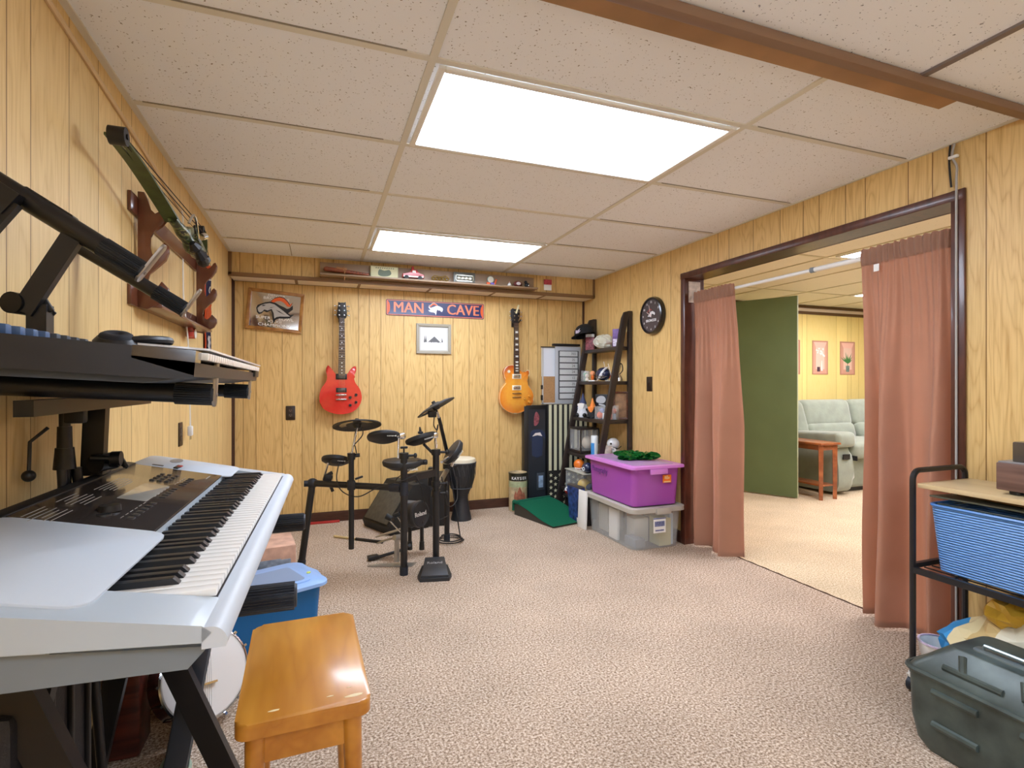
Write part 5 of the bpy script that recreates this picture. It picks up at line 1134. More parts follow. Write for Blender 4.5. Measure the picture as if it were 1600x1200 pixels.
for a_, L_, w_ in ((107, .085, .005), (150, .06, .006)):
    q = MB(); M_ = Mc @ Matrix.Rotation(R(a_), 4, 'Z'); q.prism([(-.01, -w_/2), (L_, -w_*.3), (L_+.006, 0), (L_, w_*.3), (-.01, w_/2)], .001, M_, z0=.032); W('hand', q, mat('pinkish white hand', 'eed8d4', .5), ck)
# ---------------------------------------------------------------- ladder shelf
m_esp = mat('espresso stained wood', '2c2320', .4, var=.2, vscale=8, stretch=(3, 3, .6), coat=.1)
YA, YZ = 3.80, 4.40
def fx(z): return 2.08+(z-.12)*.19
lsf = thing('ladder_shelf', 'dark espresso A-shaped ladder shelf full of collectibles against the right wall', 'shelf', (2.3, 4.1, 0))
for y in (YA, YZ):
    q = MB(); z0, z1 = .0, 1.72; q.prism([(fx(z0)-.022, z0), (fx(z0)+.028, z0), (fx(z1)+.055, z1+.04), (fx(z1)+.012, z1+.03), (fx(z1)-.012, z1-.02)], .028, basis((0, y+.014, 0), (1, 0, 0), (0, 0, 1), (0, -1, 0)), bev=.002); W('front_rail', q, m_esp, lsf)
    q = MB(); q.box((2.447, y, .88), (.036, .028, 1.76), bev=.003); W('rear_post', q, m_esp, lsf)
SZ = [1.465, 1.175, .849, .536, .215]
for z in SZ:
    q = MB(); xf = fx(z)-.004; q.box(((xf+2.44)/2, (YA+YZ)/2, z-.016), (2.44-xf, YZ-YA-.03, .030), bev=.003); W('shelf_board', q, m_esp, lsf)
def place(name, label, cat, px, shelf, frac=.35, py=None, rz=-.9):
    """thing on a shelf, its column read off the photo; frac = depth between the front edge and the wall"""
    z = SZ[shelf]; x = fx(z)+.02+(2.42-fx(z)-.02)*frac; y = spot(px, 600, X=x).y
    y = min(max(y, YA+.05), YZ-.05)
    return thing(name, label, cat, (x, y, z), (0, 0, rz))
m_clr = mat('clear acrylic', 'f4f6f6', .06, alpha=.22, coat=.3); m_red = mat('red plastic', 'c43b2e', .4)
m_skin = mat('figure skin', 'e0a98c', .5); m_purp = mat('purple card', '6c4a8c', .5, var=.4, vscale=60)
def cubebox(t, w_, d_, h_, m=m_clr, name='clear_box'):
    q = MB(); q.box((0, 0, h_/2+.002), (w_, d_, h_), bev=.003); return obj(name, q, m, t)
def figure(t, hm, bm_, h=.09, head=.022):
    q = MB(); q.lathe([(0, 0), (h*.25, 0), (h*.25, h*.08), (h*.12, h*.1), (h*.16, h*.3), (h*.2, h*.5), (h*.1, h*.62)], n=14); obj('figure_body', q, bm_, t)
    q = MB(); q.sph((0, 0, h*.62+head*.8), (head, head, head*1.1), 8); obj('figure_head', q, hm, t)
t = thing('cap', 'black baseball cap with a pale emblem on the far rail of the ladder shelf', 'cap', (2.35, YZ-.0, 1.60), (0, R(-18), R(-62)))
q = MB(); q.lathe([(.095, .0), (.096, .03), (.085, .07), (.055, .10), (.02, .112), (0, .113)], n=26); q.lathe([(.095, .0), (.09, .003), (.088, .03)], n=26); obj('crown', q, mat('black felt', '141416', .9), t)
q = MB(); q.surf(lambda u, v: Vector(((.085+.075*v*math.sin(math.pi*u))*math.cos(R(205+130*u)), (.09+.085*v*math.sin(math.pi*u))*math.sin(R(205+130*u)), .004-.012*v*v)), 14, 4); bmesh.ops.solidify(q.bm, geom=list(q.bm.faces), thickness=.003); obj('brim', q, mat('dark charcoal felt', '2a2a30', .9), t)
q = MB(); q.prism([(-.03, -.012), (.0, -.02), (.03, -.005), (.012, .0), (.026, .018), (-.004, .008), (-.024, .02)], .003, basis((0, -.097, .04), (1, 0, 0), (0, .2, .98), (0, -.98, .2))); obj('emblem', q, mat('pale lilac emblem', 'c9c0d6', .6), t)
t = place('card_pack', 'hanging pack of collectible cards standing at the far end of the top shelf', 'card pack', 921, 0, .3)
q = MB(); q.box((0, 0, .06), (.085, .02, .12), bev=.002); obj('pack_body', q, mat('maroon printed card', '8a4a55', .5, var=.7, vscale=70), t)
q = MB(); q.box((0, 0, .135), (.085, .012, .028), bev=.002); obj('header_card', q, mat('grey white header', 'c9ccd0', .5, var=.3, vscale=80), t)
t = place('gift_bag', 'crumpled clear cellophane bag of orange and white candies in the middle of the top shelf', 'gift bag', 944, 0, .4)
rr_ = random.Random(4)
q = MB(); q.sph((0, 0, .062), (.095, .05, .062), 12)
for v in q.bm.verts: v.co += Vector((rr_.uniform(-1, 1), rr_.uniform(-1, 1), rr_.uniform(-.6, .6)))*.009
obj('cellophane', q, mat('cellophane', 'e8eadb', .08, alpha=.55, coat=1), t, flat=True)
for k in range(9):
    q = MB(); q.sph((rr_.uniform(-.06, .06), rr_.uniform(-.03, .02), rr_.uniform(.02, .09)), (.012, .010, .022), 6, rot=(rr_.random(), rr_.random(), 0)); obj('candy', q, [m_ora2, mat('pale yellow wrap', 'e6e0a0', .4), m_white][k % 3], t)
t = place('card_pack', 'purple and white boxed figurine behind the near rail of the top shelf', 'box', 966, 0, .45)
q = MB(); q.box((0, 0, .075), (.085, .05, .15), bev=.002); obj('pack_body', q, m_purp, t)
q = MB(); q.box((0, -.026, .035), (.07, .004, .06)); obj('white_print', q, mat('lilac white print', 'd5cce0', .5, var=.4, vscale=90), t)
# second shelf
t = place('figurine', 'small green figurine in a clear box at the far end of the second shelf', 'figurine', 907, 1, .2)
figure(t, mat('bright green', '2fa05a', .4), mat('dark green', '1e7a48', .4), .075, .018); cubebox(t, .06, .06, .095)
t = place('display_box', 'clear empty-looking display box beside the green figurine', 'display box', 917, 1, .2); cubebox(t, .055, .055, .09)
q = MB(); q.sph((0, 0, .05), (.018, .018, .02), 8); q.cyl((0, 0, .004), (0, 0, .03), .02, .012); obj('cream_ball', q, mat('cream ball', 'e4d9c4', .5), t)
t = place('figurine', 'small orange bobble figurine on the second shelf beside the striped helmet', 'figurine', 926, 1, .25)
figure(t, mat('peach head', 'f0a070', .5), mat('orange jersey', 'e9762f', .5), .085, .022)
q = MB(); q.box((0, 0, .004), (.06, .05, .012), bev=.002); obj('stand', q, m_white, t)
t = place('toy_helmet', 'navy toy helmet with white stripes on the second shelf', 'helmet', 943, 1, .35)
q = MB(); q.sph((0, 0, .062), (.068, .058, .058), 14); obj('helmet_shell', q, mat('navy gloss', '1f2748', .25, coat=.5), t)
q = MB()
for k, a_ in enumerate((-.5, -.1, .3)):
    q.tube([(.07*math.sin(s_)*math.cos(.8)+a_*.02, -.06*math.cos(s_)*.98, .062+.06*math.sin(s_+a_)) for s_ in [R(x) for x in range(-50, 70, 10)]], .0045, 6)
obj('stripe', q, m_wht, t)
q = MB(); q.tube([(-.05, -.045, .03), (-.02, -.075, .02), (.03, -.075, .03), (.055, -.04, .045)], .004, 6); q.tube([(-.045, -.05, .045), (-.01, -.08, .04), (.035, -.075, .045)], .004, 6); obj('face_guard', q, m_chrome, t)
for i_, (px, lab) in enumerate(((950, 'left'), (957, 'right'))):
    t = place('small_flag', 'thin pale stick standing on the second shelf, ' + ('left' if i_ == 0 else 'right') + ' of the pair behind the helmet', 'stick', px, 1, .55)
    q = MB(); q.cyl((0, 0, .0), (-.04, 0, .17-.02*i_), .0025, n=6); q.box((.0, 0, .004), (.04, .04, .008)); obj('stick', q, m_wf, t)
    q = MB(); q.box((.008, 0, .05), (.035, .004, .045), rot=(0, .4, 0)); obj('flag', q, [m_red, m_nv][i_], t)
t = place('trophy', 'silver and black trophy cup behind the near rail on the second shelf', 'trophy', 974, 1, .6)
q = MB(); q.lathe([(0, 0), (.032, 0), (.032, .02), (.022, .045), (.010, .06), (.012, .09), (.022, .12), (.020, .15), (.006, .165), (0, .17)], n=20); obj('cup', q, m_chrome, t)
q = MB(); q.sph((0, 0, .185), (.006, .006, .02), 6); q.tube(curve([(.012, 0, .06), (.035, 0, .09), (.032, 0, .13), (.02, 0, .15)], 5), .004, 6); obj('handle', q, m_blkp, t)
# third shelf
t = place('mug', 'blue and white printed mug at the far end of the third shelf', 'mug', 901, 2, .25)
q = MB(); q.lathe([(0, 0), (.034, 0), (.036, .09), (.033, .09), (.031, .006), (0, .006)], n=20); obj('mug_body', q, mat('blue print', '3560b8', .35, var=.6, vscale=40), t)
q = MB(); q.tube(curve([(.035, 0, .075), (.06, 0, .06), (.06, 0, .03), (.035, 0, .018)], 4), .005, 6); obj('handle', q, m_white, t)
def gnome(px, lab, hat, body, beard, h, fr):
    t = place('gnome', lab, 'gnome', px, 2, fr)
    q = MB(); q.lathe([(0, 0), (.055*h, 0), (.06*h, .03*h), (.05*h, .09*h), (.03*h, .12*h), (0, .13*h)], n=18); obj('gnome_body', q, body, t)
    q = MB(); q.prism(smooth_loop([(-.032*h, .13*h), (.032*h, .13*h), (.028*h, .10*h), (.0, .06*h), (-.028*h, .10*h)], 3), .014, basis((0, -.028*h, 0), (1, 0, 0), (0, -.1, 1), (0, -1, -.1)), bev=.003); obj('beard', q, beard, t)
    q = MB(); q.sph((0, -.04*h, .128*h), .008*h, 6); obj('nose', q, m_skin, t)
    q = MB(); q.lathe([(.036*h, .125*h), (.032*h, .14*h), (.02*h, .17*h), (.008*h, .215*h), (0, .23*h)], n=16); obj('hat', q, hat, t)
    for s_ in (-1, 1):
        q = MB(); q.sph((s_*.035*h, -.045*h, .02*h), (.020*h, .022*h, .02*h), 8); q.cyl((s_*.04*h, 0, .03*h), (s_*.05*h, -.03*h, .08*h), .012*h, .010*h, 8); obj('leg', q, m_blkp, t)
    return t
gnome(911, 'gnome doll with a navy hat and white beard on the third shelf', mat('navy grey hat', '3c4566', .8), mat('white and navy cloth', 'd8dade', .8, var=.2), m_white, .95, .22)
gnome(926, 'gnome doll with an orange hat and beard on the third shelf', mat('orange hat', 'ef8a3c', .8), mat('black trousers', '1f2022', .8), mat('orange beard', 'ef8a3c', .8), .78, .22)
t = place('emblem_box', 'black box with a silver helmet emblem at the back of the third shelf', 'box', 944, 2, .75)
q = MB(); q.box((0, 0, .105), (.15, .05, .21), bev=.002); obj('box_body', q, mat('navy black card', '15181f', .4), t)
q = MB(); q.prism(smooth_loop([(-.04, -.02), (.02, -.028), (.045, .0), (.03, .03), (-.01, .035), (-.04, .015)], 3), .001, basis((-.02, -.026, .16), (1, 0, 0), (0, 0, 1), (0, -1, 0))); q.prism([(-.02, -.045), (.05, -.06), (.03, -.04), (-.02, -.03)], .001, basis((-.02, -.026, .16), (1, 0, 0), (0, 0, 1), (0, -1, 0))); obj('emblem', q, mat('silver print', 'b9bcc0', .4), t)
t = place('display_box', 'clear display box with a red and blue figure, middle of the third shelf', 'display box', 940, 2, .2); cubebox(t, .10, .07, .11)
q = MB(); q.sph((-.015, 0, .035), (.028, .02, .03), 8); obj('red_figure', q, m_ora2, t)
q = MB(); q.sph((.005, -.005, .075), (.022, .018, .02), 8); obj('blue_figure', q, mat('lilac blue', '8a94c4', .4, var=.3), t)
q = MB(); q.box((.03, 0, .03), (.03, .03, .05)); obj('white_insert', q, m_white, t)
t = place('display_box', 'clear display box with a brown striped figure behind the near rail, third shelf', 'display box', 966, 2, .3); cubebox(t, .06, .06, .115)
q = MB(); q.cyl((0, 0, .005), (0, 0, .09), .018, .014); obj('striped_figure', q, mat('rust print', 'b0583a', .5, var=.6, vscale=60), t)
t = place('display_box', 'clear display box with a grey and orange figure at the near end, third shelf', 'display box', 977, 2, .5); cubebox(t, .06, .06, .12)
q = MB(); q.cyl((0, 0, .005), (0, 0, .05), .02, .018); obj('grey_base', q, m_grey, t)
q = MB(); q.sph((0, 0, .075), (.02, .018, .022), 8); obj('orange_figure', q, mat('rust orange', 'c8643c', .5), t)
t = place('photo_frame', 'small brown wooden frame standing at the near end of the third shelf', 'photo frame', 974, 2, .85)
frame(t, basis((t.location.x, t.location.y, .849+.12), (.75, -.66, 0), (0, 0, 1), (-.66, -.75, 0)), .13, .235, .016, .014, wood_mat('brown frame wood', '6a3a26', '4a2818'))
q = MB(); q.prism([(-.06, -.11), (.06, -.11), (.06, .11), (-.06, .11)], .004, basis((t.location.x, t.location.y, .849+.12), (.75, -.66, 0), (0, 0, 1), (-.66, -.75, 0))); W('picture', q, mat('brown photograph', '8a6a4a', .5, var=.5, vscale=18), t)
# fourth shelf
t = place('glass_case', 'glass display case with a black lid and a white ball inside, fourth shelf', 'display case', 913, 3, .35, rz=0)
t.location.y = 4.26
q = MB(); q.box((0, 0, .215), (.19, .23, .014), bev=.003); obj('lid', q, m_esp, t)
q = MB(); q.box((0, 0, .012), (.19, .23, .024), bev=.003); obj('base', q, m_esp, t)
for sx in (-1, 1):
    for sy in (-1, 1): q = MB(); q.box((sx*.09, sy*.11, .115), (.010, .010, .19)); obj('corner_bar', q, m_esp, t)
q = MB(); q.box((0, 0, .115), (.175, .215, .185)); obj('glass', q, m_clr, t)
q = MB(); q.sph((.02, -.02, .085), (.045, .05, .06), 12); obj('ball', q, mat('cream ball', 'e4d9c4', .5), t)
t = place('bottle', 'tall white and blue cylinder can on the fourth shelf', 'can', 929, 3, .2)
q = MB(); q.lathe([(0, 0), (.031, 0), (.031, .165), (.027, .172), (0, .172)], n=22); obj('can_body', q, mat('white can', 'dde2e2', .35), t)
q = MB(); q.lathe([(.0315, .01), (.0315, .11)], None, 14, R(200), R(290)); obj('blue_label', q, mat('sky blue label', '3f92d8', .4), t)
t = place('tumbler', 'patterned glass tumbler beside the white can on the fourth shelf', 'glass', 941, 3, .25)
q = MB(); q.lathe([(0, 0), (.026, 0), (.030, .11), (.028, .11), (.025, .005), (0, .005)], n=20); obj('glass_body', q, mat('patterned glass', 'b9b4a6', .3, var=.7, vscale=90), t)
t = place('toy_helmet', 'small white helmet behind the near rail on the fourth shelf', 'helmet', 958, 3, .75)
q = MB(); q.sph((0, 0, .105), (.055, .05, .05), 12); q.box((0, 0, .03), (.09, .09, .06), bev=.004); obj('helmet_shell', q, mat('white gloss', 'e2e2e0', .25, coat=.5), t)
q = MB(); q.tube([(.02, -.05, .08), (.06, -.04, .07), (.075, -.01, .09)], .004, 6); q.cyl((-.0, -.05, .11), (-.0, -.054, .11), .008); obj('face_guard', q, m_blkp, t)
t = place('mug', 'cream beer mug with a curved handle on the fourth shelf beside the near rail', 'mug', 966, 3, .35)
q = MB(); q.lathe([(0, 0), (.040, 0), (.042, .02), (.038, .10), (.036, .10), (.034, .006), (0, .006)], n=22); obj('mug_body', q, mat('cream stoneware', 'd8cfc0', .4, var=.25, vscale=30), t)
q = MB(); q.tube(curve([(.038, 0, .085), (.068, 0, .075), (.066, 0, .035), (.040, 0, .02)], 4), .006, 6); obj('handle', q, m_white, t)
# lower part: small clear stand, balls, helmets
t = thing('glass_case', 'low clear display stand with a pale top, between the fourth and the lowest shelf', 'display stand', (2.2, 4.14, SZ[4]))
q = MB(); q.box((0, 0, .17), (.20, .36, .008), bev=.001); obj('top_plate', q, mat('pale grey top', 'c6c4b4', .4), t)
q = MB(); q.box((0, 0, .083), (.19, .34, .162)); obj('glass', q, m_clr, t)
def onstand(px, lab, name, cat, z, x=2.17): return thing(name, lab, cat, (x, spot(px, 600, X=x).y, z), (0, 0, -.9))
t = onstand(905, 'orange helmet-shaped ball on the low clear stand', 'toy_helmet', 'helmet', SZ[4]+.175)
q = MB(); q.sph((0, 0, .048), (.05, .046, .048), 12); obj('helmet_shell', q, mat('orange gloss', 'ea7a28', .3, coat=.4), t)
q = MB(); q.box((0, 0, .003), (.06, .05, .006)); q.tube([(-.02, -.045, .02), (.03, -.05, .02), (.05, -.02, .03)], .004, 6); obj('face_guard', q, m_white, t)
t = onstand(918, 'navy helmet with a white ring emblem on the low clear stand', 'toy_helmet', 'helmet', SZ[4]+.175, 2.16)
q = MB(); q.sph((0, 0, .045), (.05, .046, .045), 12); obj('helmet_shell', q, mat('navy gloss', '1f2748', .25, coat=.5), t)
q = MB(); q.lathe([(.012+.004*math.cos(s_), .003*math.sin(s_)) for s_ in [i*math.pi/4 for i in range(9)]], basis((-.018, -.043, .04), (.93, -.37, 0), (0, 0, 1), (-.37, -.93, 0)), 16); obj('ring_emblem', q, m_wht, t)
t = thing('toy_helmet', 'yellow helmet lying under the clear stand top on the lowest shelf', 'helmet', (2.16, 4.06, SZ[4]+.005), (0, 0, -.9))
q = MB(); q.sph((0, 0, .058), (.06, .055, .055), 12); obj('helmet_shell', q, mat('yellow gloss', 'd8b23c', .3, coat=.4), t)
q = MB(); q.sph((.06, -.01, .05), (.05, .04, .03), 8); obj('navy_part', q, m_nv, t)
t = thing('fishing_bobber', 'round white and red fishing bobber at the foot of the ladder shelf', 'bobber', (2.03, 4.31, SZ[4]-.14))
t.location = spot(877, 777, X=2.0); 
q = MB(); q.lathe([(.034*math.sin(a_), .034-.034*math.cos(a_)) for a_ in [math.pi*.5*i/8 for i in range(9)]], n=20); obj('red_half', q, m_red, t)
q = MB(); q.lathe([(.034*math.sin(a_), .034-.034*math.cos(a_)) for a_ in [math.pi*(.5+.5*i/8) for i in range(9)]], n=20); q.cyl((0, 0, .066), (0, 0, .076), .006); obj('white_half', q, m_wht, t)
bb_z = t.location.z
t2 = thing('wooden_plinth', 'low dark wooden bench under the bobber in front of the ladder shelf', 'bench', (2.17, 4.15, 0))
q = MB(); q.box((0, 0, bb_z-.012), (.16, .36, .022), bev=.003); obj('top', q, m_esp, t2)
for sy in (-1, 1): q = MB(); q.box((0, sy*.16, (bb_z-.024)/2), (.14, .02, bb_z-.024)); obj('side', q, m_esp, t2)
t.location.x = 2.12; t.location.y = 4.29
t = thing('board_game_box', 'black and blue printed box standing beside the clear bin', 'box', (2.03, 3.925, 0), (0, R(-4), R(4)))
q = MB(); q.box((0, 0, .155), (.05, .20, .31), bev=.002); obj('box_body', q, mat('black brown card', '4a443f', .5), t)
q = MB(); q.box((.0, -.101, .155), (.046, .003, .29)); q.box((-.026, .0, .155), (.003, .19, .29)); obj('printed_cover', q, mat('blue print scene', '2c3f78', .45, var=.9, vscale=26), t)
q = MB(); q.box((-.03, -.06, .03), (.002, .05, .05)); obj('white_label', q, m_white, t)
t = thing('binder', 'white upright folder beside the far end of the clear bin', 'folder', (1.975, 3.75, 0), (0, R(2), R(3)))
q = MB(); q.box((0, 0, .15), (.012, .12, .30), bev=.002); obj('cover', q, m_white, t)
q = MB(); q.box((.008, .0, .148), (.006, .11, .28)); obj('pages', q, mat('white paper', 'eeece6', .7), t)
t = thing('flat_box', 'flat grey box lying on the carpet beside the white folder', 'box', (2.0, 3.92, 0), (0, 0, .1)) if False else None
# ---------------------------------------------------------------- leaning boards in the corner
t = thing('shadow_box', 'tall black display case with a jersey and photo, leaning in the back corner', 'display case', (1.925, 4.6, 0))
q = MB(); q.box((1.925, 4.60, .475), (.245, .07, .95), bev=.004); W('case', q, mat('black lacquer', '191a1b', .3), t)
q = MB(); q.box((1.93, 4.563, .48), (.17, .004, .86)); W('backing', q, mat('dark slate backing', '2b2f35', .3), t)
q = MB(); q.prism(smooth_loop([(-.05, -.12), (.05, -.12), (.055, .06), (.085, .02), (.08, .08), (.04, .12), (-.04, .12), (-.07, .08), (-.07, .02), (-.05, .06)], 2), .004, on_back(1.93, .60, 4.562)); W('folded_jersey', q, mat('dark navy jersey', '2a3550', .8), t)
q = MB(); q.prism([(-.05, .0), (.0, .01), (.05, .0), (.03, .035), (-.02, .03)], .003, on_back(1.93, .66, 4.558)); W('white_print', q, mat('white print', 'e8dcd8', .5), t)
q = MB(); q.prism(smooth_loop([(-.02, -.05), (.02, -.03), (.03, .04), (.0, .08), (-.02, .03)], 3), .003, on_back(1.92, .81, 4.561)); W('red_print', q, mat('dull red print', '8c4a50', .6, var=.5, vscale=60), t)
q = MB(); q.box((1.965, 4.558, .235), (.075, .008, .16), bev=.002); W('photo_frame', q, mat('slate frame', '3c434c', .4), t)
q = MB(); q.box((1.965, 4.553, .235), (.045, .003, .11)); W('photo', q, mat('blue grey photo', '8fa6c0', .4, var=.5, vscale=20), t)
t = thing('flag_board', 'black and cream striped flag board with stars at the bottom, leaning in the corner', 'flag', (2.24, 4.55, 0))
q = MB(); q.box((2.235, 4.56, .478), (.40, .05, .955), bev=.002); W('board', q, mat('black flag cloth', '1e1d1a', .8), t)
m_crm = mat('cream flag cloth', 'd5d2b2', .8)
for k in range(8):
    x = 2.052+.0535*k
    if x < 2.43: q = MB(); q.box((x, 4.533, .645), (.028, .003, .62)); W('stripe', q, m_crm, t)
def starp(r, n=5): return [(r*(1 if i % 2 == 0 else .42)*math.sin(math.pi*i/n), r*(1 if i % 2 == 0 else .42)*math.cos(math.pi*i/n)) for i in range(2*n)]
for i in range(8):
    for j in range(5):
        x = 2.06+.047*i; z = .29-.058*j-(.029 if i % 2 else 0)
        if z > .02: q = MB(); q.prism(starp(.020), .002, on_back(x, z, 4.534)); W('star', q, m_crm, t)
t = thing('whiteboard', 'narrow board with a white upper half and cork lower half, standing on the black case', 'whiteboard', (2.09, 4.62, .957))
q = MB(); q.box((2.085, 4.622, 1.357), (.165, .012, .27)); W('white_half', q, mat('whiteboard white', 'e6eaf0', .2, coat=.3), t)
q = MB(); q.box((2.085, 4.622, 1.09), (.165, .012, .265)); W('cork_half', q, mat('cork', 'b58a5c', .9, var=.15, vscale=120), t)
q = MB(); q.box((2.01, 4.62, 1.228), (.014, .018, .542)); q.box((2.09, 4.62, 1.497), (.18, .018, .012)); q.box((2.09, 4.62, .965), (.18, .018, .014)); W('frame', q, mat('grey white frame', 'c9c6be', .4), t)
q = MB(); q.box((2.09, 4.618, 1.503), (.19, .02, .008)); q.box((2.003, 4.618, 1.02), (.012, .024, .05)); q.box((2.003, 4.618, 1.12), (.012, .024, .04)); W('corner_clip', q, m_blkp, t)
t = thing('schedule_board', 'grey framed board with eight numbered rows standing behind the ladder shelf', 'board', (2.26, 4.585, .957))
sl = R(0)
q = MB(); q.box((2.262, 4.585, 1.235), (.27, .014, .552), bev=.002); W('frame', q, mat('silver grey frame', 'b9bcc0', .4), t)
q = MB(); q.box((2.265, 4.577, 1.235), (.215, .004, .47)); W('dark_field', q, mat('dark grey field', '4a4c4e', .5), t)
for k in range(8):
    z = 1.44-.058*k; q = MB(); q.box((2.265, 4.574, z), (.19, .004, .047)); r_ = W('row_strip', q, mat('speckled white strip', 'd3d6d6', .5, var=.12, vscale=150), t)
    q = MB(); q.text(['355', '35', '24', '24', '12', '35', '11', '10'][k], .034, on_back(2.315, z, 4.5715), .0004); W('lettering', q, mat('grey marker', '6a6c70', .6), r_)
q = MB(); q.box((2.245, 4.59, 1.525), (.28, .05, .022), bev=.003); q.cyl((2.15, 4.562, 1.525), (2.15, 4.56, 1.525), .008); W('top_tray', q, m_blkp, t)
# tin
t = thing('popcorn_tin', 'tall printed tin with a dark band and a town picture beside the green ramp', 'tin', (1.715, 4.50, 0))
q = MB(); q.lathe([(0, 0), (.084, 0), (.084, .345), (.080, .348), (.078, .335), (0, .335)], n=36); obj('tin_body', q, mat('town picture print', 'b9a682', .4, var=.35, vscale=22), t)
q = MB(); q.lathe([(.0847, .275), (.0847, .34)], n=36); q.lathe([(.080, .347), (.087, .345), (.087, .332)], n=36); obj('dark_band', q, mat('dark green black', '23261c', .35), t)
def curved(txt, size, r, z, a0, da, m, parent):
    for i, c in enumerate(txt):
        a_ = a0+da*i; M_ = basis((r*math.cos(a_), r*math.sin(a_), z), (-math.sin(a_), math.cos(a_), 0), (0, 0, 1), (math.cos(a_), math.sin(a_), 0)); q = MB(); q.text(c, size, M_, .0004, bold=.0005); obj('lettering', q, m, parent)
curved('KAYSER', .036, .0853, .300, R(-145), R(17), m_wht, t)
q = MB()
for a_, w_, z0, h_ in ((-125, .03, .09, .10), (-100, .05, .08, .15), (-75, .035, .09, .09)):
    M_ = basis((.0852*math.cos(R(a_)), .0852*math.sin(R(a_)), z0), (-math.sin(R(a_)), math.cos(R(a_)), 0), (0, 0, 1), (math.cos(R(a_)), math.sin(R(a_)), 0)); q.prism([(-w_/2, 0), (w_/2, 0), (w_/2, h_*.6), (0, h_), (-w_/2, h_*.6)], .001, M_)
obj('house_print', q, mat('red brown print', '9c5a42', .5, var=.4, vscale=50), t)
q = MB(); q.lathe([(.0848, .22), (.0848, .272)], n=36); obj('sky_print', q, mat('pale green sky print', 'a9b28a', .5, var=.3, vscale=20), t)
# putting ramp
m_gf = mat('green felt', '16805c', .95, bump=.4, bscale=400)
t = thing('putting_ramp', 'green felt putting ramp on the carpet in front of the leaning flag', 'putting ramp', (1.885, 4.14, 0), (0, 0, R(14)))
prof = [(.27, .09)]+[(.27-.54*k/14, .088*(.5+.5*math.cos(math.pi*min(1, k/14)))+.012) for k in range(1, 15)]
q = MB(); q.prism([(-.27, 0)]+[(.27, 0)]+prof, .40, basis((-.20, 0, 0), (0, 1, 0), (0, 0, 1), (1, 0, 0))); obj('ramp_base', q, mat('dark ramp side', '3c3830', .6), t)
q = MB(); q.surf(lambda u, v: Vector((-.205+.41*u, .275-.56*v, (.090*(.5+.5*math.cos(math.pi*v))+.016))), 2, 24); bmesh.ops.solidify(q.bm, geom=list(q.bm.faces), thickness=-.005); obj('felt', q, m_gf, t)
q = MB(); q.box((0, .285, .075), (.42, .02, .085), bev=.004); q.box((-.20, .25, .115), (.03, .06, .03), bev=.006); obj('back_lip', q, mat('dark green felt', '0f6148', .95), t)
# ---------------------------------------------------------------- bins
m_clrp = mat('milky clear plastic', 'e6e8e6', .25, alpha=.2, coat=.2); m_purb = mat('translucent purple plastic', 'bf5fc4', .25, alpha=.62, coat=.2)
t = thing('storage_bin', 'large clear storage bin with a grey rim on the carpet, under the purple bin', 'storage bin', (2.225, 3.425, 0))
tub(t, .41, .67, .285, m_clrp, .05, 1.07)
q = MB(); o_ = rrect(.455, .715, .06, 6); i_ = rrect(.395, .655, .045, 6)
A_ = [[q.bm.verts.new((x, y, z)) for x, y in P_] for P_, z in ((o_, .262), (o_, .292), (i_, .298), (i_, .285))]
for a_, b_ in ((0, 1), (1, 2), (2, 3), (3, 0)):
    for k in range(len(o_)): q.bm.faces.new((A_[a_][k], A_[a_][(k+1) % len(o_)], A_[b_][(k+1) % len(o_)], A_[b_][k]))
obj('rim', q, mat('warm grey plastic', 'b4aea2', .45), t)
q = MB(); q.box((0, 0, .285), (.40, .66, .006)); obj('lid', q, mat('warm grey plastic', 'b4aea2', .45), t)
q = MB(); q.box((.02, -.362, .272), (.12, .018, .045), bev=.004); obj('latch', q, mat('warm grey plastic', 'b4aea2', .45), t)
q = MB(); q.box((.0, -.345, .17), (.10, .003, .105)); lb_ = obj('label', q, m_white, t)
q = MB(); q.box((.0, -.347, .217), (.10, .002, .008)); q.box((.0, -.347, .135), (.07, .002, .010)); q.box((.0, -.347, .18), (.08, .002, .035)); obj('label_print', q, mat('blue grey label print', '6d7498', .6, var=.5, vscale=120), lb_)
for i_, (x, y, w_, d_, h_, c_, lab) in enumerate(((-.165, -.02, .02, .12, .22, 'f2f1ec', 'white paper stack'), (-.06, .2, .14, .14, .2, 'c9c4b8', 'grey carton'), (-.03, -.12, .12, .10, .17, 'e4e4dc', 'pale booklet pile'), (.08, -.24, .10, .12, .19, 'd9d6a8', 'cream yellow folder'), (.12, .05, .10, .30, .12, '8d9098', 'grey binder'), (-.12, -.22, .08, .14, .06, '7d8088', 'slate booklet'), (.02, -.01, .08, .1, .22, 'c9977c', 'tan envelope'), (.14, -.24, .03, .1, .22, 'b9d0dc', 'pale blue notebook'))):
    q = MB(); q.box((0, 0, h_/2), (w_, d_, h_), bev=.003); o = obj(lab.split()[-1] if lab.split()[-1] not in ('stack', 'pile') else 'paper_stack', q, mat('bin paper %d' % i_, c_, .8)); o.location = (2.225+x, 3.425+y, .008); tag(o, lab + ' seen through the wall of the clear bin', 'paper', 'papers inside the clear bin')
t = thing('storage_bin', 'translucent purple storage bin with a lid stacked on the clear bin', 'storage bin', (2.225, 3.425, .30))
tub(t, .395, .64, .265, m_purb, .04, 1.06)
q = MB(); q.prism(rrect(.445, .70, .035, 5), .018, Matrix.Translation((0, 0, .262)), bev=.005); ld = obj('lid', q, mat('purple pink lid', 'd584d6', .3, coat=.2), t)
q = MB(); q.prism(rrect(.34, .58, .03), .003, Matrix.Translation((0, 0, .2795)), bev=.001); obj('lid_panel', q, mat('dull mauve panel', 'a886b0', .3), ld)
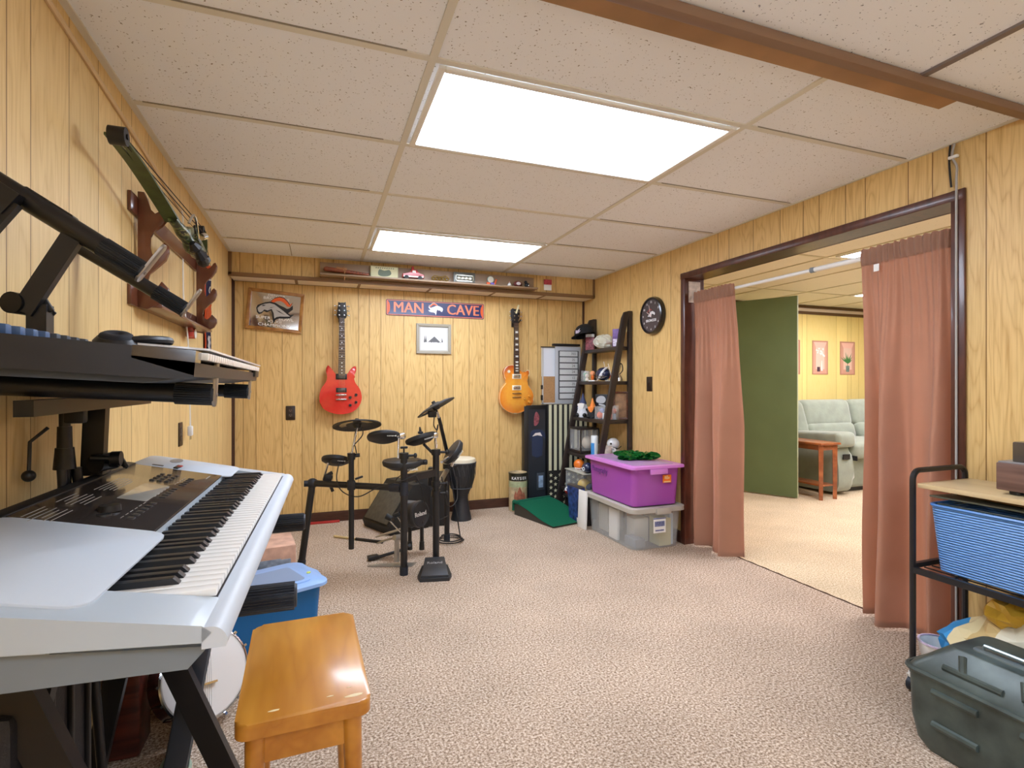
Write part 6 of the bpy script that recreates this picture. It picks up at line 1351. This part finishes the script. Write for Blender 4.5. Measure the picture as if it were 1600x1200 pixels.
q = MB(); q.box((-.01, -.353, .243), (.14, .014, .035), bev=.003); obj('latch', q, mat('purple pink lid', 'c873cf', .3), t)
q = MB(); q.box((.075, -.327, .185), (.07, .002, .055)); lb_ = obj('orange_label', q, mat('orange label', 'ef7a1c', .5), t)
q = MB()
for k, (x, z, w_, h_) in enumerate(((.06, .195, .012, .02), (.075, .195, .010, .024), (.09, .191, .008, .014), (.075, .165, .055, .008))): q.box((x, -.329, z), (w_, .001, h_))
obj('label_print', q, mat('label yellow print', 'f4cf90', .5), lb_)
Mp_ = t and basis((2.225-.209, 3.425+.12, .30+.195), (0, -1, 0), (-.05, 0, 1), (-1, 0, -.05))
q = MB(); q.text('Photography', .062, Mp_, .0005, sx=.72); W('handwriting', q, mat('purple marker', '4a1f6a', .6), t)
for i_, (x, y, z, w_, d_, h_, c_, nm, lab) in enumerate(((-.05, -.24, .01, .13, .03, .075, 'b07fd0', 'booklet', 'lilac booklet'), (.09, -.23, .01, .12, .06, .07, 'a8483a', 'booklet', 'red brown booklet'), (-.14, -.24, .01, .03, .05, .09, 'f0808a', 'toy', 'pink toy'), (.0, .05, .01, .26, .3, .10, '6a3f80', 'cloth_pile', 'dark violet cloth pile'))):
    q = MB(); q.box((0, 0, h_/2), (w_, d_, h_), bev=.006); o = obj(nm, q, mat('purple bin thing %d' % i_, c_, .7)); o.location = (2.225+x, 3.425+y, .31+z); tag(o, lab + ' seen through the wall of the purple bin', nm.replace('_', ' '), 'things inside the purple bin')
gb_ = MB(); rr_ = random.Random(12)
def crumple(q, c, r, n, amp, rnd):
    old = set(q.bm.verts); q.sph((0, 0, 0), r, n)
    for v in [v for v in q.bm.verts if v not in old]: v.co = v.co*(1+rnd.uniform(-amp, amp)) + Vector(c)
for dx, dy, rx, ry in ((-.04, .04, .09, .07), (.08, -.04, .08, .06), (-.06, -.01, .07, .05), (.03, .02, .05, .09)): crumple(gb_, (2.24+dx, 3.41+dy, .606), (rx, ry, .03), 8, .5, rr_)
for v in gb_.bm.verts: v.co.z = max(v.co.z, .5845)
tag(obj('foil_bow', gb_, mat('green foil', '1f7a3a', .15, .75), flat=True), 'shiny green foil gift bow lying on the purple bin lid', 'gift bow')
# ---------------------------------------------------------------- curtains
m_cur = mat('dusty rose curtain cloth', 'c99c82', .8, sheen=.2, var=.04, vscale=5)
XC = 2.548
def curtain(name, label, y0, y1, folds, seed, zb, lean, parts=(), top=1.80, spread=0):
    rnd = random.Random(seed); t = thing(name, label, 'curtain', (XC, (y0+y1)/2, zb))
    def fn(u, v):   # u across (0 at y0), v from the top down
        y = y0+(y1-y0)*u+spread*(u-.5)*v
        ph = sum(a*math.sin(2*math.pi*(f*u)+p) for a, f, p in folds)
        fine = .006*math.sin(2*math.pi*u*13+1+2*math.sin(u*9))*max(0, 1-v*2.5)
        k = min(1, .02+v*1.9)
        x = XC-.020*max(0, 1-v*6)+fine+.062*k*ph*(.85+.3*v)+lean*v
        if v < .035: x += .0
        return Vector((x, y+.006*math.sin(v*9+u*7), top-(top-zb)*v-(.004*math.sin(u*70) if v < .01 else 0)))
    q = MB(); q.surf(fn, 150, 46); bmesh.ops.solidify(q.bm, geom=list(q.bm.faces), thickness=.002)
    W('cloth', q, m_cur, t, sharp=80)
    q = MB(); q.surf(lambda u, v: fn(u, .0+.042*v)+Vector((-.003-.004*math.sin(math.pi*v), 0, .006*(1-v))), 150, 6); bmesh.ops.solidify(q.bm, geom=list(q.bm.faces), thickness=.0015); W('rod_pocket', q, m_cur, t, sharp=80)
    q = MB(); q.surf(lambda u, v: fn(u, .985+.015*v)+Vector((-.002, 0, 0)), 150, 2); bmesh.ops.solidify(q.bm, geom=list(q.bm.faces), thickness=.0015); W('hem', q, m_cur, t, sharp=80)
    return t, fn
cl_, fn1 = curtain('curtain', 'dusty rose curtain panel hanging at the left side of the wide opening', 2.71, 3.095, [(.75, 1.5, 1.6), (.40, 3.2, .5), (.08, 6.2, 1.0)], 1, .012, .0)
cr_, fn2 = curtain('curtain', 'dusty rose curtain panel with a white tag hanging at the right side of the opening', 1.45, 1.855, [(.8, 2.0, 2.6), (.40, 3.4, 2.2), (.08, 6, 0)], 2, .012, -.01, top=1.808)
p_ = fn2(.80, .055); q = MB(); q.box(p_+Vector((-.012, 0, 0)), (.001, .026, .035), rot=(0, 0, 0)); W('care_tag', q, m_white, cr_)
rd = thing('curtain_rod', 'white tension curtain rod across the wide opening', 'curtain rod', (XC, 2.26, 1.775))
q = MB(); q.cyl((XC, 1.45, 1.775), (XC, 2.15, 1.775), .0135, n=16); q.cyl((XC, YN, 1.775), (XC, YN+.03, 1.775), .018, n=16); W('thick_tube', q, m_white, rd)
q = MB(); q.cyl((XC, 2.15, 1.775), (XC, 3.09, 1.775), .0105, n=16); q.cyl((XC, YJ2-.03, 1.775), (XC, YJ2-.005, 1.775), .018, n=16); W('thin_tube', q, m_white, rd)
q = MB(); q.cyl((XC, 2.13, 1.775), (XC, 2.155, 1.775), .0155, n=16); W('collar', q, m_grey, rd)
# cables beside the casing
t = thing('cable', 'grey and black cable pair coming out of the ceiling above the right jamb', 'cable', (XE-.02, 1.405, 2.0))
q = MB(); q.tube(curve([(XE-.008, 1.41, 2.14), (XE-.014, 1.415, 2.09), (XE-.010, 1.400, 2.04), (XE-.016, 1.398, 1.96), (XE-.017, 1.398, 1.5), (XE-.017, 1.398, .1)], 6), .0045, 6); W('grey_cable', q, mat('grey cable', 'a9a5a0', .4), t)
q = MB(); q.tube(curve([(XE-.008, 1.425, 2.14), (XE-.010, 1.428, 2.07), (XE-.010, 1.420, 1.965)], 5), .004, 6); W('black_cable', q, m_cab, t)
q = MB(); q.box((XE-.014, 1.41, 2.085), (.016, .035, .012), bev=.003); W('cable_clip', q, m_white, t)
# ---------------------------------------------------------------- cart
m_crt = mat('black cart metal', '1b1b1e', .4, spec=.5)
CX0, CX1, CY0, CY1 = 2.095, 2.40, .68, 1.337
ct_ = thing('rolling_cart', 'black metal rolling cart with a pale wooden top at the right edge', 'cart', (2.25, 1.0, 0))
for y in (CY0, CY1):
    q = MB(); pts = [(CX0, y, .06), (CX0, y, .78)]+[(CX0+.035-.035*math.cos(R(a_)), y, .79+.035*math.sin(R(a_))) for a_ in range(0, 91, 15)]+[(CX1-.035+.035*math.sin(R(a_)), y, .79+.035*math.cos(R(a_))) for a_ in range(0, 91, 15)]+[(CX1, y, .06)]
    q.tube(pts, .0105, 8); W('end_frame', q, m_crt, ct_)
    for z in (.47, .10):
        q = MB(); q.box(((CX0+CX1)/2, y, z), (CX1-CX0, .016, .018)); W('cross_rail', q, m_crt, ct_)
for x in (CX0, CX1):
    for z in (.455, .085):
        q = MB(); q.box((x, (CY0+CY1)/2, z), (.016, CY1-CY0, .022)); W('side_rail', q, m_crt, ct_)
for z in (.455, .085):
    q = MB()
    for k in range(7): q.box((CX0+(CX1-CX0)*(k+.5)/7, (CY0+CY1)/2, z), (.005, CY1-CY0, .004))
    for k in range(3): q.box(((CX0+CX1)/2, CY0+(CY1-CY0)*(k+.5)/3, z-.003), (CX1-CX0, .005, .004))
    W('wire_shelf', q, m_crt, ct_)
q = MB(); q.box(((CX0+CX1)/2+.003, (CY0+CY1)/2, .772), (CX1-CX0-.002, CY1-CY0-.026, .017), bev=.002); W('wooden_top', q, wood_mat('pale maple laminate', 'd9c49a', 'cbb184', (5, 1, 5), .4, .2, 5), ct_)
for x in (CX0, CX1):
    for y in (CY0, CY1):
        q = MB(); q.cyl((x, y-.006, .026), (x, y+.010, .026), .026, n=20); wh = W('caster_wheel', q, m_rub, ct_)
        q = MB(); q.cyl((x, y, .052), (x, y, .07), .014, n=12); q.box((x, y-.010, .04), (.02, .002, .04)); q.box((x, y+.014, .04), (.02, .002, .04)); q.box((x, y+.002, .06), (.022, .026, .003)); W('fork', q, m_white, wh)
# blue basket
def weave(name):
    m = bpy.data.materials.new(name); m.use_nodes = True; nt = m.node_tree; N = nt.nodes; L = nt.links; b = N['Principled BSDF']; b.inputs['Roughness'].default_value = .35
    tc = N.new('ShaderNodeTexCoord'); sp = N.new('ShaderNodeSeparateXYZ'); L.new(tc.outputs['Object'], sp.inputs[0])
    def mth(op, a_, b_=None):
        n = N.new('ShaderNodeMath'); n.operation = op
        for i, v in enumerate((a_, b_)):
            if v is None: continue
            if isinstance(v, (int, float)): n.inputs[i].default_value = v
            else: L.new(v, n.inputs[i])
        return n.outputs[0]
    xy = mth('ADD', sp.outputs[0], sp.outputs[1]); w_ = mth('SINE', mth('MULTIPLY', xy, 125.0)); z = mth('MULTIPLY', sp.outputs[2], 698.0)
    par = mth('FLOORED_MODULO', mth('FLOOR', mth('MULTIPLY', sp.outputs[2], 111.1)), 2.0)
    sgn = mth('SUBTRACT', mth('MULTIPLY', par, 2.0), 1.0)
    hgt = mth('ADD', mth('MULTIPLY', mth('ABSOLUTE', mth('SINE', mth('MULTIPLY', z, .5))), .82), mth('MULTIPLY', mth('MULTIPLY', w_, sgn), .07))
    r = ramp(N, [(0, rgb('1f4f92')), (.45, rgb('4a86cc')), (1, rgb('86b4e6'))]); L.new(hgt, r.inputs[0]); L.new(r.outputs[0], b.inputs['Base Color'])
    bp = N.new('ShaderNodeBump'); bp.inputs['Strength'].default_value = .8; bp.inputs['Distance'].default_value = .004; L.new(hgt, bp.inputs['Height']); L.new(bp.outputs[0], b.inputs['Normal'])
    return m
bk_ = thing('woven_basket', 'blue woven plastic basket on the middle shelf of the cart', 'basket', (2.245, 1.0, .47))
q = MB(); base = rrect(.235, .55, .03, 4); rs = []
for s_, z in ((1, 0), (1.045, .11), (1.09, .235)): rs.append([q.bm.verts.new((x*s_ + (0), y*s_, z)) for x, y in base])
rs.append([q.bm.verts.new((x*1.06, y*1.075, .232)) for x, y in base]); rs.append([q.bm.verts.new((x*.97, y*.98, .005)) for x, y in base])
n = len(base)
for A, B in zip(rs[:-1], rs[1:]):
    for i in range(n): q.bm.faces.new((A[i], A[(i+1) % n], B[(i+1) % n], B[i]))
q.bm.faces.new(rs[0][::-1]); q.bm.faces.new(rs[-1]); obj('basket_body', q, weave('blue basket weave'), bk_)
q = MB(); q.tube([(x*1.09, y*1.09, .236) for x, y in base], .006, 6, closed=True); obj('rim', q, mat('blue rim', '3f78bc', .35), bk_)
def inb(name, lab, cat, c, d, rot, m):
    q = MB(); q.box((0, 0, 0), d, bev=.003); o = obj(name, q, m); o.location = c; o.rotation_euler = rot; return tag(o, lab, cat)
inb('folder', 'pale grey folder lying on top of the things in the blue basket', 'folder', (2.235, 1.05, .732), (.215, .50, .007), (0, R(3), R(2)), mat('olive grey folder', '5b5c4c', .5))
inb('folder', 'brown board lying highest on the blue basket, just under the wooden top', 'board', (2.255, .98, .748), (.20, .50, .007), (0, R(1), R(-3)), mat('brown board', '7a5a34', .5))
inb('binder', 'dark green binder edge sticking up at the front of the blue basket', 'binder', (2.185, 1.04, .700), (.10, .48, .010), (0, R(12), 0), mat('dark green binder', '2c3834', .4))
inb('equipment_case', 'black case inside the blue basket', 'case', (2.245, 1.0, .58), (.17, .44, .19), (0, 0, 0), mat('black inner case', '121317', .5))
# turntable
t = thing('turntable', 'walnut record player with a closed smoky dust cover on the cart top', 'record player', (2.29, .90, .782))
q = MB(); q.box((0, 0, .058), (.27, .42, .092), bev=.004); obj('plinth', q, wood_mat('grey walnut veneer', '7a5c50', '5a4038', (2, 1.5, 14), .4, .15, 8), t)
q = MB(); q.box((0, 0, .106), (.262, .412, .006), bev=.002); obj('top_plate', q, mat('silver grey top plate', '8e8e90', .35, .3), t)
q = MB(); q.box((.004, -.01, .142), (.24, .37, .068), bev=.005); obj('dust_cover', q, mat('smoky brown acrylic', '4c443c', .15, coat=.5), t)
q = MB(); q.sph((-.125, .12, .114), (.012, .016, .010), 6); obj('lid_catch', q, m_blkp, t)
for sx in (-1, 1):
    for sy in (-1, 1): q = MB(); q.cyl((sx*.10, sy*.17, .0), (sx*.10, sy*.17, .014), .018, n=14); obj('foot', q, m_blkp, t)
# paper bag, bowl on the bottom shelf
rr_ = random.Random(21)
def bagm():
    m = bpy.data.materials.new('printed paper bag'); m.use_nodes = True; nt = m.node_tree; N = nt.nodes; L = nt.links; b = N['Principled BSDF']; b.inputs['Roughness'].default_value = .6
    tc = N.new('ShaderNodeTexCoord'); sp = N.new('ShaderNodeSeparateXYZ'); L.new(tc.outputs['Object'], sp.inputs[0]); nz = N.new('ShaderNodeTexNoise'); nz.inputs['Scale'].default_value = 6; L.new(tc.outputs['Object'], nz.inputs[0])
    ad = N.new('ShaderNodeMath'); ad.operation = 'MULTIPLY_ADD'; ad.inputs[1].default_value = .12; L.new(nz.outputs[0], ad.inputs[0]); L.new(sp.outputs[1], ad.inputs[2])
    mr = N.new('ShaderNodeMapRange'); mr.inputs[1].default_value = -.24; mr.inputs[2].default_value = .30; L.new(ad.outputs[0], mr.inputs[0])
    r = ramp(N, [(0, rgb('23201e')), (.10, rgb('7a7568')), (.26, rgb('d9d2b8')), (.52, rgb('c9ad74')), (.62, rgb('dccb9a')), (.74, rgb('2f92d0'))], 'CONSTANT'); L.new(mr.outputs[0], r.inputs[0]); L.new(r.outputs[0], b.inputs['Base Color']); return m
t = thing('paper_bag', 'crumpled tan and blue printed bag on the bottom shelf of the cart', 'bag', (2.25, 1.12, .10))
q = MB(); q.sph((0, 0, 0), (.145, .21, .105), 11)
for v in q.bm.verts:
    v.co = v.co*(1+rr_.uniform(-.13, .13)); v.co.z += .14+v.co.y*-.35; v.co.z = max(v.co.z, .0)
obj('bag_body', q, bagm(), t, flat=True)
q = MB(); q.sph((0, 0, 0), (.12, .08, .05), 8)
for v in q.bm.verts: v.co = v.co*(1+rr_.uniform(-.2, .2)) + Vector((.02, -.02, .26))
obj('yellow_bag_top', q, mat('mustard yellow paper', 'c99a2c', .5), t, flat=True)
t = thing('bowl', 'white plastic bowl under the front corner of the printed bag on the cart', 'bowl', (2.16, 1.285, .10))
q = MB(); q.lathe([(0, .0), (.035, .0), (.058, .045), (.064, .09), (.060, .09), (.052, .045), (.0, .006)], n=26); obj('bowl_body', q, m_white, t)
q = MB(); q.lathe([(.060, .088), (.066, .09), (.066, .096), (.060, .096)], n=26); obj('lilac_rim', q, mat('lilac rim', 'd3c3dc', .4), t)
# toolbox / metal case
m_tbx = mat('worn grey green metal', '48524d', .4, .15, var=.4, vscale=11)
t = thing('metal_case', 'dented grey-green metal case with ribs on the carpet before the cart', 'metal case', (1.928, .86, 0))
W_, L_ = .30, .60
def ringr(w_, l_, z, ox=0, r=.03, n=4): return [(x+ox, y, z) for x, y in rrect(w_, l_, r, n)]
def loft(rings, name, m, parent, mats_=None):
    q = MB(); vs = [[q.bm.verts.new(p) for p in r_] for r_ in rings]; n = len(vs[0])
    for A, B in zip(vs[:-1], vs[1:]):
        for i in range(n): q.bm.faces.new((A[i], A[(i+1) % n], B[(i+1) % n], B[i]))
    q.bm.faces.new(vs[0][::-1]); q.bm.faces.new(vs[-1]); return obj(name, q, m, parent, sharp=28)
loft([ringr(.25, .52, .0), ringr(.28, .56, .03), ringr(.29, .59, .10), ringr(.295, .60, .245)], 'case_body', m_tbx, t)
q = MB(); q.tube([p for p in ringr(.305, .61, .247, r=.035)], .008, 6, closed=True); obj('seam_rim', q, m_tbx, t)
loft([ringr(.295, .60, .25), ringr(.285, .585, .262), ringr(.20, .43, .335, .01), ringr(.19, .42, .338, .01)], 'lid', m_tbx, t)
for y0_, z0_, y1_, z1_ in ((.22, .10, .10, .10), (.0, .10, -.2, .10), (.22, .20, .10, .20), (.0, .20, -.2, .20)):
    q = MB(); q.tube([(-.146, y0_, z0_), (-.146, y1_, z1_)], .011, 8); obj('rib', q, m_tbx, t)
for y0_, y1_ in ((.20, .05), (.0, -.2)):
    q = MB(); q.tube([(-.128, y0_, .282), (-.128, y1_, .282)], .010, 8); obj('rib', q, m_tbx, t)
for y_ in (.15, .0, -.14):
    q = MB(); q.tube([(-.125, y_, .285), (-.100, y_+.015, .325)], .010, 8); obj('rib', q, m_tbx, t)
q = MB(); q.prism(rrect(.05, .16, .02), .004, Matrix.Translation((-.03, .09, .338)), bev=.001); q.tube([(-.03, .15, .342), (-.03, .145, .355), (-.03, .03, .355), (-.03, .025, .342)], .006, 8); obj('carry_handle', q, mat('pale worn metal', '8f9a98', .3, .6), t)
# ================================================================ FAR ROOM
m_gdoor = mat('olive green door paint', '5f7048', .55, var=.08, vscale=3, bump=.15, bscale=200)
hx, hy = 4.172, 4.640; ex, ey = 4.523, 3.974; dl = math.hypot(ex-hx, ey-hy); ux, uy = (ex-hx)/dl, (ey-hy)/dl
dn = bpy.data.objects.new('door_1', None); COL.objects.link(dn); dn.location = (hx, hy, 0); dn['kind'] = 'structure'
Md = basis((hx, hy, .012), (ux, uy, 0), (0, 0, 1), (uy, -ux, 0))
q = MB(); q.prism([(0, 0), (dl, 0), (dl, 2.022), (0, 2.022)], .036, Md); W('door_leaf', q, m_gdoor, dn)
q = MB(); q.prism([(dl, 0), (dl+.002, 0), (dl+.002, 2.022), (dl, 2.022)], .034, Md, z0=.001); W('door_edge', q, mat('pale door edge', 'aab08c', .6), dn)
q = MB(); T_ = Md @ Matrix.Translation((dl-.06, .93, 0)); q.T = T_; q.cyl((0, 0, -.006), (0, 0, 0), .03, n=20); q.cyl((0, 0, -.03), (0, 0, 0), .010); q.sph((0, 0, -.05), (.028, .028, .024), 10); q.T = None; W('door_knob', q, m_chrome, dn)
kc_ = T_ @ Vector((0, -.03, -.055))
t = thing('pompom_ornament', 'string of three white cotton balls hanging from the green door knob', 'ornament', kc_)
for k in range(3):
    q = MB(); q.sph((.008*(k-1), .01*(1-k), .05-.055*k), .030, 8)
    for v in q.bm.verts: v.co += Vector((rr_.uniform(-1, 1), rr_.uniform(-1, 1), rr_.uniform(-1, 1)))*.004
    obj('cotton_ball', q, mat('cotton white', 'e6e2d8', .9), t)
q = MB(); q.tube([(-.005, .01, .085), (0, 0, .03), (.008, -.01, -.06)], .002, 5); obj('string', q, mat('brown string', '7a5c40', .8), t)
# end table
m_cher = wood_mat('cherry orange wood', 'b0683a', '8c4a26', (6, 2, 6), .3, .4, 6)
t = thing('end_table', 'narrow cherry wood end table between the green door and the sofa', 'end table', (4.765, 4.13, 0))
q = MB(); q.box((0, 0, .555), (.27, .66, .022), bev=.005); obj('top', q, m_cher, t)
q = MB(); q.box((0, 0, .515), (.20, .58, .05), bev=.002); obj('apron', q, m_cher, t)
for sx in (-1, 1):
    for sy in (-1, 1): q = MB(); q.cyl((sx*.095, sy*.29, .54), (sx*.095, sy*.29, 0), .030, .024, 4); obj('leg', q, m_cher, t)
q = MB(); q.box((0, 0, .14), (.18, .58, .016)); obj('lower_shelf', q, m_cher, t)
# sofa
m_sof = mat('sage grey plush', '8c9482', .9, sheen=.5, var=.12, vscale=9, bump=.3, bscale=60)
t = thing('sofa', 'sage grey plush reclining sofa against the yellow wall', 'sofa', (6.1, 4.4, 0))
def pillow(c, d, rot=(0, 0, 0), name='cushion', crease=None):
    q = MB(); q.box((0, 0, 0), d, bev=min(d)*.32, seg=5)
    if crease:
        for v in q.bm.verts: pass
    q.T = None; bmesh.ops.transform(q.bm, matrix=Matrix.Translation(Vector(c)) @ Euler(rot).to_matrix().to_4x4(), verts=q.bm.verts); return W(name, q, m_sof, t, sharp=80)
q = MB(); q.box((6.3, 4.45, .22), (2.35, .86, .36), bev=.05, seg=4); W('frame', q, m_sof, t, sharp=80)
for xa in (5.10, 7.5):
    q = MB(); q.prism(smooth_loop([(3.92, .06), (3.90, .25), (3.93, .42), (4.02, .52), (4.6, .55), (4.88, .5), (4.9, .1), (4.8, .03), (4.1, .03)], 3), .22, basis((xa-.11, 0, 0), (0, 1, 0), (0, 0, 1), (1, 0, 0)), bev=.04, seg=4); W('arm_panel', q, m_sof, t, sharp=80)
    pillow((xa, 4.28, .555), (.27, .80, .16), (R(-3), 0, 0), 'arm_pad')
for k, xs_ in enumerate((5.62, 6.42, 7.05)):
    w_ = .78 if k < 2 else .5
    pillow((xs_, 4.22, .45), (w_, .62, .18), (0, 0, 0), 'seat_cushion')
    pillow((xs_, 4.63, .79), (w_, .24, .34), (R(-12), 0, 0), 'back_cushion')
    pillow((xs_, 4.56, .58), (w_-.02, .24, .22), (R(-14), 0, 0), 'lumbar_cushion')
pillow((5.16, 4.62, .72), (.26, .26, .46), (R(-12), R(-6), 0), 'back_wing')
q = MB(); q.lathe([(0, 0), (.04, 0), (.042, .01), (.03, .014), (0, .014)], basis((5.07, 3.995, .38), (0, 1, 0), (0, 0, 1), (1, 0, 0)) @ Matrix.Identity(4), 20); q.bm.free(); q = MB(); q.box((5.22, 3.93, .38), (.012, .12, .05), bev=.005); q.box((5.1, 3.90, .40), (.10, .012, .055), bev=.005); W('recliner_handle', q, m_blkp, t)
q = MB(); q.box((6.3, 4.45, .03), (2.3, .78, .05)); W('plinth', q, m_blkp, t, flat=True)
# niche pictures on the yellow wall
def niche(x, label, plant):
    t = thing('niche_picture', label, 'wall picture', (x, YF-.01, 1.49), group=None); w_, h_ = .27, .435
    M_ = on_back(x, 1.49, YF-.001)
    frame(t, M_, w_, h_, .018, .006, mat('pink terracotta edge', 'c08a72', .6), 'border')
    m1 = mat('pinkish niche', 'cf9c84', .6); m2 = mat('pale niche', 'e3c2ac', .6)
    q = MB(); q.prism([(-w_/2+.01, -h_/2+.01), (w_/2-.01, -h_/2+.01), (w_/2-.01, h_/2-.01), (-w_/2+.01, h_/2-.01)], .003, M_); W('side_print', q, m1, t)
    q = MB(); q.prism([(-.075, -.15), (.075, -.15), (.075, .13), (-.075, .13)], .0008, M_, z0=.003); W('back_print', q, m2, t)
    q = MB(); q.prism([(-.115, .205), (.115, .205), (.075, .13), (-.075, .13)], .0007, M_, z0=.003); W('arch_print', q, mat('light pink arch', 'e8b8a4', .6), t)
    if plant:
        q = MB()
        for k in range(9):
            a_ = R(35+14*k); L_ = .10+.03*(k % 3); b0 = Vector((0, -.075)); d_ = Vector((math.cos(a_), math.sin(a_))); n_ = Vector((-d_.y, d_.x))*.009
            q.prism([tuple(b0), tuple(b0+d_*L_*.5+n_), tuple(b0+d_*L_), tuple(b0+d_*L_*.5-n_)], .0006, M_, z0=.004+.0003*k)
        q.prism([(-.004, -.12), (.004, -.12), (.003, .02), (-.003, .02)], .0005, M_, z0=.004); W('plant_print', q, mat('leaf green print', '3f7a3c', .6), t)
        q = MB(); q.prism([(-.028, -.18), (.028, -.18), (.034, -.10), (-.034, -.10)], .0009, M_, z0=.0045); W('pot_print', q, mat('dark green pot print', '6f8478', .5, var=.5, vscale=60), t)
    else:
        q = MB(); rn = random.Random(2)
        for k in range(16):
            a_ = R(60+60*rn.random()); L_ = .10+.09*rn.random(); x_, y_ = .02+L_*math.cos(a_), -.07+L_*math.sin(a_); q.prism([(x_+.012*math.cos(s_), y_+.012*math.sin(s_)) for s_ in [i*math.pi/3 for i in range(6)]], .0005, M_, z0=.004+.0003*k)
        q.prism([(.012, -.17), (.04, -.17), (.03, -.04), (.022, -.04)], .0008, M_, z0=.0045); W('flower_print', q, mat('white flower print', 'efe9e0', .6), t)
        q = MB(); q.prism([(-.055, -.18), (-.005, -.18), (-.005, -.12), (-.055, -.12)], .0009, M_, z0=.0045); W('pot_print', q, mat('dark plum pot print', '4a3440', .5), t)
    return t
niche(6.065, 'painted niche picture with white flowers on the yellow wall, left of the plant picture', False)
niche(6.555, 'painted niche picture with a green plant on the yellow wall beside the right curtain', True)
niche(5.585, 'painted niche picture mostly hidden behind the green door edge', False)
